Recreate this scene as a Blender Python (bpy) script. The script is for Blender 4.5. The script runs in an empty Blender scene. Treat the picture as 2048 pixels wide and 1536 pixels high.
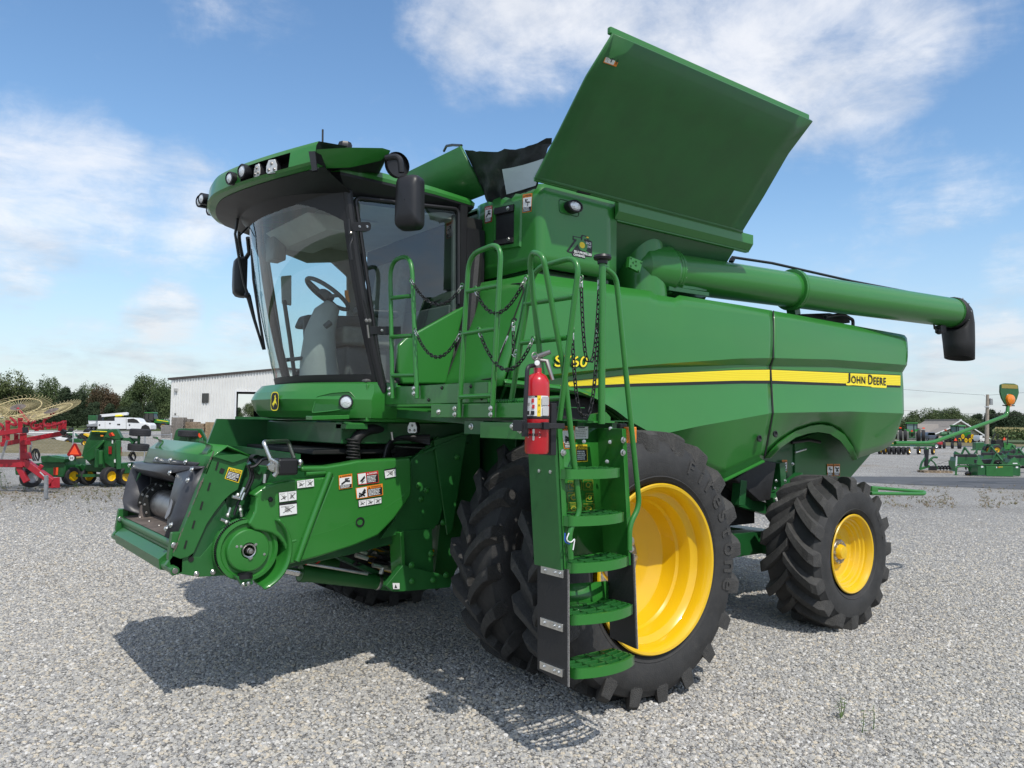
import bpy, bmesh, math, random
from mathutils import Vector, Matrix, noise
random.seed(7)
sc = bpy.context.scene
COL = sc.collection
# ------------------------------------------------------------------ camera (measured from the photograph)
F, H, PITCH, ROLL, ALPHA = 1570.0, 1.97, math.atan(.051), 0.014, math.radians(52.5)
_fh = Vector((math.cos(ALPHA), math.sin(ALPHA), 0)); _r0 = Vector((math.sin(ALPHA), -math.cos(ALPHA), 0)); _up = Vector((0, 0, 1))
FW = _fh * math.cos(PITCH) + _up * math.sin(PITCH); _u0 = _up * math.cos(PITCH) - _fh * math.sin(PITCH)
RT = _r0 * math.cos(ROLL) + _u0 * math.sin(ROLL); UP = _u0 * math.cos(ROLL) - _r0 * math.sin(ROLL)
CAM = Vector((0, 0, H))
def ray(px, py): return FW * F + RT * (px - 1024) - UP * (py - 768)
def at(px, py, ax, v):
    d = ray(px, py); return CAM + d * ((v - CAM[ax]) / d[ax])
def PX(px, py, v): return at(px, py, 0, v)
def PY(px, py, v): return at(px, py, 1, v)
def PZ(px, py, v=0.0): return at(px, py, 2, v)
def PP(px, py, p0, n):
    d = ray(px, py); return CAM + d * ((Vector(p0) - CAM).dot(n) / d.dot(n))
def PD(px, py, dep):                      # a point at a given distance ahead
    d = ray(px, py); return CAM + d * (dep / F)
def G(px, dep, z=0.0):                    # ground point seen at column px, dep metres ahead
    u = (px - 1024) / F
    p = _fh * dep + _r0 * (u * dep); return Vector((p.x, p.y, z))
cd = bpy.data.cameras.new('camera'); cam = bpy.data.objects.new('camera', cd); COL.objects.link(cam)
cam.matrix_world = Matrix((RT, UP, -FW)).transposed().to_4x4(); cam.location = CAM
cd.sensor_width = 36; cd.lens = F / 2048 * 36; cd.clip_start = .05; cd.clip_end = 4000
sc.camera = cam
# ------------------------------------------------------------------ materials
def nn(nt, t, **k):
    n = nt.nodes.new(t)
    for a, b in k.items(): setattr(n, a, b)
    return n
def mat(name, col, rough=.5, metal=0., coat=0., var=0., vscale=3., bump=0., bscale=60., emit=None, spec=None, dirt=0., dirtcol=(.3, .27, .23)):
    m = bpy.data.materials.new(name); m.use_nodes = True; nt = m.node_tree; b = nt.nodes['Principled BSDF']
    b.inputs['Base Color'].default_value = (*col, 1); b.inputs['Roughness'].default_value = rough; b.inputs['Metallic'].default_value = metal
    b.inputs['Coat Weight'].default_value = coat; b.inputs['Coat Roughness'].default_value = .06
    if spec is not None: b.inputs['Specular IOR Level'].default_value = spec
    tc = nn(nt, 'ShaderNodeTexCoord')
    last = None
    if var or dirt:
        nz = nn(nt, 'ShaderNodeTexNoise'); nz.inputs['Scale'].default_value = vscale; nz.inputs['Detail'].default_value = 6; nz.inputs['Roughness'].default_value = .6
        nt.links.new(tc.outputs['Object'], nz.inputs['Vector'])
        mx = nn(nt, 'ShaderNodeMix', data_type='RGBA'); 
        mr = nn(nt, 'ShaderNodeMapRange'); mr.inputs['From Min'].default_value = .3; mr.inputs['From Max'].default_value = .7
        nt.links.new(nz.outputs['Fac'], mr.inputs['Value']); nt.links.new(mr.outputs['Result'], mx.inputs['Factor'])
        v = max(var, .001)
        mx.inputs['A'].default_value = (*[c * (1 - v) for c in col], 1); mx.inputs['B'].default_value = (*[min(1, c * (1 + v)) for c in col], 1)
        last = mx.outputs['Result']
        mr2 = nn(nt, 'ShaderNodeMapRange'); mr2.inputs['To Min'].default_value = rough * .85; mr2.inputs['To Max'].default_value = min(1, rough * 1.2)
        nt.links.new(nz.outputs['Fac'], mr2.inputs['Value']); nt.links.new(mr2.outputs['Result'], b.inputs['Roughness'])
        if dirt:
            n2 = nn(nt, 'ShaderNodeTexNoise'); n2.inputs['Scale'].default_value = vscale * 2.7; n2.inputs['Detail'].default_value = 8; n2.inputs['Roughness'].default_value = .7
            nt.links.new(tc.outputs['Object'], n2.inputs['Vector'])
            r2 = nn(nt, 'ShaderNodeMapRange'); r2.inputs['From Min'].default_value = .5; r2.inputs['From Max'].default_value = .75; r2.inputs['To Max'].default_value = dirt
            nt.links.new(n2.outputs['Fac'], r2.inputs['Value'])
            m2 = nn(nt, 'ShaderNodeMix', data_type='RGBA'); nt.links.new(r2.outputs['Result'], m2.inputs['Factor']); nt.links.new(last, m2.inputs['A']); m2.inputs['B'].default_value = (*dirtcol, 1)
            last = m2.outputs['Result']
        nt.links.new(last, b.inputs['Base Color'])
    if bump:
        nb = nn(nt, 'ShaderNodeTexNoise'); nb.inputs['Scale'].default_value = bscale; nb.inputs['Detail'].default_value = 5
        nt.links.new(tc.outputs['Object'], nb.inputs['Vector'])
        bp = nn(nt, 'ShaderNodeBump'); bp.inputs['Strength'].default_value = bump; bp.inputs['Distance'].default_value = .02
        nt.links.new(nb.outputs['Fac'], bp.inputs['Height']); nt.links.new(bp.outputs['Normal'], b.inputs['Normal'])
    if emit: b.inputs['Emission Color'].default_value = (*col, 1); b.inputs['Emission Strength'].default_value = emit
    return m
def glass(name, tint, refl=1.0, rough=.0):
    m = bpy.data.materials.new(name); m.use_nodes = True; nt = m.node_tree; nt.nodes.clear()
    o = nn(nt, 'ShaderNodeOutputMaterial'); tr = nn(nt, 'ShaderNodeBsdfTransparent'); tr.inputs['Color'].default_value = (*tint, 1)
    gl = nn(nt, 'ShaderNodeBsdfGlossy'); gl.inputs['Roughness'].default_value = rough; gl.inputs['Color'].default_value = (refl, refl, refl, 1)
    lw = nn(nt, 'ShaderNodeLayerWeight'); pw = nn(nt, 'ShaderNodeMath', operation='POWER'); pw.inputs[1].default_value = 4.5; nt.links.new(lw.outputs['Facing'], pw.inputs[0]); fr = nn(nt, 'ShaderNodeMath', operation='MULTIPLY_ADD'); fr.inputs[1].default_value = .85; fr.inputs[2].default_value = .11; nt.links.new(pw.outputs[0], fr.inputs[0]); mx = nn(nt, 'ShaderNodeMixShader')
    nt.links.new(fr.outputs[0], mx.inputs[0]); nt.links.new(tr.outputs[0], mx.inputs[1]); nt.links.new(gl.outputs[0], mx.inputs[2]); nt.links.new(mx.outputs[0], o.inputs[0])
    return m
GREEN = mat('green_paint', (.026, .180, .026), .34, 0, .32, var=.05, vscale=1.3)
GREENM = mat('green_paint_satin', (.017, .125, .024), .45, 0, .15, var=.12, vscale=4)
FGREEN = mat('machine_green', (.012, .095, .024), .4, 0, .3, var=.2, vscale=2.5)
YELLOW = mat('yellow_paint', (.74, .46, .006), .3, 0, .5, var=.04, vscale=2)
STRIPE = mat('stripe_yellow', (.95, .78, .025), .45)
RUBBER = mat('tyre_rubber', (.030, .030, .030), .72, var=.3, vscale=7, bump=.15, bscale=90, dirt=.2, dirtcol=(.10, .092, .08))
RUBBERL = mat('tyre_lug_rubber', (.046, .045, .043), .8, var=.3, vscale=12, bump=.5, bscale=110, dirt=.35, dirtcol=(.13, .12, .105))
BLACK = mat('black_plastic', (.012, .012, .014), .42, var=.15, vscale=5)
BLACKM = mat('black_rubber_sheet', (.018, .018, .019), .6, var=.25, vscale=8, bump=.1)
LINER = mat('scuffed_black_liner', (.035, .036, .042), .42, var=.3, vscale=6, bump=.12, bscale=18)
DARK = mat('dark_underside', (.010, .011, .010), .7, var=.3, vscale=6)
STEEL = mat('bare_steel', (.33, .31, .29), .38, .9, var=.3, vscale=9)
ZINC = mat('zinc_plate', (.62, .62, .60), .3, 1., var=.15, vscale=20)
WORN = mat('worn_steel_floor', (.16, .13, .11), .6, .4, var=.4, vscale=9)
CHROME = mat('chrome', (.8, .8, .8), .12, 1.)
WHITE = mat('white_film', (.78, .79, .78), .5)
INK = mat('black_ink', (.012, .012, .013), .5)
ORANGE = mat('orange_film', (.80, .24, .02), .5)
REDF = mat('red_film', (.55, .03, .03), .5)
YELF = mat('yellow_film', (.85, .60, .02), .5)
REDP = mat('red_cylinder_paint', (.52, .012, .02), .28, 0, .5, var=.04)
AMBER = mat('amber_lens', (.80, .22, .01), .18, 0, .6, bump=.2, bscale=80)
LENS = mat('lamp_lens', (.75, .77, .78), .12, .3, .6, bump=.3, bscale=60)
GREY = mat('cab_grey_trim', (.36, .36, .34), .65, var=.1, vscale=6)
GREYD = mat('cab_dark_trim', (.09, .09, .09), .6, var=.15, vscale=6)
SEAT = mat('seat_cloth', (.20, .19, .165), .85, var=.2, vscale=20)
GLASS = glass('cab_glass', (.82, .92, .91), .8)
GLASSD = glass('dark_window_glass', (.10, .12, .13), .9)
VINYL = mat('clear_vinyl', (.55, .62, .66), .25, 0, .3, bump=.3, bscale=14)
TARP = mat('black_tarp', (.013, .014, .017), .5, var=.3, vscale=5, bump=.5, bscale=9)
BRISTLE = mat('frayed_edge', (.22, .21, .20), .9, var=.6, vscale=150)
# ------------------------------------------------------------------ mesh builder
ORG = Vector((0, 0, 0))
def V(*a): return Vector(a) if len(a) > 1 else Vector(a[0])
def frame(d):
    d = d.normalized(); a = Vector((0, 0, 1)) if abs(d.z) < .9 else Vector((1, 0, 0))
    x = d.cross(a).normalized(); return x, d.cross(x).normalized()
class MB:
    def __init__(s): s.v = []; s.f = []; s.m = []; s.s = []; s.mats = []
    def mi(s, m):
        if m not in s.mats: s.mats.append(m)
        return s.mats.index(m)
    def add(s, vs, fs, m, smooth=False):
        o = len(s.v); s.v += [Vector(v) for v in vs]; k = s.mi(m)
        for f in fs: s.f.append([i + o for i in f]); s.m.append(k); s.s.append(smooth)
        return s
    def hexa(s, p, m):      # p: bottom ring 4, top ring 4
        return s.add(p, [(3, 2, 1, 0), (4, 5, 6, 7), (0, 1, 5, 4), (1, 2, 6, 5), (2, 3, 7, 6), (3, 0, 4, 7)], m)
    def box(s, a, b, m):
        x0, y0, z0 = a; x1, y1, z1 = b
        return s.hexa([(x0, y0, z0), (x1, y0, z0), (x1, y1, z0), (x0, y1, z0), (x0, y0, z1), (x1, y0, z1), (x1, y1, z1), (x0, y1, z1)], m)
    def bar(s, a, b, w, h, m, up=None):
        a = Vector(a); b = Vector(b); d = (b - a).normalized(); u = Vector(up) if up else (Vector((0, 0, 1)) if abs(d.z) < .95 else Vector((1, 0, 0)))
        x = d.cross(u).normalized() * (w / 2); y = x.cross(d).normalized() * (h / 2)
        return s.hexa([a - x - y, a + x - y, a + x + y, a - x + y, b - x - y, b + x - y, b + x + y, b - x + y], m)
    def quad(s, a, b, c, d, m, smooth=False): return s.add([a, b, c, d], [(0, 1, 2, 3)], m, smooth)
    def poly(s, pts, m): return s.add(pts, [tuple(range(len(pts)))], m)
    def prism(s, pts, vec, m, smooth=False):
        n = len(pts); vec = Vector(vec); pts = [Vector(p) for p in pts]
        fs = [tuple(range(n)), tuple(range(2 * n - 1, n - 1, -1))] + [(i, i + n, (i + 1) % n + n, (i + 1) % n) for i in range(n)]
        return s.add(pts + [p + vec for p in pts], fs, m, smooth)
    def grid(s, rows, m, smooth=True, cu=False, cv=False):
        R = len(rows); C = len(rows[0]); vs = [p for r in rows for p in r]; fs = []
        for i in range(R if cv else R - 1):
            for j in range(C if cu else C - 1):
                a = i * C + j; b = i * C + (j + 1) % C; c = ((i + 1) % R) * C + (j + 1) % C; d = ((i + 1) % R) * C + j
                fs.append((a, b, c, d))
        return s.add(vs, fs, m, smooth)
    def tube(s, pts, r, m, seg=10, caps=True, closed=False):
        pts = [Vector(p) for p in pts]; n = len(pts); rs = r if isinstance(r, (list, tuple)) else [r] * n
        tan = []
        for i in range(n):
            if closed: t = pts[(i + 1) % n] - pts[i - 1]
            else: t = pts[min(i + 1, n - 1)] - pts[max(i - 1, 0)]
            tan.append(t.normalized())
        x, y = frame(tan[0]); rows = []
        for i in range(n):
            x = (x - tan[i] * x.dot(tan[i])).normalized(); y = tan[i].cross(x)
            rows.append([pts[i] + (x * math.cos(2 * math.pi * k / seg) + y * math.sin(2 * math.pi * k / seg)) * rs[i] for k in range(seg)])
        s.grid(rows, m, True, cu=True, cv=closed)
        if caps and not closed:
            s.add(rows[0], [tuple(range(seg))[::-1]], m); s.add(rows[-1], [tuple(range(seg))], m)
        return s
    def lathe(s, prof, o, axis, m, seg=48, smooth=True, caps=False, a0=0, a1=2 * math.pi):
        o = Vector(o); axis = Vector(axis).normalized(); x, y = frame(axis); full = abs(a1 - a0 - 2 * math.pi) < 1e-6
        N = seg if full else seg + 1
        rows = [[o + axis * h + (x * math.cos(a0 + (a1 - a0) * k / seg) + y * math.sin(a0 + (a1 - a0) * k / seg)) * max(r, 1e-4) for k in range(N)] for r, h in prof]
        s.grid(rows, m, smooth, cu=full)
        if caps:
            s.add(rows[0], [tuple(range(N))[::-1]], m); s.add(rows[-1], [tuple(range(N))], m)
        return s
    def disc(s, o, n, r, h, m, seg=16): return s.lathe([(r, 0), (r, h)], o, n, m, seg, True, True)
    def ball(s, o, r, m, seg=12, sc3=(1, 1, 1)):
        o = Vector(o); rows = []
        for i in range(seg // 2 + 1):
            t = math.pi * i / (seg // 2); rows.append([o + Vector((math.sin(t) * math.cos(2 * math.pi * k / seg) * sc3[0], math.sin(t) * math.sin(2 * math.pi * k / seg) * sc3[1], math.cos(t) * sc3[2])) * r for k in range(seg)])
        return s.grid(rows, m, True, cu=True)
    def bolts(s, pts, n, r, m, h=None):
        for p in pts: s.lathe([(r * 1.5, 0), (r * 1.5, r * .3), (r, r * .35), (r * .9, r * 1.1), (.0001, r * 1.15)], p, n, m, 8)
        return s
    def build(s, name, parent=None, bevel=0, ang=35, solid=0, seg=2):
        me = bpy.data.meshes.new(name); me.from_pydata([v - ORG for v in s.v], [], s.f)
        for m in s.mats: me.materials.append(m)
        me.polygons.foreach_set('material_index', s.m); me.polygons.foreach_set('use_smooth', [True] * len(s.f))
        bm = bmesh.new(); bm.from_mesh(me); bmesh.ops.remove_doubles(bm, verts=bm.verts, dist=1e-5)
        bmesh.ops.recalc_face_normals(bm, faces=bm.faces); bm.to_mesh(me); bm.free()
        me.set_sharp_from_angle(angle=math.radians(ang)); me.update()
        o = bpy.data.objects.new(name, me); COL.objects.link(o)
        if parent: o.parent = parent
        if solid:
            d = o.modifiers.new('thick', 'SOLIDIFY'); d.thickness = solid; d.offset = -1
        if bevel:
            d = o.modifiers.new('bevel', 'BEVEL'); d.width = bevel; d.segments = seg; d.limit_method = 'ANGLE'; d.angle_limit = math.radians(40); d.harden_normals = True; d.use_clamp_overlap = True
        return o
def empty(name, loc=(0, 0, 0), parent=None, rz=0):
    o = bpy.data.objects.new(name, None); COL.objects.link(o); o.empty_display_size = .3
    o.location = loc; o.rotation_euler = (0, 0, rz)
    if parent: o.parent = parent
    return o
def tag(o, label=None, cat=None, group=None, kind=None):
    if label: o['label'] = label
    if cat: o['category'] = cat
    if group: o['group'] = group
    if kind: o['kind'] = kind
    return o
def copy_tree(o, parent=None):
    c = o.copy(); COL.objects.link(c)
    if parent: c.parent = parent
    for ch in list(o.children): copy_tree(ch, c)
    return c
def fillet(pts, r, n=6, closed=False):
    pts = [Vector(p) for p in pts]; out = []; N = len(pts)
    for i in range(N):
        if not closed and (i == 0 or i == N - 1): out.append(pts[i]); continue
        p = pts[i]; a = pts[i - 1] - p; b = pts[(i + 1) % N] - p
        k = min(r, a.length * .45, b.length * .45); a.normalize(); b.normalize()
        p0 = p + a * k; p1 = p + b * k
        for j in range(n + 1):
            t = j / n; out.append(p0 * (1 - t) ** 2 + p * 2 * t * (1 - t) + p1 * t * t)
    return out
def lerp(a, b, t): return a + (b - a) * t
def poly_at(pl, x):                       # y of a pixel polyline at x
    if x <= pl[0][0]: a, b = pl[0], pl[1]
    elif x >= pl[-1][0]: a, b = pl[-2], pl[-1]
    else:
        for a, b in zip(pl, pl[1:]):
            if a[0] <= x <= b[0]: break
    return a[1] + (b[1] - a[1]) * (x - a[0]) / (b[0] - a[0])
# ------------------------------------------------------------------ lettering and decals
_txt = {}
def text2d(s, bold=.0):
    k = (s, bold)
    if k not in _txt:
        c = bpy.data.curves.new('lettering', 'FONT'); c.body = s; c.offset = bold; c.space_character = 1 + 5 * bold; c.resolution_u = 3
        o = bpy.data.objects.new('lettering', c); COL.objects.link(o)
        dg = bpy.context.evaluated_depsgraph_get(); me = bpy.data.meshes.new_from_object(o.evaluated_get(dg))
        vs = [(v.co.x, v.co.y) for v in me.vertices]; fs = [tuple(p.vertices) for p in me.polygons]
        bpy.data.objects.remove(o); bpy.data.curves.remove(c); bpy.data.meshes.remove(me)
        x0 = min(v[0] for v in vs); x1 = max(v[0] for v in vs); y0 = min(v[1] for v in vs); y1 = max(v[1] for v in vs)
        _txt[k] = ([((v[0] - x0) / (x1 - x0), (v[1] - y0) / (y1 - y0)) for v in vs], fs, (x1 - x0) / (y1 - y0))
    return _txt[k]
class Decal:
    """flat film stuck on a surface: TL, TR, BR, BL corners in the world; things drawn at (u right, v down) in 0..1"""
    def __init__(s, TL, TR, BR, BL, out):
        s.c = [Vector(p) for p in (TL, TR, BR, BL)]; s.n = Vector(out).normalized(); s.k = 1; s.mb = MB()
    def p(s, u, v): return lerp(lerp(s.c[0], s.c[1], u), lerp(s.c[3], s.c[2], u), v) + s.n * (.0012 + .0005 * s.k)
    def rect(s, u0, v0, u1, v1, m): s.mb.quad(s.p(u0, v0), s.p(u0, v1), s.p(u1, v1), s.p(u1, v0), m); s.k += 1; return s
    def poly(s, pts, m): s.mb.poly([s.p(*q) for q in pts], m); s.k += 1; return s
    def oval(s, u, v, ru, rv, m, n=20): return s.poly([(u + ru * math.cos(2 * math.pi * i / n), v + rv * math.sin(2 * math.pi * i / n)) for i in range(n)], m)
    def line(s, u0, v0, u1, v1, w, m):
        a = s.p(u0, v0); b = s.p(u1, v1); x = (b - a).cross(s.n).normalized() * w / 2
        s.mb.quad(a - x, a + x, b + x, b - x, m); return s
    def text(s, u0, v0, u1, v1, t, m, bold=0.0, shear=0.0):
        vs, fs, asp = text2d(t, bold); s.mb.add([s.p(u0 + (u1 - u0) * x + shear * y, v1 + (v0 - v1) * y) for x, y in vs], fs, m); s.k += 1; return s
    def lines(s, u0, v0, u1, v1, n, m, rag=.25, seed=1):
        r = random.Random(seed)
        for i in range(n):
            a = v0 + (v1 - v0) * (i + .2) / n; b = v0 + (v1 - v0) * (i + .72) / n; u = u0
            e = u1 - (u1 - u0) * r.random() * rag
            while u < e:
                w = (u1 - u0) * r.uniform(.06, .2); s.mb.quad(s.p(u, a), s.p(u, b), s.p(min(u + w, e), b), s.p(min(u + w, e), a), m); u += w + (u1 - u0) * .03
        s.k += 1; return s
    def build(s, name, parent): return s.mb.build(name, parent)
def safety(TL, TR, BR, BL, out, head, word, parent, lay='v', pict=0, seed=1):
    """a safety sign: coloured frame and header word, pictogram on white, lines of small print on black"""
    d = Decal(TL, TR, BR, BL, out); hc = INK if head in (ORANGE, YELF) else WHITE
    d.rect(0, 0, 1, 1, head)
    if lay == 'v':
        d.rect(.05, .2, .95, .72, WHITE); d.rect(.05, .72, .95, .97, INK); d.text(.24, .05, .92, .16, word, hc, .02)
        d.poly([(.08, .17), (.20, .17), (.14, .05)], hc); d.lines(.1, .74, .9, .95, 3, WHITE, seed=seed); a = (.1, .22, .9, .70)
    elif lay == 'h':
        d.rect(.03, .06, .40, .94, WHITE); d.rect(.42, .28, .97, .94, INK); d.text(.56, .08, .93, .22, word, hc, .02)
        d.poly([(.45, .24), (.53, .24), (.49, .08)], hc); d.lines(.45, .32, .94, .9, 5, WHITE, seed=seed); a = (.05, .1, .38, .9)
    else:
        d.rect(.05, .28, .95, .95, INK); d.text(.22, .06, .95, .24, word, hc, .02); d.poly([(.06, .24), (.19, .24), (.125, .06)], hc)
        d.lines(.1, .34, .9, .9, 5, WHITE, seed=seed); a = None
    if a: picto(d, a, pict)
    return d.build('warning_decal', parent)
def picto(d, a, k):
    u0, v0, u1, v1 = a; q = lambda u, v: (u0 + (u1 - u0) * u, v0 + (v1 - v0) * v)
    w = (d.c[1] - d.c[0]).length * (u1 - u0) * .07
    L = lambda a, b, c, e, t=1: d.line(*q(a, b), *q(c, e), w * t, INK)
    if k == 0: L(.1, .9, .5, .5, 2); L(.5, .5, .45, .15); L(.45, .15, .85, .2); L(.5, .5, .9, .6, 2); d.oval(*q(.62, .3), .09 * (u1 - u0), .09 * (v1 - v0), INK)
    elif k == 1: d.poly([q(.1, .75), q(.85, .2), q(.9, .45), q(.4, .8)], INK); L(.3, .95, .8, .7); L(.5, .6, .55, .95)
    elif k == 2: L(.1, .95, .9, .5, 2); L(.15, .5, .8, .9, 2); d.poly([q(.45, .55), q(.8, .08), q(.95, .3), q(.7, .6)], INK); L(.1, .7, .5, .95)
    elif k == 3: d.oval(*q(.3, .2), .09 * (u1 - u0), .07 * (v1 - v0), INK); L(.3, .25, .4, .5, 2); L(.4, .5, .9, .55, 1.5); L(.6, .55, .6, .95); L(.3, .3, .6, .2)
    elif k == 4: L(.15, .15, .6, .5, 2.5); L(.6, .5, .3, .85, 2.5); d.oval(*q(.65, .75), .2 * (u1 - u0), .14 * (v1 - v0), INK); L(.5, .4, .9, .2, 2)
    d.k += 1
# ================================================================== the combine harvester
YC = 6.3
def mir(p): return Vector((p[0], 2 * YC - p[1], p[2]))
ORG = Vector((4.3, YC, 0))
combine = tag(empty('combine_harvester', ORG), 'large green combine harvester with yellow rims, raised tank lids and dark glass cab', 'combine harvester')
CB = combine
def mirror_copy(o, name):
    me = o.data.copy(); 
    for v in me.vertices: v.co.y = -v.co.y
    me.flip_normals(); c = o.copy(); c.data = me; c.name = name; COL.objects.link(c); return c
# ---- side shields ------------------------------------------------
TOPL = [(1040, 543), (1062, 546), (1073, 546), (1096, 551), (1205, 566), (1242, 574), (1303, 582), (1306, 588), (1351, 596), (1355, 590), (1480, 610), (1544, 621), (1800, 668), (1809, 670), (1814, 676)]
B1 = [(1010, 758), (1080, 751), (1207, 738), (1334, 727), (1480, 717), (1545, 716), (1666, 719), (1814, 730)]
B2 = [(1010, 769), (1080, 762), (1158, 750), (1256, 738), (1480, 730), (1539, 732), (1666, 734), (1805, 745)]
S1 = [(1010, 786), (1107, 779), (1260, 773), (1480, 767), (1541, 767), (1801, 775)]
CR = [(1010, 920), (1249, 880), (1335, 866), (1400, 852), (1495, 835), (1544, 826), (1700, 823), (1808, 827)]
BT = [(1000, 768), (1100, 779), (1150, 786), (1183, 800), (1224, 825), (1249, 845), (1447, 958), (1527, 919)]
AR = [(1527, 919), (1531, 911), (1558, 884), (1590, 862), (1621, 851), (1640, 848.5), (1653, 849), (1678, 860), (1697, 882), (1708, 904), (1713, 917), (1764, 901), (1780, 892), (1788, 884)]
YR = [4.60, 4.52, 4.578, 4.578, 4.485, 4.66]
def shield(lines, L, R, n, name, parent, bt):
    rows = []
    for k, pl in enumerate(lines):
        r = []
        for i in range(n + 1):
            t = i / n; px = L[k] + (R[k] - L[k]) * t; pb = poly_at(bt, L[5] + (R[5] - L[5]) * t)
            py = min(poly_at(pl, px), pb - (5 - k) * 3.0) if k < 5 else pb
            r.append(PY(px, py, YR[k]))
        rows.append(r)
    full = []
    for k in range(len(rows) - 1):
        ns = (6, 2, 3, 5, 5)[k]
        for j in range(ns):
            t = j / ns; b = .012 * math.sin(math.pi * t) if k == 0 else 0
            full.append([lerp(a, c, t) + Vector((0, -b, 0)) for a, c in zip(rows[k], rows[k + 1])])
    full.append(rows[-1])
    mb = MB(); mb.grid(full, GREEN)
    return mb.build(name, parent, ang=22, solid=.03), rows
side_l = empty('side_shield', (0, 0, 0), CB); side_r = empty('side_shield', (0, 0, 0), CB)
sf, rowsF = shield([TOPL, B1, B2, S1, CR, BT], [1061, 1020, 1018, 1013, 1010, 1005], [1544, 1544.5, 1538.5, 1540.5, 1543.5, 1526], 60, 'front_shield', side_l, BT)
sr, rowsR = shield([TOPL, B1, B2, S1, CR, AR], [1547, 1547, 1541.5, 1543, 1546.5, 1529], [1814, 1814, 1805, 1807, 1808, 1788], 60, 'rear_shield', side_l, AR)
for o, n in ((sf, 'front_shield'), (sr, 'rear_shield')):
    c = mirror_copy(o, n); c.parent = side_r
mb = MB()
ai = [(1540, 915), (1560, 894), (1590, 873), (1615, 865), (1636, 862), (1660, 866), (1681, 880), (1696, 899), (1706, 920)]
ao = [(1530, 915), (1556, 887), (1589, 863), (1619, 852), (1640, 849), (1663, 853), (1688, 871), (1704, 895), (1713, 918)]
mb.grid([[PY(x, y, 4.645) for x, y in ao], [PY(x, y, 4.635) + Vector((0, 0, -.006)) for x, y in ao], [PY(x, y, 4.66) for x, y in ai], [PY(x, y, 4.84) for x, y in ai]], GREEN)
mb.build('wheel_arch_trim', side_l, solid=.012)
mb = MB()
sm_ = [lerp(a, b, .5) + Vector((0, .004, 0)) for a, b in zip([r[-1] for r in rowsF], [r[0] for r in rowsR])]
mb.grid([[p + Vector((-.012, -.012, 0)) for p in sm_], [p + Vector((.012, -.012, 0)) for p in sm_]], DARK); mb.build('shield_seam_shade', side_l)  # dark strip set proud of the gap, painting in the seam's shade
mb = MB(); lp = rowsF[5][22:]; mb.grid([lp, [p + Vector((0, -.022, -.012)) for p in lp], [p + Vector((0, -.020, -.024)) for p in lp], [p + Vector((0, .02, -.03)) for p in lp]], GREEN); mb.build('lower_lip', side_l)
# yellow band with its ribs, black line and lettering
def band(x0, x1, tip, name):
    yl = MB(); YS = 4.5745; xs = [x0 + (x1 - x0) * i / 24 for i in range(25)]
    top = [(1139, 763), (1260, 750), (1480, 740), (1540, 739.5), (1801, 751)]; bot = [(1111, 774), (1260, 767), (1480, 761), (1541, 761), (1800, 771)]
    blk = [(1107, 779), (1260, 773), (1480, 767), (1541, 767), (1801, 775)]
    if tip: yl.poly([PY(1113, 773.5, YS), PY(1139, 770.6, YS), PY(1139, 763, YS)], STRIPE)
    xa = [x for x in xs if x >= 1139] if tip else xs
    if tip: xa = [1139] + xa
    yl.grid([[PY(x, poly_at(top, x), YS) for x in xa], [PY(x, poly_at(bot, x), YS) for x in xa]], STRIPE)
    for k in range(1, 6): yl.grid([[PY(x, lerp(poly_at(top, x), poly_at(bot, x), k / 6 - .02), YS - .0015) for x in xa], [PY(x, lerp(poly_at(top, x), poly_at(bot, x), k / 6 + .03), YS - .0015) for x in xa]], STRIPED)
    yl.grid([[PY(x, poly_at(bot, x) + .05, YS) for x in xs], [PY(x, poly_at(blk, x), YS) for x in xs]], INK)
    yl.grid([[PY(x, poly_at(top, x) - 1.3, YS) for x in xa], [PY(x, poly_at(top, x) - .1, YS) for x in xa]], INK)
    if tip: yl.poly([PY(1105, 777, YS + .001), PY(1139, 760.5, YS + .001), PY(1141, 779, YS + .001), PY(1108, 779.5, YS + .001)], INK)
    return yl.build(name, side_l)
STRIPED = mat('stripe_yellow_dark', (.86, .67, .018), .5)
band(1109, 1539.5, True, 'yellow_stripe'); band(1543, 1801, False, 'yellow_stripe')
d = Decal(*[PY(x, y, 4.572) for x, y in ((1692, 743.5), (1773, 748.5), (1773, 775.0), (1692, 770.0))], (0, -1, 0))
d.poly([(.0, .78), (.0, 1.0), (.05, 1.02), (.16, .98), (.6, 1.0), (.62, 1.05), (.98, 1.04), (1.0, .98), (1, .78)], STRIPE)
for u0, u1, v0, t in ((.02, .10, .10, 'J'), (.12, .46, .27, 'OHN'), (.53, .64, .10, 'D'), (.66, .98, .27, 'EERE')): d.text(u0, v0, u1, .86, t, INK, .022)
d.build('name_lettering', side_l)
for ins, (m, b) in enumerate(((INK, .045), (STRIPE, .01))):
    d = Decal(*[PY(x, y, 4.514) for x, y in ((1109, 709.0), (1178, 711.0), (1174, 736.0), (1107, 735.0))], (0, -1, 0)); d.k = 1 + 2 * ins
    g = .025 if ins == 0 else 0
    for i, ch in enumerate('S760'): d.text(.02 + i * .245 - g, .06 - g, .02 + i * .245 + .22 + g, .94 + g, ch, m, b)
    d.build('model_lettering', side_l)
for x, y in ((1519, 877), (1551, 868)):
    mb = MB(); mb.lathe([(.03, -.01), (.034, .004), (.026, .006), (.02, -.005), (.0001, -.012)], PY(x, y, 4.535), (0, -1, 0), BLACK, 20); mb.build('latch', side_l)
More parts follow.
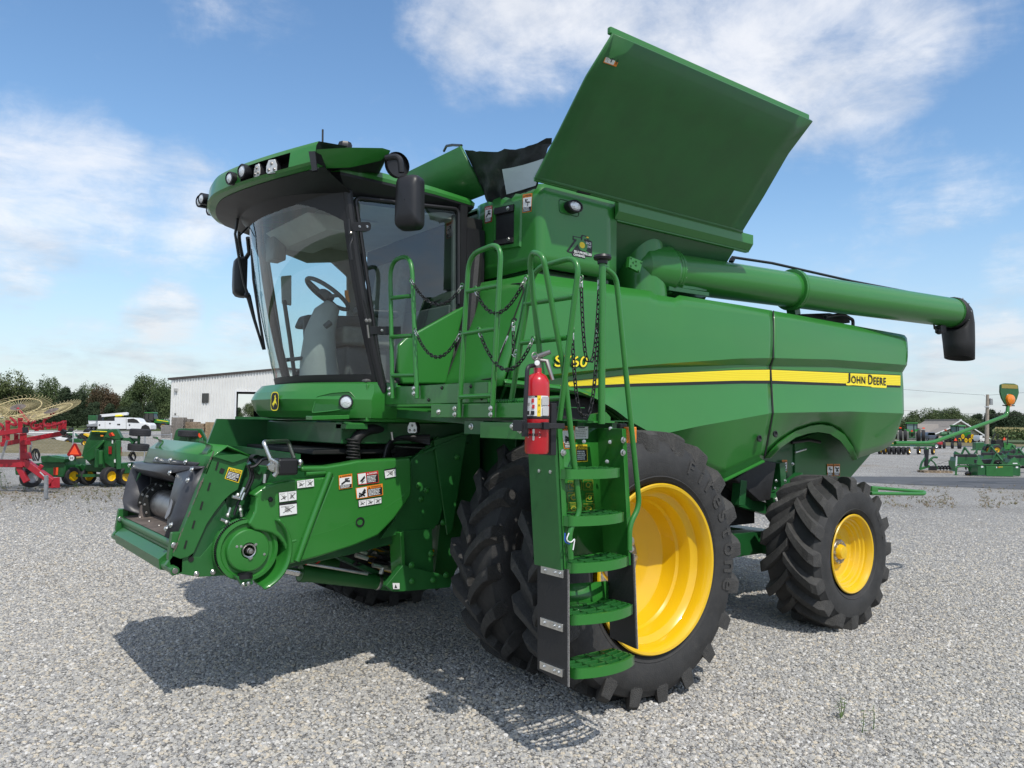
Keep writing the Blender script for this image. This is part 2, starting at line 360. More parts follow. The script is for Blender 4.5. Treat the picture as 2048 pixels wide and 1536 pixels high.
# the wall behind the shields, deck and rear hood
mb = MB()
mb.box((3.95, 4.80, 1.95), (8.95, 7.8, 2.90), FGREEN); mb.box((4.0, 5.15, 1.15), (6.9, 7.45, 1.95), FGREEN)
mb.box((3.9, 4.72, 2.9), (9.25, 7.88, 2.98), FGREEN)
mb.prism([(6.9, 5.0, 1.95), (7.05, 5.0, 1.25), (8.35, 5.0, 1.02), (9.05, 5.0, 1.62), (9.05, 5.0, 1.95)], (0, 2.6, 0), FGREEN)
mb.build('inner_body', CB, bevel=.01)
mb = MB(); rows = []
edge = [r[-1] for r in rowsR]
for t in [i / 16 for i in range(17)]:
    b = .16 * (1 - abs(2 * t - 1) ** 3)
    rows.append([lerp(p + Vector((-.03, .03, 0)), mir(p) + Vector((-.03, -.03, 0)), t) + Vector((b, 0, 0)) for p in edge])
mb.grid(rows, GREEN); mb.build('rear_hood', CB, ang=22, solid=.03)
mb = MB(); mb.prism([PY(x, y, 4.98) for x, y in ((1590, 880), (1640, 862), (1700, 885), (1745, 905), (1700, 957), (1590, 980))], (0, 2.6, 0), GREENM)
mb.build('spreader_housing', CB, bevel=.008)
for px, h in ((1660, 0), (1673.5, 1)):
    safety(*[PY(px + a, 928 + b, 4.975) for a, b in ((-6, 0), (6, 0), (6, 24), (-6, 24))], (0, -1, 0), ORANGE, 'WARNING', CB, 'v', 3 + h, h)
safety(*[PY(1569 + a, 920 + b, 4.97) for a, b in ((-5, 0), (5, 0), (5, 24), (-5, 24))], (0, -1, 0), ORANGE, 'WARNING', CB, 'v', 4, 5)
mb = MB(); mb.prism([PY(x, y, 4.86) for x, y in ((1470, 958), (1528, 921), (1553, 925), (1547, 960), (1541, 1000), (1520, 1003))], (0, .3, 0), BLACKM); mb.build('chaff_guard', CB, bevel=.01)
mb = MB()
mb.bar(PY(1555, 925, 4.95), PY(1560, 1000, 4.95), .12, .1, FGREEN); mb.bar(PY(1540, 1005, 4.9), PY(1600, 955, 4.9), .1, .12, FGREEN)
mb.bar(PY(1552, 1003, 4.84), PY(1598, 963, 4.84), .02, .06, WHITE); mb.bar(PY(1572, 989, 4.83), PY(1590, 973, 4.83), .02, .04, WORN)
mb.bar(PY(1470, 1000, 5.0), PY(1545, 1022, 5.0), .1, .12, FGREEN); mb.bar(PY(1480, 960, 4.9), PY(1476, 1010, 4.9), .1, .1, FGREEN)
mb.tube([PY(1583, 885, 4.95), PY(1618, 880, 4.95), PY(1640, 884, 4.95)], .018, BLACK); mb.tube([PY(1590, 905, 4.9), PY(1612, 898, 4.9)], .012, ZINC)
mb.bolts([PY(1552, 962, 4.89), PY(1570, 962, 4.89), PY(1550, 977, 4.89), PY(1585, 928, 4.89)], (0, -1, 0), .014, ZINC)
mb.build('rear_frame', CB, bevel=.006)
# ---- wheels ------------------------------------------------
def tyre(R, W, rb, n, lh, sgn, lugw, name, parent, at_, letters=None):
    mb = MB(); C = R - lh; hw = W / 2; H_ = C - rb
    prof = [(rb, -hw * .80), (rb + .03, -hw * .92), (rb + .25 * H_, -hw * 1.0), (rb + .5 * H_, -hw * 1.03), (rb + .75 * H_, -hw * .99), (C - .06, -hw * .93), (C - .02, -hw * .84), (C - .004, -hw * .6), (C, 0)]
    prof = prof + [(r, -h) for r, h in prof[-2::-1]]
    mb.lathe(prof, (0, 0, 0), (0, 1, 0), RUBBER, 96)
    mb.lathe([(rb + .045, -hw * .955), (rb + .055, -hw * .985), (rb + .065, -hw * .96)], (0, 0, 0), (0, 1, 0), RUBBER, 96)
    tyre_o = mb.build(name, parent); tyre_o.location = at_
    lg = MB()
    for side in (-1, 1):
        for i in range(n):
            th0 = 2 * math.pi * (i + (.5 if side > 0 else 0)) / n; secs = []
            K = 7
            for k in range(K + 1):
                s = k / K; y = side * (-.02 + s * (hw * .98 + .02)); adv = sgn * (W * .50 * (s ** .85) + .012 * math.sin(s * math.pi)) / R
                th = th0 + adv; wt = lugw * (.85 + .25 * s); wb = wt * 1.5; lift = lh * (1 if s < .9 else .92); drop = 0 if s < .8 else .05 * ((s - .8) / .2) ** 2
                tx = lambda a, r: Vector((-math.cos(a) * r, y, math.sin(a) * r))
                rb_ = C - .02 - drop; rt = C + lift - drop * .4
                secs.append([tx(th - wb / 2 / R, rb_), tx(th - wt / 2 / R, rt), tx(th + wt / 2 / R, rt), tx(th + wb / 2 / R, rb_)])
            y = side * hw * 1.0; th = th0 + sgn * W * .50 / R; wt = lugw * 1.15
            secs.append([tx(th - wt / 2 / R, C - .13), tx(th - wt * .45 / R, C - .11), tx(th + wt * .45 / R, C - .11), tx(th + wt / 2 / R, C - .13)])
            lg.grid(secs, RUBBERL, False); lg.add(secs[0], [(0, 1, 2, 3)], RUBBERL)
    lo = lg.build('tread', parent, bevel=.006, seg=1, ang=25); lo.location = at_
    if letters:
        word, rr, a0, size = letters; tm = MB()
        for i, ch in enumerate(word):
            vs, fs, asp = text2d(ch, .02); a = a0 - i * size * 1.22 / rr; 
            def mp(u, v, e):
                r = rr + (v - .5) * size; an = a - (u - .5) * size * min(asp, .9) / rr
                return Vector((math.cos(an) * r, -hw * 1.03 - e, math.sin(an) * r))
            tm.add([mp(u, v, .004) for u, v in vs], fs, RUBBERL)
        to = tm.build('sidewall_lettering', parent); to.location = at_
    return tyre_o
FWX, FWZ, FR = 4.29, .955, .985
frim = [(.50, .30), (.545, .285), (.552, .24), (.585, .245), (.588, .235), (.552, .23), (.535, .2), (.53, .12), (.50, .05), (.485, 0)]
def front_rim(parent, at_, flip):
    mb = MB(); s = -1 if flip else 1
    lip = [(.60, -.245), (.606, -.252), (.598, -.262), (.580, -.258), (.572, -.245), (.560, -.225), (.552, -.20), (.548, -.15), (.535, -.135), (.505, -.115), (.498, -.10), (.485, -.02), (.478, -.01), (.470, .0), (.452, .10), (.446, .112), (.430, .12), (.36, .165), (.335, .175), (.18, .185), (.16, .182), (.0001, .182)]
    mb.lathe([(r, h * s) for r, h in lip], (0, 0, 0), (0, 1, 0), YELLOW, 96)
    mb.lathe([(.60, -.245 * s), (.57, -.2 * s), (.56, .0), (.57, .2 * s), (.60, .245 * s)], (0, 0, 0), (0, 1, 0), YELLOW, 96)
    o = mb.build('rim', parent, ang=24); o.location = at_
    hb = MB(); hb.lathe([(.15, .184 * s), (.15, .17 * s), (.13, .165 * s), (.10, .165 * s), (.095, .1 * s), (.0001, .1 * s)], (0, 0, 0), (0, 1, 0), STEEL, 32)
    hb.bolts([(math.cos(a) * .2, .178 * s, math.sin(a) * .2) for a in [2 * math.pi * i / 10 for i in range(10)]], (0, -s, 0), .02, ZINC)
    hb.lathe([(.225, .186 * s), (.225, .176 * s), (.17, .176 * s)], (0, 0, 0), (0, 1, 0), STEEL, 40)
    o = hb.build('hub', parent); o.location = at_
yo = [4.09, 4.85]
wheel_names = []
ORGsave = ORG; 
def wheel(yc, flip, letters=None):
    global ORG
    w = empty('front_wheel', Vector((FWX, yc, FWZ)) - ORGsave, CB); ORG = Vector((0, 0, 0))
    tyre(FR, .50, .598, 20, .066, 1, .088, 'tyre', w, (0, 0, 0), letters); front_rim(w, (0, 0, 0), flip); ORG = ORGsave
    return w
wheel(yo[0], False, ('Firestone', .785, 1.12, .11))
wheel(yo[1], True)
for y in yo[::-1]:
    src = [c for c in CB.children if c.name.startswith('front_wheel')][0 if y == yo[0] else 1]
    c = copy_tree(src, CB); c.location = Vector((FWX, 2 * YC - y, FWZ)) - ORG; c.scale = (1, -1, 1)
RWX, RWZ, RR = 7.47, .735, .755
def rear_wheel(yc, mirr):
    global ORG
    w = empty('rear_wheel', Vector((RWX, yc, RWZ)) - ORGsave, CB); ORG = Vector((0, 0, 0)); W = .60
    tyre(RR, W, .385, 16, .066, -1, .10, 'tyre', w, (0, 0, 0), ('Radial', .56, .75, .06))
    mb = MB(); lip = [(.385, -.27), (.39, -.278), (.382, -.287), (.368, -.283), (.360, -.268), (.345, -.24), (.34, -.215), (.325, -.205), (.318, -.185), (.300, -.178), (.288, -.15), (.276, -.145), (.262, -.11), (.25, -.10), (.18, -.085), (.13, -.10), (.0001, -.10)]
    mb.lathe(lip, (0, 0, 0), (0, 1, 0), YELLOW, 80); mb.build('rim', w, ang=24)
    hb = MB(); hb.lathe([(.125, -.09), (.125, -.13), (.118, -.14), (.082, -.14), (.078, -.13)], (0, 0, 0), (0, 1, 0), STEEL, 40)
    hb.lathe([(.078, -.13), (.074, -.16), (.06, -.185), (.0001, -.19)], (0, 0, 0), (0, 1, 0), YELLOW, 32)
    hb.bolts([(math.cos(a) * .1, -.14, math.sin(a) * .1) for a in [2 * math.pi * i / 10 for i in range(10)]], (0, -1, 0), .012, ZINC)
    hb.build('hub', w); ORG = ORGsave
    return w
rw = rear_wheel(4.43, False); c = copy_tree(rw, CB); c.location = Vector((RWX, 2 * YC - 4.43, RWZ)) - ORG; c.scale = (1, -1, 1)
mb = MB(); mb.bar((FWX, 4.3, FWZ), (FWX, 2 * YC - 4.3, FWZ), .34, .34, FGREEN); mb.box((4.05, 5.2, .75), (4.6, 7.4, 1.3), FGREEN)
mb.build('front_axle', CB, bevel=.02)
mb = MB(); mb.bar((RWX - .02, 4.62, RWZ), (RWX - .02, 2 * YC - 4.62, RWZ), .22, .24, FGREEN)
mb.box((6.0, 5.1, .62), (7.35, 5.3, .86), FGREEN); mb.box((6.0, 7.3, .62), (7.35, 7.5, .86), FGREEN); mb.box((6.2, 5.1, .95), (7.2, 7.5, 1.35), DARK)
mb.bolts([(6.6, 5.1, .72), (6.75, 5.1, .72), (6.9, 5.1, .76)], (0, -1, 0), .02, ZINC)
mb.build('rear_axle', CB, bevel=.012)
# ---- grain tank ------------------------------------------------
YT = 4.66; XT = 3.82
tank = empty('grain_tank', (0, 0, 0), CB)
zt = PY(1083, 366, YT).z; zb = PY(1086, 535, YT).z; xs = PY(1233, 480, YT).x
plan = [(XT + .5, 5.62), (XT + .10, 5.60), (XT + .02, 5.53), (XT, 5.46)] + [(XT, 5.46 - .66 * i / 6) for i in range(1, 7)] + [(XT + .075 - .075 * math.cos(a), YT + .075 - .075 * math.sin(a)) for a in [math.pi / 2 * i / 6 for i in range(7)]] + [(XT + .08 + (xs - XT - .08) * i / 6, YT) for i in range(1, 7)]
mb = MB(); mb.grid([[Vector((x, y, z)) for x, y in plan] for z in [zb + (zt - zb) * i / 6 for i in range(7)]], GREEN)
mb.build('tank_tower', tank, solid=.02, ang=40)
mb = MB()
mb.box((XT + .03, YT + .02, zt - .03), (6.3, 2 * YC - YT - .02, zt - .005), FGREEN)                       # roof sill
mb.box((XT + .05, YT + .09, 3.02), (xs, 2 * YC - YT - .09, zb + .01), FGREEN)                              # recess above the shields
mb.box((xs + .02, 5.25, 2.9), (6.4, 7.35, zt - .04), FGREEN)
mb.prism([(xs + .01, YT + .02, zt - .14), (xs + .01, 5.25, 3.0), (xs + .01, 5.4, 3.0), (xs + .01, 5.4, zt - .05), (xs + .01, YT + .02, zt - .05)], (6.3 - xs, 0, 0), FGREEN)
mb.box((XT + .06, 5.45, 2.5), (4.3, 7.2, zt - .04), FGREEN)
mb.build('tank_walls', tank, bevel=.006)
mb = MB()
a = PY(1232, 411, YT); b = PY(1507, 487, YT - .05)
mb.prism([(xs - .03, YT - .05, zt + .004), (xs - .03, YT - .05, zt - .09), (xs - .03, YT - .004, zt - .15), (xs - .03, YT - .004, zt + .004)], (b.x - xs + .03, 0, 0), GREEN); mb.box((xs + .004, YT - .002, zt - .16), (b.x, YT + .05, zt - .016), GREEN)
mb.build('tank_gutter', tank, bevel=.006)
# window, frame, lamp, decals on the tower
fr = [(989, 413), (1041, 400), (1038, 492), (988, 500)]; bl = [(990, 416), (1028, 408), (1027, 487), (989, 493)]
c0 = PX(1013, 452, XT); mb = MB()
f3 = [PX(x, y, XT - .015) for x, y in fr]; b3 = [PX(x, y, XT - .015) for x, y in bl]
mb.grid([[p + (p - c0) * .05 + Vector((.016, 0, 0)) for p in f3], f3, b3, [p + Vector((.04, 0, 0)) for p in b3]], GREEN, False, cu=True); mb.build('window_frame', tank, bevel=.012)
mb = MB(); mb.poly([p + Vector((.012, 0, 0)) for p in b3], BLACK)
mb.bar(b3[0] + Vector((0, 0, -.03)), b3[1] + Vector((0, 0, -.03)), .02, .05, BLACKM); mb.bar(b3[3] + Vector((0, 0, .03)), b3[2] + Vector((0, 0, .03)), .02, .04, BLACKM)
mb.bolts([lerp(b3[0], b3[1], .75) + Vector((-.01, 0, -.03)), lerp(b3[3], b3[2], .8) + Vector((-.01, 0, .04))], (-1, 0, 0), .012, ZINC); mb.build('window', tank)
safety(*[PX(x, y, XT - .001) for x, y in ((1046, 389), (1065, 386), (1063, 423), (1045, 426))], (-1, 0, 0), ORANGE, 'WARNING', tank, 'v', 3, 2)
safety(*[PX(x, y, XT - .001) for x, y in ((970, 414), (985, 411), (984, 443), (970, 447))], (-1, 0, 0), REDF, 'DANGER', tank, 'v', 0, 3)
def lamp_oval(o, n, rx, rz, parent, tilt=0):
    mb = MB(); mb.lathe([(1.25, 0), (1.3, .03), (1.25, .06), (1.02, .065), (1.0, .05)], (0, 0, 0), (0, 0, 1), BLACK, 32); mb.lathe([(1.0, .05), (.6, .068), (.0001, .072)], (0, 0, 0), (0, 0, 1), LENS, 32)
    x, y = frame(Vector(n)); nz = Vector(n).normalized(); hx = nz.cross(Vector((0, 0, 1))).normalized(); hz = hx.cross(nz)
    for i, v in enumerate(mb.v):
        p = hx * v.x * rx + hz * v.y * rz; mb.v[i] = Vector(o) + Matrix.Rotation(tilt, 3, nz) @ p + nz * v.z
    return mb.build('work_lamp', parent)
lamp_oval(PY(1142, 415, YT), (0, -1, 0), .062, .040, tank, .0)
mb = MB(); q = [PY(x, y, YT - .002) for x, y in ((1118, 397), (1158, 408), (1158, 434), (1119, 425))]
mb.tube(fillet(q, .03, 4, True), .003, FGREEN, 6, closed=True); mb.build('lamp_plate', tank)
d = Decal(*[PY(x, y, YT) for x, y in ((1133, 463), (1184, 474), (1184, 519), (1133, 508))], (0, -1, 0))
d.poly([(.24, .13), (.54, .13), (.59, 0), (.85, .01), (.86, .16), (1, .2), (1, .9), (.73, .94), (.72, 1.04), (.23, 1.03), (.2, .93), (.02, .9), (0, .85), (.29, .34), (.23, .31)], INK)
d.poly([(.27, .17), (.54, .17), (.55, .26), (.18, .86), (.08, .86), (.40, .27), (.27, .25)], GREEN); d.poly([(.62, .05), (.80, .06), (.79, .17), (.68, .16), (.66, .3), (.58, .32)], GREEN)
d.oval(.63, .48, .19, .23, GREEN); d.oval(.60, .46, .105, .14, YELF); d.oval(.81, .07, .05, .035, YELF); d.poly([(.72, .66), (.95, .80), (.95, .86), (.66, .70)], GREEN)
d.text(.74, .27, .95, .38, 'SINCE', WHITE, .02); d.text(.80, .42, .95, .53, '1947', WHITE, .02); d.text(.27, .76, .97, .87, 'SELF-PROPELLED', WHITE, .025); d.text(.25, .91, .69, 1.01, 'COMBINES', WHITE, .025)
d.build('anniversary_sticker', tank)
mb = MB(); mb.add(*[[PY(1152, 379, YT - .035), PY(1178, 385, YT - .035), PY(1178, 391, YT - .04), PY(1152, 385, YT - .04)], [(0, 1, 2, 3)], BLACKM]); mb.build('lid_latch', tank, solid=.02)
# ---- lids and tarp ------------------------------------------------
hz0 = PY(1067, 357, YT - .03); hz1 = PY(1480, 470, YT - .03); hz1.z = hz0.z
tp = PX(1220, 62, hz0.x); tp2 = PY(1618, 238, tp.y); tp2.z = tp.z
def lid(m, name):
    mb = MB(); f = mir if m else Vector
    u = (tp - hz0); nrm = Vector((0, -.75, -.66)).normalized()
    rows = []
    for t, bend in ((0, .02), (.02, 0), (.35, 0), (.68, -.012), (.72, -.012), (1, .03)):
        rows.append([f(lerp(lerp(hz0, hz1, s), lerp(tp, tp2, s), t) + nrm * (bend)) for s in [i / 12 for i in range(13)]])
    mb.grid(rows, GREENM); o = mb.build(name, CB, ang=8, solid=.022 if not m else -.022); 
    e = MB()
    e.bar(f(tp + Vector((0, .012, .01))), f(tp2 + Vector((0, .012, .01))), .035, .05, GREEN)
    e.bar(f(hz0 + Vector((0, -.012, -.005))), f(hz1 + Vector((0, -.012, -.005))), .03, .035, GREEN)
    e.build('lid_edge', o, bevel=.008)
    return o
lidL = lid(False, 'tank_lid'); lid(True, 'tank_lid')
sg = [PP(x, y, hz0, Vector((tp2 - hz0).cross(tp - hz0))) for x, y in ((1213, 95), (1240, 103), (1228, 130), (1202, 121))]
nrmL = (tp2 - hz0).cross(tp - hz0).normalized(); nrmL = nrmL if nrmL.y < 0 else -nrmL
d = Decal(sg[1], sg[2], sg[3], sg[0], nrmL); d.n = nrmL; d.k = 60
d.rect(0, 0, 1, 1, ORANGE); d.rect(.08, .25, .94, .95, WHITE); d.lines(.1, .72, .9, .92, 3, GREY); picto(d, (.15, .28, .9, .7), 3); d.text(.2, .05, .85, .17, 'WARNING', INK, .02); d.build('warning_decal', lidL)
fh0 = PY(972, 388, 5.36); fh1 = PY(923, 291, 5.36); fh0b = Vector((fh0.x, 2 * YC - 5.36, fh0.z)); fh1b = Vector((fh1.x, 2 * YC - 5.36, fh1.z))
mb = MB(); mb.grid([[fh0, fh0b], [fh1, fh1b]], GREENM, False); o = mb.build('front_tank_cover', CB, solid=.025)
mb = MB(); mb.tube([fh1 + Vector((0, 0, 0)), PY(905, 290, 5.6), PY(893, 292, 5.8), PY(888, 302, 5.9)], .012, BLACK, 6); mb.build('cover_cable', o)
# tarp corner between the covers
def tarp(side):
    f = Vector if side == 0 else mir
    A = fh0 + Vector((.03, .01, -.08)); B = lerp(fh0, fh1, .93) + Vector((.02, .01, 0)); 
    e0 = lerp(hz0, tp, .0) + Vector((.06, .04, -.06)); e1 = lerp(hz0, tp, .30) + Vector((-.01, .02, 0))
    rows = []; N, K = 20, 10
    for j in range(K + 1):
        t = j / K; r = []
        for i in range(N + 1):
            s = i / N; p = lerp(lerp(A, B, t), lerp(e0, e1, t), s); sag = -.05 * math.sin(math.pi * s) * t + .03 * noise.noise(Vector((s * 9, t * 5, 3))) * (1 if 0 < i < N else 0)
            r.append(f(p + Vector((.03 * noise.noise(Vector((s * 7, t * 6, 9))), 0, sag))))
        rows.append(r)
    mb = MB(); mb.grid(rows, TARP)
    o = mb.build('corner_tarp', CB)
    g = lambda s, t: lerp(lerp(lerp(A, B, t), lerp(e0, e1, t), s), CAM, .004 if side == 0 else 0)
    if side == 0:
        w = MB(); w.grid([[g(s, t) + Vector((0, 0, -.05 * math.sin(math.pi * s) * t)) for s in (.42, .55, .7, .85, .97)] for t in (.08, .35, .62)], VINYL); w.build('tarp_window', o)
tarp(0); tarp(1)
# ---- unloading auger ------------------------------------------------
aug = empty('unloading_auger', (0, 0, 0), CB)
A0 = PY(1334, 545, 4.86); A1 = PY(1909, 626, 4.42); ad = (A1 - A0).normalized()
AR_ = .182
mb = MB()
seam = A0 + ad * (PY(1590, 578, 4.66) - A0).dot(ad)
mb.tube([A0 + ad * .0, A1 - ad * .05], AR_, GREEN, 48)
for q in (A0 + ad * .02, seam): mb.lathe([(AR_, -.03), (AR_ + .035, -.028), (AR_ + .035, -.004), (AR_ + .03, 0), (AR_ + .035, .004), (AR_ + .035, .028), (AR_, .03)], q, ad, GREEN, 48)
x, y = frame(ad)
for q in (A0 + ad * .05, seam + ad * .028): mb.bolts([q + (x * math.cos(a) + y * math.sin(a)) * (AR_ + .02) for a in [2 * math.pi * i / 18 for i in range(18)]], ad, .008, ZINC)
mb.lathe([(AR_ + .006, 0), (AR_ + .006, .02), (AR_, .03)], A1 - ad * .1, ad, GREEN, 48)
mb.build('auger_tube', aug)
mb = MB(); e0 = A0 - ad * .14; rows = []
e1 = A0 - ad * .42 + Vector((0, .0, .0))
mb.lathe([(AR_ + .03, .02), (AR_ + .035, -.02), (AR_ + .06, -.06), (AR_ + .05, -.13), (AR_ + .045, -.26), (AR_ + .02, -.36), (AR_ - .05, -.43), (.06, -.47), (.0001, -.475)], A0, ad, GREEN, 40)
mb.lathe([(AR_ + .02, .25), (AR_ + .05, 0), (AR_ + .06, -.1), (AR_ + .06, -.6)], A0 - ad * .28 + Vector((0, .05, 0)), (0, 0, 1), GREEN, 40)
pl = [PY(x, y, 4.59) for x, y in ((1264, 512), (1290, 522), (1284, 544), (1262, 533))]
mb.prism([p + Vector((0, .06, 0)) for p in pl], (0, -.035, 0), GREEN)
mb.bolts([lerp(lerp(pl[0], pl[1], a), lerp(pl[3], pl[2], a), b) + Vector((0, .025, 0)) for a, b in ((.1, .1), (.9, .15), (.3, .4), (.55, .55), (.15, .8), (.85, .9), (.5, .2))], (0, -1, 0), .008, GREENM)
mb.tube([PY(1254, 492, 4.85), PY(1256, 455, 5.0)], .07, FGREEN, 20)
mb.build('auger_elbow', aug, ang=30, bevel=.005)
mb = MB()
mb.bar(PY(1335, 570, 4.72), PY(1412, 580, 4.72), .02, .03, FGREEN); mb.bar(PY(1330, 578, 4.75), PY(1410, 590, 4.75), .1, .04, FGREEN)
mb.bar(PY(1584, 604, 4.72), PY(1588, 630, 4.72), .1, .1, FGREEN); mb.prism([PY(x, y, 4.8) for x, y in ((1600, 628), (1660, 626), (1700, 636), (1700, 646), (1640, 640))], (0, .2, 0), BLACKM)
mb.tube(fillet([PY(1650, 634, 4.7), PY(1685, 628, 4.7), PY(1706, 640, 4.7), PY(1706, 652, 4.7)], .1), .02, BLACK, 8)
mb.tube([PY(1480, 515, 4.95) + Vector((0, .1, .02)), PY(1560, 527, 4.9) + Vector((0, .1, .02)), PY(1720, 560, 4.8) + Vector((0, .1, 0)), PY(1880, 592, 4.6) + Vector((0, .08, 0))], .016, BLACK, 6)
mb.bar(PY(1466, 516, 4.8), PY(1462, 524, 4.8), .05, .03, BLACK)
mb.build('auger_cradle', aug, bevel=.004)
# rubber spout
rows = []
ctr = [(A1 - ad * .08, AR_ + .012, ad), (A1 + ad * .0, AR_ + .015, ad), (A1 + ad * .05 + Vector((0, 0, -.05)), AR_ + .015, (ad + Vector((0, 0, -.6))).normalized()), (A1 + ad * .07 + Vector((0, 0, -.16)), AR_ + .01, (ad * .45 + Vector((0, 0, -1))).normalized()), (A1 + ad * .09 + Vector((0, 0, -.36)), AR_ + .0, (ad * .2 + Vector((0, 0, -1))).normalized()), (A1 + ad * .10 + Vector((0, 0, -.57)), AR_ - .01, (ad * -.15 + Vector((0, 0, -1))).normalized())]
s_ = ad.cross(Vector((0, 0, 1))).normalized()
for c, r, t in ctr:
    u = s_.cross(t).normalized(); rows.append([c + s_ * math.cos(a) * r + u * math.sin(a) * r for a in [2 * math.pi * k / 32 for k in range(32)]])
mb = MB(); mb.grid(rows, BLACKM, cu=True); mb.bolts([A1 + ad * .01 + (x * math.cos(a) + y * math.sin(a)) * (AR_ + .016) for a in [2 * math.pi * i / 12 for i in range(12)]], (0, -1, 0), .008, ZINC)
mb.build('spout', aug, solid=.012)
mb = MB(); q = PY(1878, 662, 4.45); mb.ball(q, .045, BLACK, 12); mb.bar(q + Vector((-.03, 0, .02)), q + Vector((.12, 0, .03)), .07, .09, BLACK); mb.tube([q, q + Vector((-.12, 0, .02)), q + Vector((-.14, 0, .1))], .012, BLACK, 6); mb.build('spout_lamp', aug)
# ---- front corner panel between the cab and the left shield ----------------
mb = MB()
TLp, TRp = Vector((3.79, 5.45, 3.16)), PY(1064, 552, 4.63); BRp, BLp = PY(1004, 770, 4.63), Vector((3.40, 5.45, 2.20))
mb.grid([[lerp(lerp(TLp, TRp, s), lerp(BLp, BRp, s), t) + Vector((-.03 * math.sin(math.pi * s), 0, 0)) for s in [i / 10 for i in range(11)]] for t in [i / 8 for i in range(9)]], GREEN)
mb.grid([[Vector((XT + .06, 5.45, 3.185)), Vector((XT + .06, 4.72, 3.185))], [TLp, TRp]], GREEN)
fcp = mb.build('front_corner_panel', CB, ang=30, solid=.02)
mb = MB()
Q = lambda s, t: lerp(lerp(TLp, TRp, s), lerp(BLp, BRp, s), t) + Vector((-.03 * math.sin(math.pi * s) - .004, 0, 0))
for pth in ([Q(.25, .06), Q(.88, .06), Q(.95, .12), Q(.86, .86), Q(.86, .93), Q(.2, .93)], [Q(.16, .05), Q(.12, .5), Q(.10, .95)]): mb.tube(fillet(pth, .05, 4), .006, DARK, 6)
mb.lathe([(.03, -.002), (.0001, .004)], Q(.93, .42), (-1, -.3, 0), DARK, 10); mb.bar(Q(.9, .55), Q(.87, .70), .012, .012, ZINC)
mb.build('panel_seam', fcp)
mb = MB(); mb.box((3.62, 5.36, 2.05), (3.80, 5.46, 3.6), BLACK); mb.box((3.64, 5.4, 2.05), (3.8, 7.2, 3.7), DARK)
mb.tube([(3.66, 5.3, 2.2), (3.62, 5.3, 2.6), (3.66, 5.32, 3.0), (3.72, 5.36, 3.4)], .05, BLACKM, 8); mb.build('cab_rear_seal', CB)
# ---- cab ------------------------------------------------
cab = empty('cab', (0, 0, 0), CB)
HW = .93; YL = YC - HW; YRR = YC + HW; CR_X = 3.60
def wx(y, z):                                  # windshield, in plan a shallow bow that leans forward
    t = abs(y - YC) / HW; k = (z - 2.27) / (3.67 - 2.27)
    return (2.475 - .275 * k - .03 * math.sin(math.pi * k)) + (.37 - .04 * k) * t ** 2.1
def wrow(z, n=20, off=0, y0=None, y1=None):
    y0 = YL if y0 is None else y0; y1 = YRR if y1 is None else y1
    return [Vector((wx(y0 + (y1 - y0) * i / n, z) + off, y0 + (y1 - y0) * i / n, z)) for i in range(n + 1)]
zz = [2.27 + 1.42 * i / 10 for i in range(11)]
mb = MB(); mb.grid([wrow(z) for z in zz], GLASS); mb.build('windshield', cab)
# black printed border of the windshield and the posts
mb = MB(); mb.grid([wrow(2.262, 20, -.004), wrow(2.335, 20, -.004)], BLACK); mb.build('windshield_border', cab); mb = MB()
def scal(y): t = abs(y - YC) / HW; return 3.70 - .05 - .20 * max(0, (t - .45) / .55) ** 2.0
mb.grid([[Vector((wx(y, z) - .005, y, z)) for y, z in [(YL + 2 * HW * i / 40, scal(YL + 2 * HW * i / 40)) for i in range(41)]], [Vector((wx(YL + 2 * HW * i / 40, 3.72) - .005, YL + 2 * HW * i / 40, 3.72)) for i in range(41)]], BLACK)
mb.build('windshield_border', cab)
for y in (YL, YRR):
    mb = MB(); s = 1 if y == YL else -1
    mb.tube([Vector((wx(y, z) + .02, y + s * .01, z)) for z in [2.2 + 1.5 * i / 6 for i in range(7)]], .038, BLACK, 10)
    mb.grid([[Vector((wx(y + s * .0, z) - .006, y - s * .004, z)) for z in zz], [Vector((wx(y + s * .035, z) - .006, y + s * .035, z)) for z in zz]], BLACK)
    mb.bar((CR_X - .03, y + s * .02, 2.2), (CR_X - .01, y + s * .02, 3.78), .07, .05, BLACK, up=(0, 1, 0))
    mb.build('cab_post', cab)
# side doors: glass, frame, hinge, lower skin
def door(y, s, parent):
    gl = MB(); f = lambda p: Vector((p[0], y, p[2])) if s > 0 else Vector((p[0], y, p[2]))
    tl, tr, br, bl2, bl1 = [(2.60, 0, 3.66), (3.53, 0, 3.74), (3.53, 0, 2.92), (2.98, 0, 2.56), (2.90, 0, 2.28)]
    if s > 0:
        gl.poly([f((2.585, 0, 3.66)), f((3.54, 0, 3.74)), f((3.54, 0, 2.93)), f((3.0, 0, 2.58)), f((2.96, 0, 2.27)), f((2.86, 0, 2.27))], GLASS)
    else: gl.poly([f((2.585, 0, 3.66)), f((3.54, 0, 3.74)), f((3.54, 0, 2.4)), f((2.86, 0, 2.4))], GLASS)
    gl.build('door_glass', parent)
    fr_ = MB(); e = -.012 * s
    pth = fillet([Vector((2.86, y + e, 2.285)), Vector((2.60, y + e, 3.655)), Vector((3.53, y + e, 3.735)), Vector((3.55, y + e, 2.95))], .05, 5)
    fr_.tube(pth, .016, BLACK, 8); fr_.build('door_frame', parent)
doorL = empty('door', (0, 0, 0), CB); door(YL, 1, doorL); doorR = empty('door', (0, 0, 0), CB); door(YRR, -1, doorR)
mb = MB(); yo_ = YL - .015
sk_ = [PY(x, y, yo_) for x, y in ((797, 690), (812, 676), (925, 613), (932, 612), (893, 768), (806, 768), (797, 740))]
mb.prism(sk_, (0, .05, 0), GREEN); mb.build('door_skin', doorL, bevel=.018, seg=3)
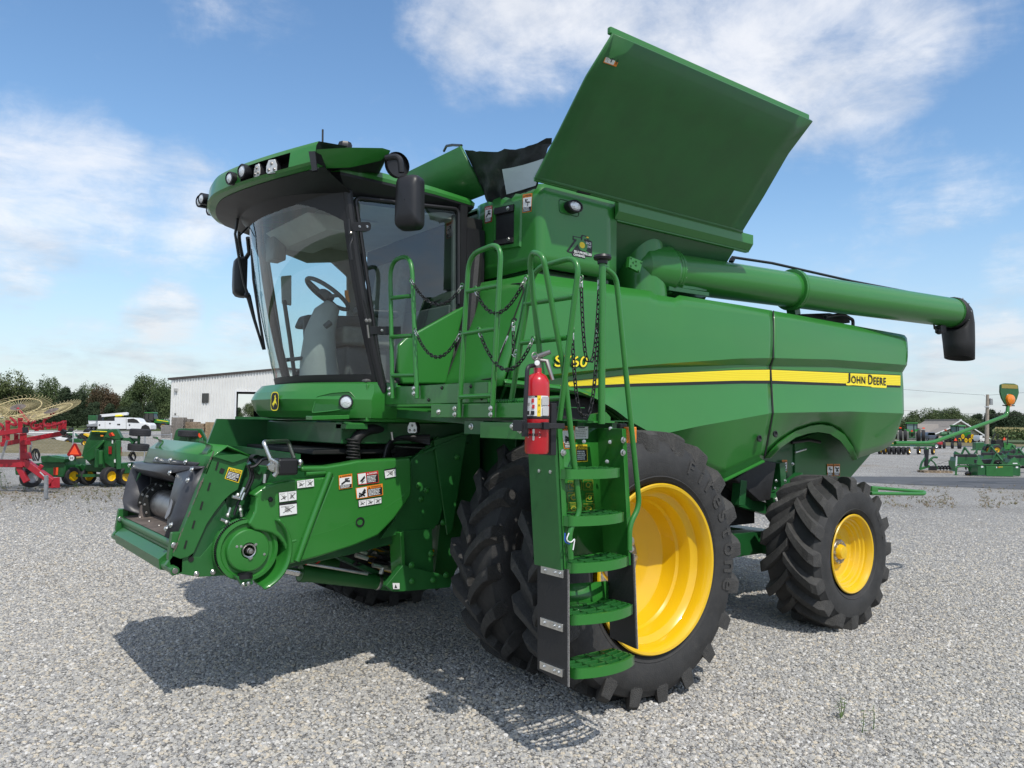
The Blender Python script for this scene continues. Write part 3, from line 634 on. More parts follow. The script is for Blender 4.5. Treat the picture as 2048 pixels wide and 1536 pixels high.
mb = MB(); yh = YL - .03
mb.prism(fillet([PY(704, 444, yh), PY(742, 444, yh), PY(742, 462, yh), PY(704, 462, yh)], .03, 4, True), (0, .015, 0), BLACK)
mb.bolts([PY(719, 453, yh), PY(734, 453, yh)], (0, -1, 0), .007, ZINC); mb.build('door_hinge', doorL)
mb = MB(); mb.tube([PY(698, 438, YL - .05), PY(700, 470, YL - .05)], .012, BLACK, 8); mb.tube(fillet([PY(701, 465, YL - .06), PY(706, 476, YL - .06), PY(700, 490, YL - .06), PY(704, 520, YL - .06)], .03), .012, BLACK, 8)
mb.ball(PY(702, 466, YL - .07), .012, STEEL, 8); mb.build('door_hinge', doorL); mb = MB()
mb.tube([PY(724, 600, YL - .05), PY(734, 640, YL - .05), PY(737, 672, YL - .05)], .014, BLACK, 8); mb.tube([PY(735, 650, YL - .06), PY(738, 676, YL - .06)], .008, STEEL, 8)
mb.bolts([PY(733, 641, YL - .06), PY(739, 641, YL - .06)], (0, -1, 0), .01, STEEL); mb.build('gas_strut', doorL)
mb = MB(); mb.bar(PY(737, 661, YL - .02), PY(800, 661, YL - .02), .03, .06, BLACK); mb.bolts([PY(764, 661, YL - .035)], (0, -1, 0), .008, ZINC); mb.build('grab_bar', doorL, bevel=.006)
# nose below the windshield
def nx(y, xc, b): t = abs(y - YC) / (HW + .02); return xc + b * max(t - .16, 0) ** 1.9 / (.84 ** 1.9) 
rows = []
for z, xc, b, sd in ((2.275, 2.45, .40, 0), (2.262, 2.36, .46, .0), (2.20, 2.30, .50, .015), (2.14, 2.27, .50, .02), (2.05, 2.31, .47, .015), (2.0, 2.36, .44, 0), (1.985, 2.50, .40, -.03)):
    ys = [YL - sd + (2 * HW + 2 * sd) * i / 40 for i in range(41)]
    rows.append([Vector((3.0, ys[0], z))] + [Vector((nx(y, xc, b), y, z)) for y in ys] + [Vector((3.0, ys[-1], z))])
mb = MB(); mb.grid(rows, GREEN); nose = mb.build('cab_nose', CB, ang=14)
mb = MB(); mb.box((2.75, YL + .02, 1.97), (3.6, YRR - .02, 2.26), GREEN); mb.build('cab_floor', cab, bevel=.01)
# lamp recess and lamp
def on_nose(px, py):
    d = ray(px, py).normalized(); t = 4.0
    for _ in range(4000):
        p = CAM + d * t
        if p.z < 2.27 and p.x > nx(p.y, 2.285, .50) and abs(p.y - YC) < HW + .02: return p
        if p.y > YL - .02 and abs(p.y - YC) < HW + .02 and p.x > 2.79: return p
        t += .001
    return p
P_ = on_nose(693, 804); e_ = .01
nl = (on_nose(705, 804) - P_).cross(on_nose(693, 812) - P_).normalized(); nl = nl if nl.dot(FW) < 0 else -nl; nl = Vector((nl.x, nl.y, 0)).normalized()
mb = MB(); pl = [on_nose(*q) + nl * .004 for q in ((624, 826), (634, 793), (664, 786), (700, 783), (713, 799), (706, 815), (664, 822))]
mb.poly(pl, GREENM); mb.tube(fillet(pl, .02, 3, True), .005, GREEN, 6, closed=True); mb.build('lamp_bezel', nose)
mb = MB(); mb.lathe([(.052, -.02), (.056, .012), (.046, .014), (.044, .006)], P_ + nl * .006, nl, BLACK, 24); mb.lathe([(.045, .006), (.02, .014), (.0001, .015)], P_ + nl * .006, nl, LENS, 24); mb.build('headlight', nose)
# badge with the leaping deer
Bc = PP(557, 803, (2.285, 6.13, 2.13), Vector((-1, -.28, 0))) + Vector((-.02, -.006, 0)); nb = Vector((-1, -.28, .05)).normalized(); hx = nb.cross(Vector((0, 0, 1))).normalized(); hz = hx.cross(nb)
if hx.dot(RT) < 0: hx = -hx
d = Decal(Bc - hx * .05 + Vector((0, 0, .075)), Bc + hx * .05 + Vector((0, 0, .075)), Bc + hx * .05 - Vector((0, 0, .075)), Bc - hx * .05 - Vector((0, 0, .075)), nb); d.k = 28
sup = lambda r, n=28: [(.5 + r * math.copysign(abs(math.cos(a)) ** .6, math.cos(a)) * .5, .5 + r * math.copysign(abs(math.sin(a)) ** .6, math.sin(a)) * .5) for a in [2 * math.pi * i / n for i in range(n)]]
d.poly(sup(1.0), STRIPE); d.poly(sup(.9), INK)
d.poly([(.22, .62), (.45, .45), (.50, .30), (.42, .18), (.52, .22), (.60, .14), (.60, .28), (.70, .36), (.62, .42), (.72, .55), (.80, .72), (.66, .60), (.52, .60), (.44, .70), (.34, .84), (.38, .66), (.26, .74)], STRIPE)
d.build('deer_badge', nose)
# ---- roof ------------------------------------------------
def roofplan(e, xf, bow, n=16):                # outline: bowed front, straight sides
    pts = []
    for i in range(n + 1):
        t = -1 + 2 * i / n; y = YC + t * (HW + e); pts.append(Vector((xf + bow * abs(t) ** 2.2, y, 0)))
    return pts
def ring(e, xf, bow, xr, z, zr=None):
    pts = roofplan(e, xf, bow); zr = z if zr is None else zr
    L = [Vector((lerp(pts[0].x, xr, s), YC - HW - e + .10 * s ** 3, 0)) for s in (1, .66, .33)]; R = [Vector((p.x, 2 * YC - p.y, 0)) for p in L[::-1]]
    out = L + pts + R
    for p in out: p.z = lerp(z, zr, max(0, min(1, (p.x - 2.2) / 1.4)))
    return out
mb = MB(); rr_ = [ring(-.05, 2.22, .36, 3.62, 3.60, 3.70), ring(.02, 2.10, .40, 3.68, 3.72, 3.74), ring(.06, 2.05, .40, 3.72, 3.79, 3.79), ring(.06, 2.05, .40, 3.72, 3.815, 3.81)]
mb.grid(rr_, BLACK, cu=True); roof = mb.build('roof', cab, ang=30)
mb = MB(); rr_ = [ring(.062, 2.048, .40, 3.722, 3.812, 3.806), ring(.065, 2.045, .40, 3.725, 3.84, 3.83), ring(.03, 2.10, .38, 3.70, 3.90, 3.87), ring(-.2, 2.4, .3, 3.5, 3.97, 3.93), ring(-.7, 2.8, .1, 3.2, 3.99, 3.95)]
mb.grid(rr_, GREEN, cu=True); mb.poly(rr_[-1], GREEN); mb.build('roof_cap', roof, ang=30)
# visor: brow over the windshield, lamp pockets either side, wing towards the mirror
def vx(t): return 1.84 + .36 * abs(t) ** 1.7
n = 32; HV = 1.10; rows = []
for z0, dx, c in ((3.785, .07, 0), (3.795, .02, 0), (3.81, .0, 0), (3.922, .012, 0), (3.958, .03, 0), (3.972, .25, 0)):
    rows.append([Vector((vx(t) + dx, YC + t * HV, z0 - .055 * (1 - t * t))) for t in [-1 + 2 * i / n for i in range(n + 1)]])
pk = lambda i: any(abs(abs(-1 + 2 * (i + .5) / n) - c) < .20 for c in (.60,))
mb = MB(); 
for k in range(len(rows) - 1):
    for i in range(n):
        if k == 2 and pk(i): continue
        mb.quad(rows[k][i], rows[k][i + 1], rows[k + 1][i + 1], rows[k + 1][i], GREEN)
visor = mb.build('roof_visor', cab, ang=25)
for half in (range(n // 2), range(n // 2, n)):
    mb = MB()
    for i in half:
        if pk(i):
            q = [rows[2][i], rows[2][i + 1], rows[3][i + 1], rows[3][i]]; o_ = Vector((.14, 0, 0))
            mb.quad(*[p + o_ for p in q], BLACK); mb.quad(q[0], q[1], q[1] + o_, q[0] + o_, BLACK); mb.quad(q[3], q[2], q[2] + o_, q[3] + o_, BLACK)
            for a, b, j in ((0, 3, i - 1), (1, 2, i + 1)):
                if not pk(j): mb.quad(q[a], q[b], q[b] + o_, q[a] + o_, BLACK)
    mb.build('lamp_pocket', visor)
mb = MB(); mb.grid([[p + Vector((0, 0, -.004)) for p in rows[0]], [Vector((wx(min(max(p.y, YL), YRR), 3.7) + .02, min(max(p.y, YL - .05), YRR + .05), 3.68)) for p in rows[0]]], BLACK)
for s in (0, 1):
    f = Vector if s == 0 else mir
    a = f(rows[0][0]); b = f(rows[5][0])
    mb.poly([f(r[0]) for r in rows] + [f((2.45, 5.42, 3.93)), f((2.45, 5.42, 3.80))], BLACK)
mb.build('visor_underside', visor)
def wing(s):
    f = Vector if s == 0 else mir
    T = [PY(x, y, yy) for x, y, yy in ((632, 299, 5.19), (700, 295, 5.12), (765, 296, 5.06), (781, 301, 5.05))]; Bm = [PY(x, y, yy) for x, y, yy in ((638, 337, 5.27), (700, 335, 5.21), (760, 322, 5.13), (776, 310, 5.09))]
    Mi = [lerp(a, b, .66) + Vector((-.002, -.012, 0)) for a, b in zip(T, Bm)]
    back = [Vector((p.x + .12, 5.42, 3.93)) for p in T]; bb = [Vector((p.x + .08, 5.43, 3.85)) for p in Bm]
    mb = MB(); mb.grid([[f(p) for p in r] for r in (back, T, Mi, Bm)], GREEN); mb.grid([[f(p) for p in r] for r in (Bm, bb)], BLACK); mb.poly([f(p) for p in (back[-1], T[-1], Mi[-1], Bm[-1], bb[-1])], GREEN)
    return mb.build('visor_wing', visor, ang=20)
wing(0); wing(1)
mb = MB(); q = [PY(x, y, 5.17) for x, y in ((617, 303), (630, 302), (634, 340), (624, 342))]; mb.prism(q, (.02, .03, 0), BLACK); mb.build('visor_gap', visor)
# work lamps in the pockets: two square three-bulb lamps and two round ones a side
def lamp3(o, nrm, size, parent):
    nrm = Vector(nrm).normalized(); hx = nrm.cross(Vector((0, 0, 1))).normalized(); hz = hx.cross(nrm)
    sh = [(-.5, .36), (-.36, .5), (.36, .5), (.5, .36), (.5, -.1), (.3, -.55), (-.3, -.55), (-.5, -.1)]
    mb = MB(); pts = [Vector(o) + hx * a * size + hz * -b * size for a, b in sh]
    mb.prism([p - nrm * .05 for p in pts], nrm * .05, BLACK); mb.prism([p * 1 + (Vector(o) - p) * .08 for p in pts], nrm * .006, LAMPF)
    mb.bolts([Vector(o) + (hx * a + hz * b) * size + nrm * .006 for a, b in ((0, .22), (-.24, -.2), (.24, -.2))], nrm, size * .085, STEEL)
    return mb.build('work_lamp', parent, bevel=.003)
LAMPF = mat('lamp_face', (.62, .62, .60), .3, .3, .3)
lamp3(PP(544, 334, (2.02, 5.6, 3.86), Vector((1, .3, 0))), (-1, -.55, 0), .105, visor); lamp3(PP(515, 342, (1.99, 5.7, 3.85), Vector((1, .3, 0))), (-1, -.15, 0), .098, visor)
for px, py, y, r in ((483, 342, 5.84, .055), (458, 356, 5.97, .05), (398, 402, 7.15, .055), (402, 397, 7.0, .05), (418, 420, 7.25, .05), (424, 398, 6.9, .045)):
    mb = MB(); o = PY(px, py, y); mb.lathe([(r * .8, .12), (r, .1), (r, 0), (r * .86, -.006), (r * .84, .012)], o, (1, .25, .05), BLACK, 20); mb.lathe([(r * .85, .006), (r * .4, -.008), (.0001, -.01)], o, (1, .25, .05), LENS, 20); mb.build('round_work_lamp', visor)
mb = MB(); mb.tube([PY(645, 300, 5.9), PY(645.5, 259, 5.9)], .008, BLACK, 8); mb.build('antenna', roof)
mb = MB(); o = PY(690, 292, 5.7); mb.lathe([(.055, -.03), (.06, .0), (.05, .025), (.03, .03), (.0001, .03)], o, (0, 0, 1), BLACK, 8, smooth=False); mb.build('beacon_base', roof)
# ---- mirrors ------------------------------------------------
def rrect(cx, cz, w, h, r, taper=0): return fillet([Vector((cx - w / 2 + taper, 0, cz + h / 2)), Vector((cx + w / 2 - taper, 0, cz + h / 2)), Vector((cx + w / 2, 0, cz - h / 2)), Vector((cx - w / 2, 0, cz - h / 2))], r, 6, True)
def mirror_head(o, w, h, nrm, parent):
    nrm = Vector(nrm).normalized(); hx = nrm.cross(Vector((0, 0, 1))).normalized(); mb = MB(); rows = []
    for e, k in ((.0, .97), (-.015, 1.0), (.03, 1.0), (.07, .96), (.095, .82), (.105, .5), (.107, .02)):
        rows.append([Vector(o) + hx * p.x * k + Vector((0, 0, p.z * k)) + nrm * e for p in rrect(0, 0, w, h, .06, .008)])
    mb.grid(rows, BLACK, cu=True); h_ = mb.build('mirror_housing', parent, ang=50)
    m = MB(); m.poly([Vector(o) + hx * p.x * .92 + Vector((0, 0, p.z * .94)) - nrm * .004 for p in rrect(0, 0, w, h, .05)], CHROME); m.build('mirror_glass', parent)
mL = empty('mirror', (0, 0, 0), CB); yM = 4.93
mo = PY(811, 405, yM); mirror_head(mo + Vector((.05, .0, 0)), .205, .395, (-.85, -.52, .02), mL)
mb = MB(); mb.tube(fillet([PY(772, 316, 5.05), PY(800, 312, 4.95), PY(803, 345, 4.95)], .07, 6), .022, BLACK, 10); mb.lathe([(.095, 0), (.1, .02), (.095, .04), (.0001, .045)], PY(797, 329, 5.1), (.0, 1, 0), BLACK, 24); mb.build('mirror_arm', mL)
mR = empty('mirror', (0, 0, 0), CB)
mo = PY(488, 555, 7.75); mirror_head(mo, .20, .40, (-.95, .15, 0), mR)
mb = MB(); mb.tube(fillet([PY(480, 420, 7.4), PY(478, 480, 7.7), PY(485, 515, 7.75)], .08, 6), .018, BLACK, 8)
mb.tube([PY(496, 475, 7.5), PY(499, 505, 7.6), PY(492, 516, 7.7)], .022, BLACK, 8); mb.build('mirror_arm', mR)
# wipers and washer tubes across the front
mb = MB()
W = lambda px, py, o=.03: (lambda p: Vector((p.x, p.y, p.z)))(PY(px, py, 6.75) + Vector((-o - .02, 0, 0)))
mb.tube([W(489, 428), W(482, 470), W(490, 520), W(500, 570), W(508, 592)], .012, BLACK, 6); mb.tube([W(508, 592), W(520, 640), W(538, 700)], [.022, .014, .010], BLACK, 6)
mb.tube([W(512, 500, .02), W(516, 560, .02), W(528, 640, .02), W(538, 700, .02)], .012, BLACK, 6); mb.ball(W(506, 592), .03, BLACK, 8); mb.tube([W(489, 475), W(515, 448)], .008, BLACK, 6)
mb.build('wiper', cab)
# ---- inside the cab ------------------------------------------------
mb = MB()
mb.box((2.75, YL + .05, 2.27), (3.58, YRR - .05, 2.30), GREYD)
mb.box((3.50, YL + .06, 2.3), (3.58, YRR - .06, 2.95), GREYD); mb.box((2.62, YL + .08, 3.66), (3.56, YRR - .08, 3.72), GREY)
ye = YRR - .04
mb.prism([(2.68, ye, 3.66), (2.76, ye, 3.56), (3.0, ye, 3.50), (3.25, ye, 3.54), (3.42, ye, 3.42), (3.44, ye, 2.6), (3.58, ye, 2.6), (3.58, ye, 3.70)], (0, .03, 0), GREY)
mb.prism([(2.87, ye, 2.30), (3.5, ye, 2.30), (3.5, ye, 2.72), (3.2, ye, 2.72), (2.9, ye, 2.42)], (0, .03, 0), GREYD)
mb.prism([(2.45, 5.9, 3.64), (2.62, 5.9, 3.52), (2.9, 5.9, 3.52), (3.1, 5.9, 3.66)], (0, .95, 0), GREY)
mb.box((2.5, 6.75, 3.40), (2.62, 6.95, 3.62), GREYD)
mb.prism([(3.52, YL + .02, 2.3), (3.58, YL + .02, 2.3), (3.58, YL + .02, 3.7), (3.50, YL + .02, 3.7)], (0, .04, 0), GREYD)
mb.build('cab_interior', cab, bevel=.02)
mb = MB(); sx, sy = 3.12, YC + .02
mb.box((sx - .25, sy - .26, 2.62), (sx + .25, sy + .26, 2.78), SEAT); mb.prism([(sx + .18, sy - .25, 2.74), (sx + .32, sy - .25, 2.74), (sx + .42, sy - .22, 3.42), (sx + .30, sy - .22, 3.44)], (0, .48, 0), SEAT)
mb.box((sx - .2, sy - .2, 2.3), (sx + .2, sy + .2, 2.62), GREYD); mb.box((sx - .22, sy - .40, 2.86), (sx + .2, sy - .30, 2.93), GREYD); mb.prism([(sx - .40, sy + .30, 2.80), (sx + .25, sy + .30, 2.80), (sx + .25, sy + .30, 2.96), (sx - .35, sy + .30, 2.92)], (0, .2, 0), GREYD)
mb.build('driver_seat', cab, bevel=.05, seg=3)
# steering column and wheel
mb = MB(); yq = 6.18
col = [PY(x, y, yq) for x, y in ((640, 768), (637, 720), (640, 665), (652, 628), (665, 612))]
mb.tube(col, [.20, .165, .14, .12, .08], GREYM, 16) if False else mb.tube(col, [.17, .15, .125, .105, .07], GREY, 16)
mb.bar(PY(612, 640, yq + .1), PY(616, 720, yq + .1), .03, .05, GREYD); mb.tube([PY(660, 645, yq - .1), PY(648, 655, yq - .1)], .03, GREYD, 8)
mb.tube([PY(572, 720, yq), PY(625, 714, yq)], .016, GREYD, 8); mb.build('steering_column', cab)
wc = PY(655, 588, yq); wn = Vector((-.50, 0, 1)).normalized() ; wn = Vector((.55, -.1, .83)).normalized(); x, y = frame(wn); R_ = .205
mb = MB(); mb.tube([wc + (x * math.cos(a) + y * math.sin(a)) * R_ for a in [2 * math.pi * i / 40 for i in range(40)]], .018, GREYD, 10, closed=True)
for a in (.3, 2.4, 4.5): mb.tube([wc - wn * .03, wc + (x * math.cos(a) + y * math.sin(a)) * R_], .016, GREYD, 8)
mb.lathe([(.07, -.05), (.07, .0), (.05, .015), (.0001, .015)], wc, wn, GREYD, 16); mb.build('steering_wheel', cab)
mb = MB(); q = PY(693, 588, yq - .08); mb.tube([q + Vector((0, 0, .03)), q, q + Vector((.02, 0, -.07))], .018, ORANGE, 8); mb.build('shift_lever', cab)
mb = MB(); yq2 = 6.72; q = [PY(x, y, yq2) for x, y in ((562, 552), (583, 550), (583, 610), (564, 606))]; mb.prism(q, (.02, .06, 0), GREY); mb.tube([PY(568, 600, yq2), PY(580, 680, yq2 + .1), PY(590, 760, yq2 + .2)], .02, GREYD, 8); mb.build('monitor', cab, bevel=.008)
mb = MB(); mb.quad(*[PY(x, y, 6.55) for x, y in ((682, 691), (696, 690), (699, 713), (685, 714))], WHITE); mb.build('paper_sticker', cab); mb = MB(); mb.quad(*[PY(x, y, YL + .03) for x, y in ((912, 517), (924, 519), (924, 531), (913, 529))], mat('pale_sticker', (.45, .62, .55), .6)); mb.build('paper_sticker', cab)
# ---- platform, rails, chains, ladder ------------------------------------------------
plat = empty('platform', (0, 0, 0), CB); XP = 2.9
def pxz(x, y, xp=XP): return PX(x, y, xp)
mb = MB()
a, b = pxz(738, 770), pxz(985, 776); c, d_ = pxz(738, 800), pxz(985, 806)
mb.box((XP - .01, 4.02, 2.105), (XP + .03, YL - .005, 2.235), GREEN)
mb.bolts([Vector((XP - .012, y, z)) for y, z in ((4.2, 2.21), (4.55, 2.21), (4.72, 2.13), (4.08, 2.13))], (-1, 0, 0), .009, DARK)
mb.build('platform_beam', plat, bevel=.008)
mb = MB(); mb.box((XP - .03, 3.55, 2.008), (XP + .02, 4.66, 2.098), GREEN); mb.bolts([pxz(885, 824) + Vector((-.03, 0, 0))], (-1, 0, 0), .014, ZINC); mb.build('platform_beam', plat, bevel=.008)
mb = MB(); mb.box((XP - .02, 3.48, 1.88), (XP + .10, 4.08, 1.98), GREEN); mb.box((XP + .02, 4.1, 1.90), (XP + .14, 4.32, 1.99), FGREEN); mb.bolts([pxz(1031, 853) + Vector((-.02, 0, 0)), pxz(1045, 860) + Vector((-.02, 0, 0)), pxz(938, 853) + Vector((.02, 0, 0))], (-1, 0, 0), .015, ZINC); mb.build('platform_beam', plat, bevel=.006)
# perforated deck: a real sheet with round and cross shaped holes
def deck(x0, x1, y0, y1, z, name):
    bm = bmesh.new(); mb = MB(); nx_, ny = 5, max(2, round((y1 - y0) / .14)); dx, dy = (x1 - x0) / nx_, (y1 - y0) / ny
    for i in range(nx_):
        for j in range(ny):
            cx, cy = x0 + dx * (i + .5), y0 + dy * (j + .5); K = 16; r = .028 if (i + j) % 2 == 0 else .012
            ci = [Vector((cx + r * math.cos(2 * math.pi * k / K), cy + r * math.sin(2 * math.pi * k / K), z)) for k in range(K)]
            sq = []
            for k in range(K):
                a = 2 * math.pi * k / K; c_, s_ = math.cos(a), math.sin(a); q = min(dx / 2 / max(abs(c_), 1e-6), dy / 2 / max(abs(s_), 1e-6)); sq.append(Vector((cx + c_ * q, cy + s_ * q, z)))
            o = len(mb.v); mb.add(ci + sq, [(k, (k + 1) % K, K + (k + 1) % K, K + k) for k in range(K)], GREENM)
            for qx, qy in ((-1, -1), (1, -1), (1, 1), (-1, 1)):
                cn = Vector((cx + qx * dx / 2, cy + qy * dy / 2, z)); ks = sorted(range(K), key=lambda k: (sq[k] - cn).length)[:2]
                mb.add([sq[ks[0]], cn, sq[ks[1]]], [(0, 1, 2)], GREENM)
    return mb.build(name, plat, solid=.006)
deck(XP + .03, 3.66, 3.95, YL - .03, 2.09, 'deck_plate'); deck(XP + .02, 3.62, 3.50, 3.93, 2.0, 'deck_plate')
mb = MB()
for x in (XP + .12, 3.3, 3.6): mb.bar((x, 3.6, 1.96), (x, YL, 2.04), .05, .06, FGREEN)
for i in range(22):
    t = i / 21; mb.bar((XP - .005, 3.50 + t * .5, 2.10 - .0), (XP + .02, 3.50 + t * .5, 2.115), .012, .02, GREENM)
mb.build('deck_support', plat)
def rail(name, pts, r=.0165, fr_=.09, rungs=(), bolts=(), parent=None):
    mb = MB(); mb.tube(fillet(pts, fr_, 8), r, GREEN, 14)
    for a, b in rungs: mb.tube([a, b], r * .95, GREEN, 12)
    o = mb.build(name, parent or plat)
    if bolts:
        b_ = MB(); b_.bolts(bolts, (-1, 0, 0), .012, ZINC); b_.build('bolt_set', o)
    return o
X3 = XP - .035
rail('handrail', [pxz(785, 797, X3), pxz(780, 522, X3), pxz(823, 509, X3), pxz(834, 797, X3)], .0165, .20, [(pxz(783, 596, X3), pxz(823, 592, X3)), (pxz(784, 674, X3), pxz(826, 671, X3)), (pxz(785, 751, X3), pxz(831, 750, X3))], [pxz(x, y, X3 - .015) for x, y in ((779, 778), (779, 788), (828, 777), (828, 787))])
X3 = XP - .055
rail('handrail', [pxz(918, 834, X3), pxz(938, 510, X3), pxz(1003, 484, X3), pxz(984, 834, X3)], .0165, .12, [(pxz(932, 583, X3), pxz(998, 571, X3)), (pxz(925, 668, X3), pxz(992, 657, X3)), (pxz(919, 794, X3), pxz(986, 791, X3))], [pxz(x, y, X3 - .02) for x, y in ((910, 817), (910, 829), (982, 817), (982, 829))])
X3 = XP + .02
rail('handrail', [pxz(1022, 806, X3), pxz(1066, 537, X3), pxz(1160, 512, X3), pxz(1119, 840, X3)], .0165, .12, [(pxz(1050, 608, X3), pxz(1150, 593, X3)), (pxz(1040, 686, X3), pxz(1136, 675, X3)), (pxz(1024, 802, X3), pxz(1124, 796, X3))])
YLd = 3.38
lad = empty('boarding_ladder', (0, 0, 0), CB)
pd_ = lambda x, y, yy=YLd - .04: PY(x, y, yy)
rail('handrail', [PY(1090, 800, YLd + .12), PY(1060, 530, YLd + .12), PY(1064, 504, YLd + .08), pd_(1086, 510), pd_(1128, 740), pd_(1160, 1026), pd_(1138, 1062), pd_(1142, 1118)], .0165, .08, parent=lad)
o = rail('handrail', [pd_(1203, 848), pd_(1205, 520)], .021, .05, parent=lad)
mb = MB(); q = pd_(1205, 518); mb.lathe([(.03, -.03), (.032, -.01), (.05, -.005), (.056, .008), (.05, .022), (.02, .03), (.0001, .032)], q, (0, 0, 1), BLACK, 12); mb.build('knob', o)
rail('handrail', [pd_(1204, 532), pd_(1232, 552), pd_(1279, 1012), pd_(1259, 1050), pd_(1259, 1100)], .0165, .06, parent=lad)
mb = MB(); mb.prism([pd_(x, y, YLd - .01) for x, y in ((1182, 846), (1190, 828), (1212, 824), (1221, 834), (1221, 846))], (0, .04, 0), GREEN); mb.box((PY(1180, 848, YLd).x, YLd - .03, 1.985), (PY(1222, 848, YLd).x, YLd + .1, 1.995), GREEN); mb.build('rail_bracket', lad)
def chain(pts, name='chain', r=.0042, L=.038):
    pts = [Vector(p) for p in pts]; dens = []
    for a, b in zip(pts, pts[1:]):
        n = max(1, int((b - a).length / .004)); dens += [lerp(a, b, i / n) for i in range(n)]
    dens.append(pts[-1]); d = [0]
    for a, b in zip(dens, dens[1:]): d.append(d[-1] + (b - a).length)
    n = max(2, int(d[-1] / (L * .74))); mb = MB(); k = 0
    for i in range(n):
        t = d[-1] * (i + .5) / n
        while d[k + 1] < t: k += 1
        c = dens[k]; tg = (dens[min(k + 1, len(dens) - 1)] - dens[max(k - 1, 0)]).normalized(); x, y = frame(tg); s = x if i % 2 else y
        loop = [c + tg * (L / 2 - .006) * a + s * .0095 * b for a, b in ((-1, -1), (-1.25, -.5), (-1.25, .5), (-1, 1), (1, 1), (1.25, .5), (1.25, -.5), (1, -1))]
        mb.tube(loop, r, ZINC if i < 2 or i >= n - 2 else CHAINM, 6, closed=True)
    for e in (0, -1):
        x, y = Vector((0, 1, 0)), Vector((0, 0, 1)); mb.tube([pts[e] + x * .018 * math.cos(a) + y * (.018 * math.sin(a)) for a in [2 * math.pi * i / 12 for i in range(12)]], .004, GREEN, 6, closed=True)
    return mb.build(name, plat)
CHAINM = mat('black_chain', (.02, .02, .021), .45, .3)
def hang(a, b, sag, n=24):
    a = Vector(a); b = Vector(b); return [lerp(a, b, i / n) + Vector((0, 0, -sag * 4 * (i / n) * (1 - i / n))) for i in range(n + 1)]
xa, xb, xc = XP - .05, XP - .06, XP - .0
def hangp(a, m, b, xp, ya=None):
    A, M, B = (pxz(*a, xp), pxz(*m, xp), pxz(*b, xp)); C_ = M * 2 - (A + B) * .5
    return [A * (1 - t) ** 2 + C_ * 2 * t * (1 - t) + B * t * t for t in [i / 24 for i in range(25)]]
chain(hangp((822, 560), (872, 609), (924, 572), xa)); chain(hangp((830, 660), (872, 714), (920, 668), xa))
chain(hangp((950, 578), (995, 626), (1052, 556), xb)); chain(hangp((957, 660), (1010, 739), (1066, 678), xb))
chain(hangp((1027, 646), (1027, 706), (1032, 700), XP + .35))
def hangy(a, m, b, yy):
    A, M, B = PY(*a, yy), PY(*m, yy), PY(*b, yy); pts = []
    for i in range(31):
        t = i / 30; s = t * 2 - 1; k = 1 - abs(s) ** 3.0 if abs(s) <= 1 else 0
        p = lerp(A, B, t); base = lerp(A, B, .5); p.z = lerp(p.z, M.z, k); pts.append(p)
    return pts
chain(hangy((1162, 556), (1178, 723), (1199, 560), YLd - .02)); chain(hangy((1144, 660), (1166, 832), (1197, 655), YLd - .02))
# ladder: two channels, back panel, treads, rubber skirts
zs = {}
def lx(side, z):                                # edge X of the ladder at height z
    a = (PY(1124, 860, YLd), PY(1138, 1145, YLd)); b = (PY(1243, 860, YLd), PY(1256, 1110, YLd)); p, q = a if side == 0 else b
    return lerp(p.x, q.x, (z - p.z) / (q.z - p.z))
DEP = .22; zT, zM, zB = PY(1118, 856, YLd).z, PY(1140, 1140, YLd).z, PY(1150, 1366, YLd).z
mb = MB()
for s in (0, 1):
    sg_ = -1 if s == 0 else 1; T = zT; w = .035
    xo0, xo1 = lx(s, zT), lx(s, zM - .02); 
    mb.hexa([(xo1, YLd, zM - .02), (xo1 + sg_ * .006, YLd, zM - .02), (xo1 + sg_ * .006, YLd + DEP, zM - .02), (xo1, YLd + DEP, zM - .02), (xo0, YLd, zT), (xo0 + sg_ * .006, YLd, zT), (xo0 + sg_ * .006, YLd + DEP, zT), (xo0, YLd + DEP, zT)], GREEN)
    mb.hexa([(xo1 - sg_ * .0, YLd - .006, zM - .02), (xo1 + sg_ * w, YLd - .006, zM - .02), (xo1 + sg_ * w, YLd, zM - .02), (xo1, YLd, zM - .02), (xo0, YLd - .006, zT), (xo0 + sg_ * w, YLd - .006, zT), (xo0 + sg_ * w, YLd, zT), (xo0, YLd, zT)], GREEN)
# outer left cheek
cz0, cz1 = PY(1080, 905, YLd + .14).z, PY(1093, 1128, YLd + .14).z
mb.quad(Vector((lx(0, zT) - .045, YLd + .015, zT - .06)), Vector((lx(0, zM) - .045, YLd + .015, zM)), Vector((lx(0, zM) - .05, YLd + .25, zM)), Vector((lx(0, zT) - .05, YLd + .25, zT - .06)), GREENM)
mb.quad(Vector((lx(0, zT) - .045, YLd + .015, zT - .06)), Vector((lx(0, zM) - .045, YLd + .015, zM)), Vector((lx(0, zM), YLd - .003, zM)), Vector((lx(0, zT), YLd - .003, zT - .06)), GREENM)
bolts_ = [PY(x, y, YLd - .008) for x, y in ((1126, 905), (1245, 905), (1140, 1092), (1140, 1110), (1262, 1080), (1262, 1098), (1246, 880))]
mb.build('ladder_frame', lad, bevel=.004, solid=0)
mb = MB(); mb.bolts(bolts_, (0, -1, 0), .014, ZINC); mb.bolts([Vector((lx(0, 1.6) - .05, YLd + .06, 1.70)), Vector((lx(0, 1.6) - .05, YLd + .16, 1.70))], (-1, 0, 0), .012, ZINC)
mb.bolts([PY(x, y, YLd + .1) for x, y in ((1221, 857), (1220, 884), (1214, 923), (1168, 883))], (-.6, -.8, 0), .008, ZINC); mb.build('bolt_set', lad)
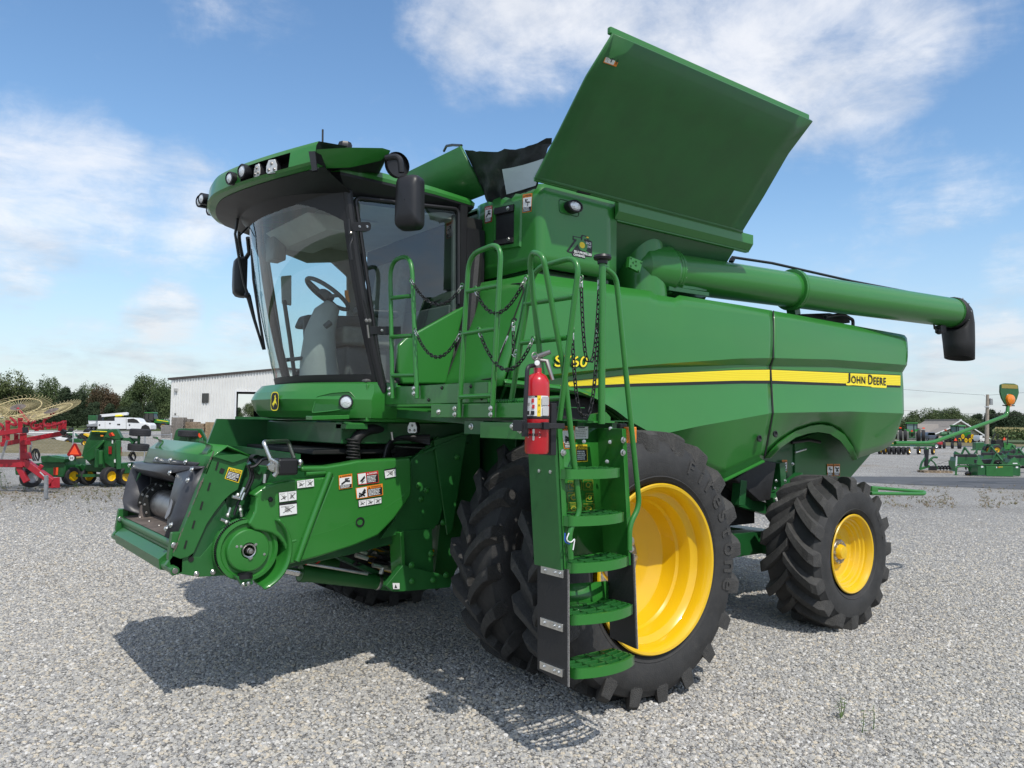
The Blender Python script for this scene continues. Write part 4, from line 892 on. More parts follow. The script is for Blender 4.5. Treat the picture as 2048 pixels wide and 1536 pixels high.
mb = MB(); mb.quad(Vector((lx(0, zT), YLd + DEP - .004, zT)), Vector((lx(1, zT), YLd + DEP - .004, zT)), Vector((lx(1, zM), YLd + DEP - .004, zM + .0)), Vector((lx(0, zM), YLd + DEP - .004, zM)), GREEN)
q = [PY(x, y, YLd + DEP - .02) for x, y in ((1138, 1168), (1215, 1162), (1224, 1180), (1226, 1200), (1234, 1205), (1234, 1222), (1140, 1226))]; mb.poly(q, GREEN)
mb.build('back_panel', lad, solid=.004)
def tread(z, x0, x1, name='step'):
    mb = MB(); N = 12; yb = YLd + .14; bow = lambda t: YLd - .045 - .06 * (1 - (2 * t - 1) ** 2)
    fr2 = [(x0 + (x1 - x0) * i / N, bow(i / N)) for i in range(N + 1)]; hgt = .056
    outer = [Vector((x, y, 0)) for x, y in fr2]
    mb.grid([[p + Vector((0, 0, z - hgt)) for p in outer], [p + Vector((0, 0, z)) for p in outer], [p + Vector((0, .02, z)) for p in outer], [p + Vector((0, .02, z - hgt)) for p in outer]], GREEN)
    for xx in (x0, x1 - .012): mb.box((xx, bow(0), z - hgt), (xx + .012, yb, z), GREEN)
    mb.box((x0, yb - .015, z - .05), (x1, yb, z), GREEN)
    for t in (.25, .5, .75):
        x = lerp(x0, x1, t); mb.box((x - .006, bow(t) + .015, z - .03), (x + .006, yb, z), GREENM)
    for k in (.25, .5, .75):
        rows = [[], []]
        for i in range(N + 1):
            t = i / N; x = lerp(x0, x1, t); y = lerp(bow(t), yb, k); rows[0].append(Vector((x, y - .005, z))); rows[1].append(Vector((x, y + .005, z)))
        mb.grid(rows, GREENM); mb.grid([[p + Vector((0, 0, -.022)) for p in rows[0]], rows[0]], GREENM); mb.grid([[p + Vector((0, 0, -.022)) for p in rows[1]], rows[1]], GREENM)
    mb.build(name, lad)
for pl_, pr2 in (((1128, 938), (1240, 936)), ((1133, 1029), (1248, 1028)), ((1139, 1123), (1257, 1116)), ((1142, 1228), (1266, 1212)), ((1147, 1336), (1269, 1313))):
    a = PY(*pl_, YLd - .045); b = PY(*pr2, YLd - .045); tread((a.z + b.z) / 2, a.x + .01, b.x)
# bottom two treads hang on frayed rubber skirts
mb = MB(); zS = PY(1093, 1128, YLd + .2).z; zE = PY(1100, 1348, YLd + .2).z
sk1 = [(lx(0, zM) - .05, YLd + .26, zM + .04), (lx(0, zM) - .05, YLd + .26, zE - .06), (lx(0, zM) + .0, YLd - .02, zB + .02), (lx(0, zM) - .04, YLd + .0, zM + .0)]
A_ = lx(0, zM) - .035; 
mb.prism([(A_, YLd - .02, zM + .01), (A_ + .01, YLd - .02, zB), (A_ + .01, YLd + .24, zB + .03), (A_, YLd + .24, zM + .02)], (.016, 0, 0), BLACKM); sk_o = mb.build('ladder_skirt', lad)
B_ = lx(1, zM) + .012; mb = MB()
mb.prism([(B_, YLd - .02, zM + .05), (B_ + .035, YLd - .02, zB + .12), (B_ + .035, YLd + .20, zB + .14), (B_, YLd + .20, zM + .06)], (.016, 0, 0), BLACKM); sk_p = mb.build('ladder_skirt', lad)
mb = MB(); mb.bar((A_ + .008, YLd - .022, zM + .01), (A_ + .018, YLd - .022, zB), .02, .006, BRISTLE); mb.build('frayed_edge', sk_o); mb = MB(); mb.bar((B_ + .008, YLd - .022, zM + .05), (B_ + .043, YLd - .022, zB + .12), .02, .006, BRISTLE); mb.build('frayed_edge', sk_p)
for z in (zM - .02, (zM + zB) / 2, zB + .07):
    mb = MB(); mb.box((A_ - .008, YLd + .0, z - .022), (A_ + .012, YLd + .2, z + .022), ZINC); mb.bolts([(A_ - .008, YLd + y, z) for y in (.03, .07, .16)], (-1, 0, 0), .009, ZINC); mb.build('clamp_strip', sk_o, bevel=.003)
yd = YLd + DEP - .008
safety(*[PY(x, y, yd) for x, y in ((1120, 852), (1150, 852), (1150, 897), (1128, 898))], (0, -1, 0), ORANGE, 'WARNING', lad, 'v', 2, 4)
d = Decal(*[PY(x, y, yd) for x, y in ((1149, 854), (1176, 853), (1176, 877), (1150, 878))], (0, -1, 0)); d.rect(0, 0, 1, 1, WHITE); d.rect(.2, .03, .75, .12, INK); d.lines(.05, .2, .95, .9, 5, GREY); d.build('info_label', lad)
safety(*[PY(x, y, yd) for x, y in ((1151, 889), (1174, 889), (1175, 923), (1152, 924))], (0, -1, 0), YELF, 'CAUTION', lad, 'x', 0, 6)
d = Decal(*[PY(x, y, yd) for x, y in ((1133, 960), (1186, 960), (1186, 1026), (1136, 1026))], (0, -1, 0)); OL = mat('yellow_line_art', (.40, .38, .03), .5)
rr = random.Random(4)
for u0, v0, u1, v1 in ((.05, .03, .55, .28), (.62, .0, .98, .30), (.0, .38, .45, .68), (.7, .4, .98, .65), (.0, .72, .4, 1.0), (.55, .72, 1.0, 1.0)):
    for q in (((u0, v0), (u1, v0)), ((u1, v0), (u1, v1)), ((u1, v1), (u0, v1)), ((u0, v1), (u0, v0))): d.line(*q[0], *q[1], .0025, OL)
    d.oval((u0 + u1) / 2, (v0 + v1) / 2, (u1 - u0) * .28, (v1 - v0) * .28, OL); d.k += 1; d.oval((u0 + u1) / 2, (v0 + v1) / 2, (u1 - u0) * .18, (v1 - v0) * .18, GREEN)
    for _ in range(4): d.line(rr.uniform(u0, u1), rr.uniform(v0, v1), rr.uniform(u0, u1), rr.uniform(v0, v1), .0025, OL)
d.build('service_diagram', lad)
mb = MB(); q = PY(1259, 870, YLd - .0); mb.box((q.x - .055, YLd + .02, q.z - .065), (q.x + .0, YLd + .06, q.z + .07), BLACK); mb.box((q.x - .03, YLd - .01, q.z - .05), (q.x + .055, YLd + .03, q.z + .05), AMBER); mb.build('side_marker', lad, bevel=.006)
mb = MB(); mb.tube(fillet([PY(1138, 1066, YLd - .06), PY(1132, 1080, YLd - .06), PY(1142, 1086, YLd - .06), PY(1150, 1076, YLd - .06), PY(1146, 1100, YLd - .06)], .02), .0035, WHITE, 6); mb.tube(fillet([PY(1130, 1066, YLd - .05), PY(1129, 1084, YLd - .05), PY(1140, 1088, YLd - .05)], .02), .0035, mat('blue_tie', (.03, .10, .5), .5), 6); mb.build('cable_tie', lad)
# perforated black screen behind the ladder top
scr = MB(); pa = [PY(x, y, 4.62) for x, y in ((1100, 800), (1200, 795), (1225, 850), (1180, 870), (1100, 850))]; scr.poly(pa, mat('perforated_screen', (.02, .02, .02), .7)); scr.build('air_screen', CB)
# sticker on the shield
d = Decal(*[PY(x, y, 4.53) for x, y in ((1036, 734), (1059, 737), (1058, 753), (1034, 750))], (0, -1, 0)); d.rect(0, 0, 1, 1, WHITE); d.text(.1, .16, .7, .36, 'KENFRO', INK, .03); d.lines(.15, .5, .85, .85, 3, GREY, seed=3); d.build('dealer_sticker', side_l)
# ---- fire extinguisher, a thing of its own held by a bracket ------------------------------------------------
YE = 3.27; top = PY(1085, 752, YE); bot = PY(1085, 908, YE - .0); r = .066
ex0 = Vector((bot.x, YE + .05, bot.z)); hh = top.z - bot.z; ORG = ex0.copy()
ext = tag(empty('fire_extinguisher', ex0), 'red fire extinguisher strapped upright at the top of the boarding ladder', 'fire extinguisher')
mb = MB(); mb.lathe([(r * .9, 0), (r, .012), (r, hh - .05), (r * .96, hh - .022), (r * .72, hh + .005), (r * .35, hh + .018), (.022, hh + .022), (.022, hh + .05), (.0001, hh + .05)], ex0, (0, 0, 1), REDP, 40); mb.build('cylinder', ext, ang=60)
mb = MB(); t0 = ex0 + Vector((0, 0, hh + .05)); mb.lathe([(.02, -.01), (.024, 0), (.018, .03), (.022, .045), (.0001, .048)], t0, (0, 0, 1), STEEL, 16)
dv = Vector((.6, -.75, 0)).normalized()
mb.tube([t0 + Vector((0, 0, .04)), t0 + dv * .05 + Vector((0, 0, .035)), t0 + dv * .085 + Vector((0, 0, -.07))], [.012, .014, .009], STEEL, 8); mb.tube([t0 + Vector((0, 0, .05)) - dv * .03, t0 + dv * .03 + Vector((0, 0, .07)), t0 + dv * .07 + Vector((0, 0, .085))], [.012, .014, .012], STEEL, 8); mb.build('valve_handle', ext)
mb = MB(); mb.lathe([(.013, 0), (.015, .006), (.014, .01), (.0001, .011)], t0 + Vector((-.03, -.03, .02)), (-.5, -.8, 0), WHITE, 16); mb.tube([t0 + Vector((-.03, -.01, .06)) + Vector((.02 * math.cos(a), 0, .02 * math.sin(a))) for a in [2 * math.pi * i / 12 for i in range(12)]], .003, STEEL, 6, closed=True); mb.build('gauge', ext)
mb = MB(); mb.tube(fillet([t0 + Vector((-.02, 0, .01)), t0 + Vector((-.08, -.01, -.0)), ex0 + Vector((-.095, -.02, hh - .1)), ex0 + Vector((-.10, -.02, hh * .55)), ex0 + Vector((-.10, -.02, hh * .36))], .05), .012, BLACK, 10); mb.tube([ex0 + Vector((-.10, -.02, hh * .38)), ex0 + Vector((-.10, -.02, hh * .22))], .019, BLACK, 10); mb.build('hose', ext)
ca = math.atan2(-ex0.y, -ex0.x)                 # the label wraps the side that faces the yard
def wrap(name, a0, a1, z0, z1, items):
    m = MB()
    def pt(u, v, e): a = ca - .10 + a0 + (a1 - a0) * u; return ex0 + Vector((math.cos(a) * (r + e), math.sin(a) * (r + e), z1 + (z0 - z1) * v))
    for e, it in enumerate(items):
        e = .0008 + .0006 * e
        if it[0] == 'r':
            _, u0, v0, u1, v1, mm = it; n = max(2, int((u1 - u0) * 16)); m.grid([[pt(u0 + (u1 - u0) * i / n, v, e) for i in range(n + 1)] for v in (v0, v1)], mm)
        else:
            _, u0, v0, u1, v1, t, mm = it; vs, fs, _a = text2d(t, .02); m.add([pt(u0 + (u1 - u0) * x, v1 + (v0 - v1) * y, e) for x, y in vs], fs, mm)
    return m.build(name, ext)
its = [('r', 0, 0, 1, 1, WHITE), ('r', 0, 0, .58, .09, INK), ('r', .58, 0, .70, 1, YELF), ('t', .04, .02, .5, .075, 'INSTRUCTIONS', WHITE)]
its += [('t', .62, v, .66, v + .09, c, INK) for v, c in ((.12, 'A'), (.42, 'B'), (.72, 'C'))]
its += [('r', .40, .14, .48, .34, REDF), ('r', .42, .44, .5, .62, REDF), ('r', .2, .35, .34, .5, GREY), ('r', .05, .74, .16, .93, INK), ('r', .22, .74, .33, .93, INK), ('r', .39, .74, .5, .93, INK), ('r', .72, .05, .98, .45, mat('small_print', (.45, .45, .45), .6)), ('r', .74, .5, .98, .95, mat('small_print', (.5, .5, .5), .6)), ('r', .04, .15, .18, .3, mat('small_print', (.5, .5, .5), .6))]
wrap('instruction_label', -1.35, 1.15, hh * .48, hh * .745, its)
m = MB(); dc = [(0, .035), (.085, 0), (0, -.035), (-.085, 0)]
def dp(x, z, e): a = ca - .28 + x / r; return ex0 + Vector((math.cos(a) * (r + e), math.sin(a) * (r + e), hh * .245 + z))
m.add([dp(x * .9, z * .9, .0012) for x, z in [(-.085, 0), (-.04, .016), (0, .035), (.04, .016), (.085, 0), (.04, -.016), (0, -.035), (-.04, -.016)]] + [dp(0, 0, .0012)], [(i, (i + 1) % 8, 8) for i in range(8)], ZINC)
vs, fs, _a = text2d('AMEREX', .03); m.add([dp(-.045 + .09 * x, -.007 + .014 * y, .002) for x, y in vs], fs, INK); m.build('maker_label', ext)
ORG = Vector((4.3, YC, 0))
mb = MB(); zk = ex0.z + hh * .36
for a0 in (0,): mb.lathe([(r + .002, -.016), (r + .008, -.014), (r + .008, .014), (r + .002, .016)], Vector((ex0.x, ex0.y, zk)), (0, 0, 1), BLACKM, 32)
mb.lathe([(r + .001, -.008), (r + .004, 0), (r + .001, .008)], Vector((ex0.x, ex0.y, zk + .045)), (0, 0, 1), BLACKM, 32)
mb.bar(Vector((ex0.x - .13, ex0.y - r - .012, zk)), Vector((ex0.x + .14, ex0.y - r - .0, zk)), .012, .03, BLACKM); mb.box((ex0.x - .03, ex0.y - r - .03, zk - .02), (ex0.x + .01, ex0.y - r, zk + .02), BLACK)
mb.box((ex0.x + .085, ex0.y - .02, ex0.z - .01), (ex0.x + .125, ex0.y + .09, ex0.z + hh * .66), BLACK); mb.box((ex0.x - .13, ex0.y - .03, zk - .03), (ex0.x - .09, ex0.y + .05, zk + .03), BLACK)
mb.build('extinguisher_bracket', plat, bevel=.004)
# ================================================================== feeder house
feed = empty('feeder_house', (0, 0, 0), CB)
YF = 5.36
P0 = PY(345, 1112, 5.42); P1 = PY(424, 913, 5.42); nF = Vector((-(P1.z - P0.z), 0, P1.x - P0.x)).normalized(); 
def fp(px, py, o=0.0): return PP(px, py, P0 + nF * o, nF)
YN, YFAR = 5.42, 7.16
# main trunk
mb = MB()
tr0 = [PY(x, y, 5.50) for x, y in ((420, 1125), (470, 925), (600, 938), (823, 914), (880, 900), (900, 1040), (800, 1085), (700, 1110), (560, 1140))]
mb.prism(tr0, (0, 1.62, 0), FGREEN); mb.build('feeder_trunk', feed, bevel=.01)
# cheek plate of the front frame, near side and far side
ck = [(345, 1112), (424, 913), (498, 914), (490, 935), (476, 979), (462, 988), (448, 1001), (430, 1024), (413.7, 1048), (387.5, 1106), (376, 1114), (361, 1118)]
def cheek(y, name, far=False):
    mb = MB(); pts = [PY(a, b, YN) for a, b in ck]
    if far: pts = [Vector((p.x, YFAR, p.z)) for p in pts]
    mb.prism(pts, (0, .014 if not far else -.014, 0), GREENM)
    # inner return that frames the opening
    w = .10 if not far else .02; s = 1 if not far else -1; e0, e1 = pts[0] + Vector((0, .004 * s, 0)), pts[1] + Vector((0, .004 * s, 0))
    mb.hexa([e0, e0 + Vector((0, s * w, 0)), e0 + Vector((.05, s * w, 0)), e0 + Vector((.05, 0, 0)), e1, e1 + Vector((0, s * w, 0)), e1 + Vector((.05, s * w, 0)), e1 + Vector((.05, 0, 0))], GREENM)
    return mb.build(name, feed, bevel=.004)
ck_n = cheek(YN, 'frame_cheek'); cheek(YFAR, 'frame_cheek', True)
mb = MB()
for x, y in ((434, 933), (418, 974), (403, 1012), (387, 1050), (371, 1090)):
    a = PY(x + 2.5, y - 9, YN - .003); b = PY(x - 2, y + 7, YN - .003); mb.bar(a, b, .012, .004, DARK, up=(0, 1, 0))
mb.bar(PY(446, 937, YN - .004), PY(442, 946, YN - .004), .028, .004, DARK, up=(0, 1, 0)); mb.build('cheek_slots', ck_n)
mb = MB(); rr = random.Random(3)
for i in range(26):
    t = rr.random(); a = lerp(P0, P1, t) + Vector((-.001, -.008 + rr.uniform(-.001, .02), 0)); L = rr.uniform(.01, .05); mb.bar(a, a + (P1 - P0).normalized() * L + Vector((0, rr.uniform(-.004, .004), 0)), rr.uniform(.003, .008), .003, WORN, up=(0, 1, 0))
mb.build('paint_chips', ck_n)
safety(*[PY(x, y, YN - .002) for x, y in ((457, 934), (485, 941), (477, 966), (449, 957))], (0, -1, 0), YELF, 'CAUTION', ck_n, 'x', 0, 8)
# sheet steel top of the frame, with two hooks
T = lambda px, py: fp(px, py)
t_ = P1.copy(); zt_ = t_.z
tA, tB = Vector((P1.x, YN, P1.z)), Vector((P1.x, YFAR, P1.z)); dn = (P0 - P1).normalized()
mb = MB()
mb.grid([[tA + dn * .12, tB + dn * .12], [tA, tB]], GREENM, False)
back = Vector((.36, 0, .06)); rearA = PY(498, 913, YN); rearA = Vector((rearA.x, YN, rearA.z)); 
mb.grid([[tA, tB], [tA + Vector((.10, 0, .075)), tB + Vector((.10, 0, .075))], [Vector((rearA.x, YN - .02, rearA.z + .01)), Vector((rearA.x, YFAR + .02, rearA.z + .01))]], GREEN, False)
q = [PY(x, y, YN - .02) for x, y in ((424, 912), (480, 908), (499, 914), (466, 925))]; mb.prism(q, (0, .012, 0), GREENM)
mb.build('frame_top', feed, solid=.01, bevel=0)
def hook(y):
    b = Vector((P1.x + .02, y, P1.z + .04)); pts = [b + Vector((.0, 0, -.08)), b + Vector((-.015, 0, -.02)), b + Vector((.012, 0, .012)), b + Vector((.012, 0, .035)), b + Vector((-.03, 0, .045)), b + Vector((-.035, 0, .062))]
    mb = MB(); pf = fillet(pts, .02, 3); mb.prism([p + Vector((0, -.06, 0)) for p in pf] + [p + Vector((.013, -.06, -.004)) for p in pf[::-1]], (0, .12, 0), GREENM)
    mb.build('header_hook', feed)
h1 = T(402, 905); h2 = T(309, 897); hook(5.62); hook(6.93)
# scuffed black liner round the opening
om = lambda q, o=0: T(*q) - nF * o if nF.x < 0 else T(*q) + nF * o
so = -1 if nF.x > 0 else 1
FPt = lambda q, o: T(*q) + nF * (so * o)
mb = MB()
ou = [(280.5, 924.5), (345, 928), (409.7, 932.5), (351, 1078), (339, 1076), (349, 1057.6), (339, 1011), (349, 958.8), (278.5, 944.7), (270, 975), (262, 1008), (262, 1019), (258, 1016), (254, 1000), (258, 968), (270, 936)]
fr_o = [(279, 924), (344, 928), (410, 932.5)]; fr_i = [(276, 947), (312, 953), (348, 959)]
mb.grid([[FPt(q, .00) for q in fr_o], [FPt(q, .05) for q in ((278, 931), (344, 935), (404, 941))], [FPt(q, .055) for q in ((277, 940), (313, 946), (352, 952))], [FPt(q, -.03) for q in fr_i], [FPt(q, -.30) for q in fr_i]], LINER)
rs_o = [(410, 932.5), (390, 980), (370, 1032), (350, 1080)]; rs_m = [(402, 936), (378, 985), (358, 1036), (343, 1078)]; rs_i = [(350, 955), (340, 1000), (341, 1028), (349, 1056)]
mb.grid([[FPt(q, .0) for q in rs_o], [FPt(q, .05) for q in rs_m], [FPt(q, .045) for q in ((366, 948), (352, 1000), (348, 1034), (346, 1066))], [FPt(q, -.02) for q in rs_i], [FPt(q, -.35) for q in rs_i]], LINER)
ls_o = [(270, 930), (258, 968), (252, 1000), (258, 1020)]; ls_i = [(279, 945), (268, 980), (262, 1008), (264, 1022)]
mb.grid([[FPt(q, .0) for q in ls_o], [FPt(q, .05) for q in [lerp(Vector(a), Vector(b), .5) for a, b in zip(ls_o, ls_i)]], [FPt(q, -.02) for q in ls_i], [FPt(q, -.35) for q in ls_i]], LINER)
mb.grid([[FPt(q, .01) for q in ((311, 916), (400, 926))], [FPt(q, .012) for q in ((307, 924), (392, 934))]], LINER)
mb.build('opening_liner', feed, solid=.012, ang=50)
mb = MB(); mb.bolts([FPt(q, .018) for q in ((318, 919), (346, 922), (377, 926))] + [FPt(q, .06) for q in ((274, 935), (357, 951), (402, 945), (394, 966), (351, 1062), (361, 1055))], tuple(nF * so), .013, ZINC); mb.build('bolt_set', feed)
mb = MB(); sc_ = [(359, 1002), (362, 1008), (360, 1018), (356, 1032), (348, 1043), (346, 1040), (350, 1028), (354, 1020)]; mb.poly([FPt(q, .058) for q in sc_], mat('scuff', (.20, .20, .21), .5)); mb.build('scuff_mark', feed)
# dark throat, drum, floor
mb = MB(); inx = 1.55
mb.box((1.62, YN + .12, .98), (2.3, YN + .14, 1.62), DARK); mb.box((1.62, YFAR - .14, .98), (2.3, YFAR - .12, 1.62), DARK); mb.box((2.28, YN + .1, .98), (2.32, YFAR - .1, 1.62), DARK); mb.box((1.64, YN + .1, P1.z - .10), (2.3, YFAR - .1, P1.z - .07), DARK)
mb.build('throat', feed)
dc = PP(306, 990, (1.78, 0, 0), Vector((1, 0, 0))); yd0 = min(dc.y, YFAR - .2); mb = MB(); cx, cz = 1.68, dc.z
mb.lathe([(.115, 0), (.115, yd0 - YN - .15)], (cx, YN + .15, cz), (0, 1, 0), STEEL, 32)
for y in (yd0 - .16, yd0): mb.lathe([(.10, 0), (.165, 0), (.165, .02), (.10, .02)], (cx, y, cz), (0, 1, 0), DARK, 32); mb.bolts([(cx + math.cos(a) * .15, y, cz + math.sin(a) * .15) for a in [2 * math.pi * i / 14 for i in range(14)]], (0, -1, 0), .007, ZINC)
mb.bar((cx - .1, YN + .15, cz - .16), (cx - .1, yd0 - .05, cz - .16), .05, .015, WORN); mb.build('feed_drum', feed)
mb = MB(); f0 = [FPt(q, 0) for q in ((256, 1045), (346, 1071))]; zf = (f0[0].z + f0[1].z) / 2; xf = P0.x + (P1.x - P0.x) * (zf - P0.z) / (P1.z - P0.z)
mb.grid([[Vector((xf, YN + .1, zf)), Vector((xf, YFAR - .1, zf))], [Vector((2.28, YN + .1, zf + .10)), Vector((2.28, YFAR - .1, zf + .10))]], WORN, False); 
for i in range(4):
    for j in range(5): mb.lathe([(.012, 0), (.008, .006), (.0001, .007)], (xf + .08 + .14 * i, YN + .22 + .3 * j, zf + .012 + .02 * i), (0, 0, 1), STEEL, 8)
mb.lathe([(.05, 0), (.035, .10), (.0001, .11)], (xf + .12, YFAR - .28, zf), (0, 0, 1), WORN, 16); mb.tube([(xf + .12, YFAR - .28, zf + .1), (xf + .16, YFAR - .30, zf + .2)], .01, ZINC, 8)
mb.build('throat_floor', feed)
# rounded lip and bottom rail
mb = MB(); r_ = .035
mb.tube([Vector((xf + .02, YN + .09, zf - .035)), Vector((xf + .02, YFAR - .09, zf - .035))], r_, GREENM, 14); mb.box((xf - .0, YN + .06, zf - .22), (xf + .03, YFAR - .06, zf - .03), GREENM)
rr = random.Random(5)
for j in range(9): mb.lathe([(.01, 0), (.006, .006), (.0001, .007)], (xf - .001, YN + .25 + .15 * j, zf - .12 + .02 * math.sin(j)), (-1, 0, 0), GREEN, 8)
for yy in (YN + .05, YFAR - .05):
    mb.prism([(xf - .03, yy - .03, zf + .06), (xf - .05, yy - .03, zf - .1), (xf - .02, yy - .03, zf - .22), (xf + .04, yy - .03, zf - .2), (xf + .04, yy - .03, zf + .06)], (0, .06, 0), GREENM); mb.lathe([(.012, 0), (.02, .004), (.02, .01), (.0001, .012)], (xf - .02, yy - .03, zf - .02), (0, -1, 0), ZINC, 10)
mb.build('throat_lip', feed, bevel=.004)
b0 = PY(342, 1137, 5.46); mb = MB()
mb.tube([Vector((b0.x, 5.36, b0.z)), Vector((b0.x, YFAR + .06, b0.z))], .028, GREENM, 16); mb.lathe([(.018, 0), (.02, -.004), (.0001, -.005)], (b0.x, 5.36, b0.z), (0, 1, 0), STEEL, 16)
mb.prism([(b0.x - .03, 5.62, b0.z - .03), (b0.x - .04, 5.62, b0.z + .04), (b0.x + .02, 5.62, b0.z + .09), (b0.x + .09, 5.62, b0.z + .05), (b0.x + .06, 5.62, b0.z - .05)], (0, YFAR - 5.75, 0), GREENM)
mb.prism([PY(x, y, 5.44) for x, y in ((331, 1131), (345, 1112), (400, 1114), (425, 1085), (440, 1110), (470, 1150), (395, 1154), (352, 1146))], (0, .05, 0), GREENM)
mb.prism([PY(x, y, 5.447) for x, y in ((420, 1010), (450, 1000), (462, 1040), (430, 1110), (395, 1152), (372, 1148))], (0, .05, 0), FGREEN)
mb.prism([Vector((p.x, YFAR - .02, p.z)) for p in [PY(x, y, 5.44) for x, y in ((331, 1131), (345, 1112), (400, 1114), (440, 1110), (470, 1150), (395, 1154), (352, 1146))]], (0, -.05, 0), GREENM)
mb.bolts([PY(x, y, 5.435) for x, y in ((393, 1148), (426, 1144))], (0, -1, 0), .013, ZINC); mb.build('frame_rail', feed, bevel=.005)
mb = MB(); 
for x, y, r in ((382, 1118, .018), (384, 1095, .02)): mb.lathe([(r, 0), (r, -.004), (.0001, -.004)], PY(x, y, 5.437), (0, 1, 0), DARK, 14)
mb.build('frame_hole', feed)
# ---- drive pulley and guard
YPu = 5.345; pc = PY(495, 1100, YPu); R0 = .207
mb = MB()
mb.lathe([(R0 + .004, .10), (R0 + .004, .06), (R0 - .014, .055), (R0 - .014, .012), (R0, .006), (R0, -.012), (R0 - .022, -.014), (R0 - .034, .004), (R0 - .058, .006), (R0 - .064, -.022), (R0 - .072, -.03), (.055, -.034), (.05, -.01), (.04, .01)], pc, (0, 1, 0), GREEN, 72)
pul = mb.build('drive_pulley', feed, ang=30)
mb = MB(); 
for i in range(90):
    a = 2 * math.pi * i / 90; c = pc + Vector((math.cos(a) * (R0 - .006), .034, math.sin(a) * (R0 - .008))); t = Vector((-math.sin(a), 0, math.cos(a)))
    mb.bar(c - Vector((0, .025, 0)), c + Vector((0, .025, 0)), .006, .014, DARK, up=Vector((math.cos(a), 0, math.sin(a))))
mb.build('belt_teeth', pul)
mb = MB(); mb.lathe([(.05, -.028), (.046, -.036), (.038, -.034), (.036, .0)], pc, (0, 1, 0), ZINC, 24); mb.lathe([(.02, .0), (.02, -.05), (.016, -.055), (.016, -.075), (.0001, -.078)], pc, (0, 1, 0), STEEL, 16)
mb.bolts([pc + Vector((math.cos(a) * rr_2, -.024, math.sin(a) * rr_2)) for a, rr_2 in ((2.6, .065), (2.75, .09), (.7, .06), (-.3, .11), (-1.4, .055), (-1.25, .052))], (0, -1, 0), .010, ZINC)
mb.lathe([(.088, -.0255), (.09, -.027), (.092, -.0255)], pc, (0, 1, 0), FGREEN, 40); mb.build('pulley_hub', pul)
gd = MB(); a0, a1 = math.radians(-72), math.radians(50); N = 24; rg = R0 + .045
rows = []
for e, rr_2 in ((-.10, rg + .012), (-.05, rg + .004), (.06, rg - .01), (.085, rg - .03), (.085, R0 * .55)):
    rows.append([pc + Vector((math.cos(a0 + (a1 - a0) * i / N) * (rr_2 + (.02 * (1 - i / N) ** 3 if e < 0 else 0)), e, math.sin(a0 + (a1 - a0) * i / N) * (rr_2 + (.0 * (1 - i / N) ** 3 if e < 0 else 0)))) for i in range(N + 1)])
gd.grid(rows, GREEN); gd.build('pulley_guard', feed, solid=.012, ang=40)
mb = MB(); mb.prism([PY(x, y, 5.26) for x, y in ((470, 1152), (505, 1156), (506, 1168), (487, 1174), (482, 1166))], (0, .06, 0), GREENM); mb.bolts([PY(x, y, 5.255) for x, y in ((487, 1169), (497, 1167))], (0, -1, 0), .01, ZINC); mb.lathe([(.05, 0), (.05, .03)], PY(490, 1156, 5.28), (0, 0, 1), BLACK, 16); mb.build('guard_bracket', feed, bevel=.004)
# ---- drive shields: formed plastic, two sections and a raised rib
def shell(outl, y, name, ins=.07):
    mb = MB(); pts = [PY(a, b, y) for a, b in outl]; c = sum(pts, Vector()) / len(pts)
    mb.prism(pts, (0, .12, 0), GREEN); return mb.build(name, feed, bevel=.022, seg=3)
s1 = [(531, 972), (556, 965), (580, 961), (658, 953), (664, 955), (655, 985), (594, 1126), (572, 1131), (573, 1101), (566, 1086), (557, 1075), (543, 1067), (528, 1063), (510, 1060), (496, 1048), (503, 1036), (510, 1022), (513, 996), (506, 990)]
s2 = [(664, 955), (650, 944), (604, 944), (601, 933), (655, 932), (695, 925.5), (718, 921), (818, 915), (823, 918), (824, 978), (822, 992), (789, 1038), (757, 1071), (706, 1093), (640, 1114), (594, 1126)]
sh1 = shell(s1, 5.30, 'drive_shield'); sh2 = shell(s2, 5.285, 'drive_shield')
mb = MB(); mb.tube([PY(x, y, 5.285) for x, y in ((660, 945), (640, 998), (594, 1122))], .024, GREEN, 12); mb.build('shield_rib', sh1)
def ridge(pts, y, r, parent):
    mb = MB(); mb.tube([PY(a, b, y) + Vector((0, r * .45, 0)) for a, b in pts], r, GREEN, 16); return mb.build('crease', parent)
ridge([(604, 1078), (660, 1061), (716, 1040), (762, 1021), (800, 997), (820, 975)], 5.292, .014, sh2); ridge([(575, 1086), (592, 1081)], 5.305, .014, sh1); ridge([(513, 992), (538, 978), (575, 970), (650, 961)], 5.31, .016, sh1); ridge([(612, 948), (660, 944), (715, 934), (815, 929)], 5.30, .02, sh2)
mb = MB(); mb.lathe([(.034, .002), (.036, -.004), (.026, -.005), (.018, .012), (.0001, .014)], PY(720, 1044, 5.283), (0, 1, 0), BLACK, 20); mb.lathe([(.018, 0), (.014, -.012), (.0001, -.013)], PY(541, 999, 5.297), (0, 1, 0), BLACK, 12); mb.build('latch_plug', sh2)
P5 = lambda q, y: [PY(a, b, y) for a, b in q]
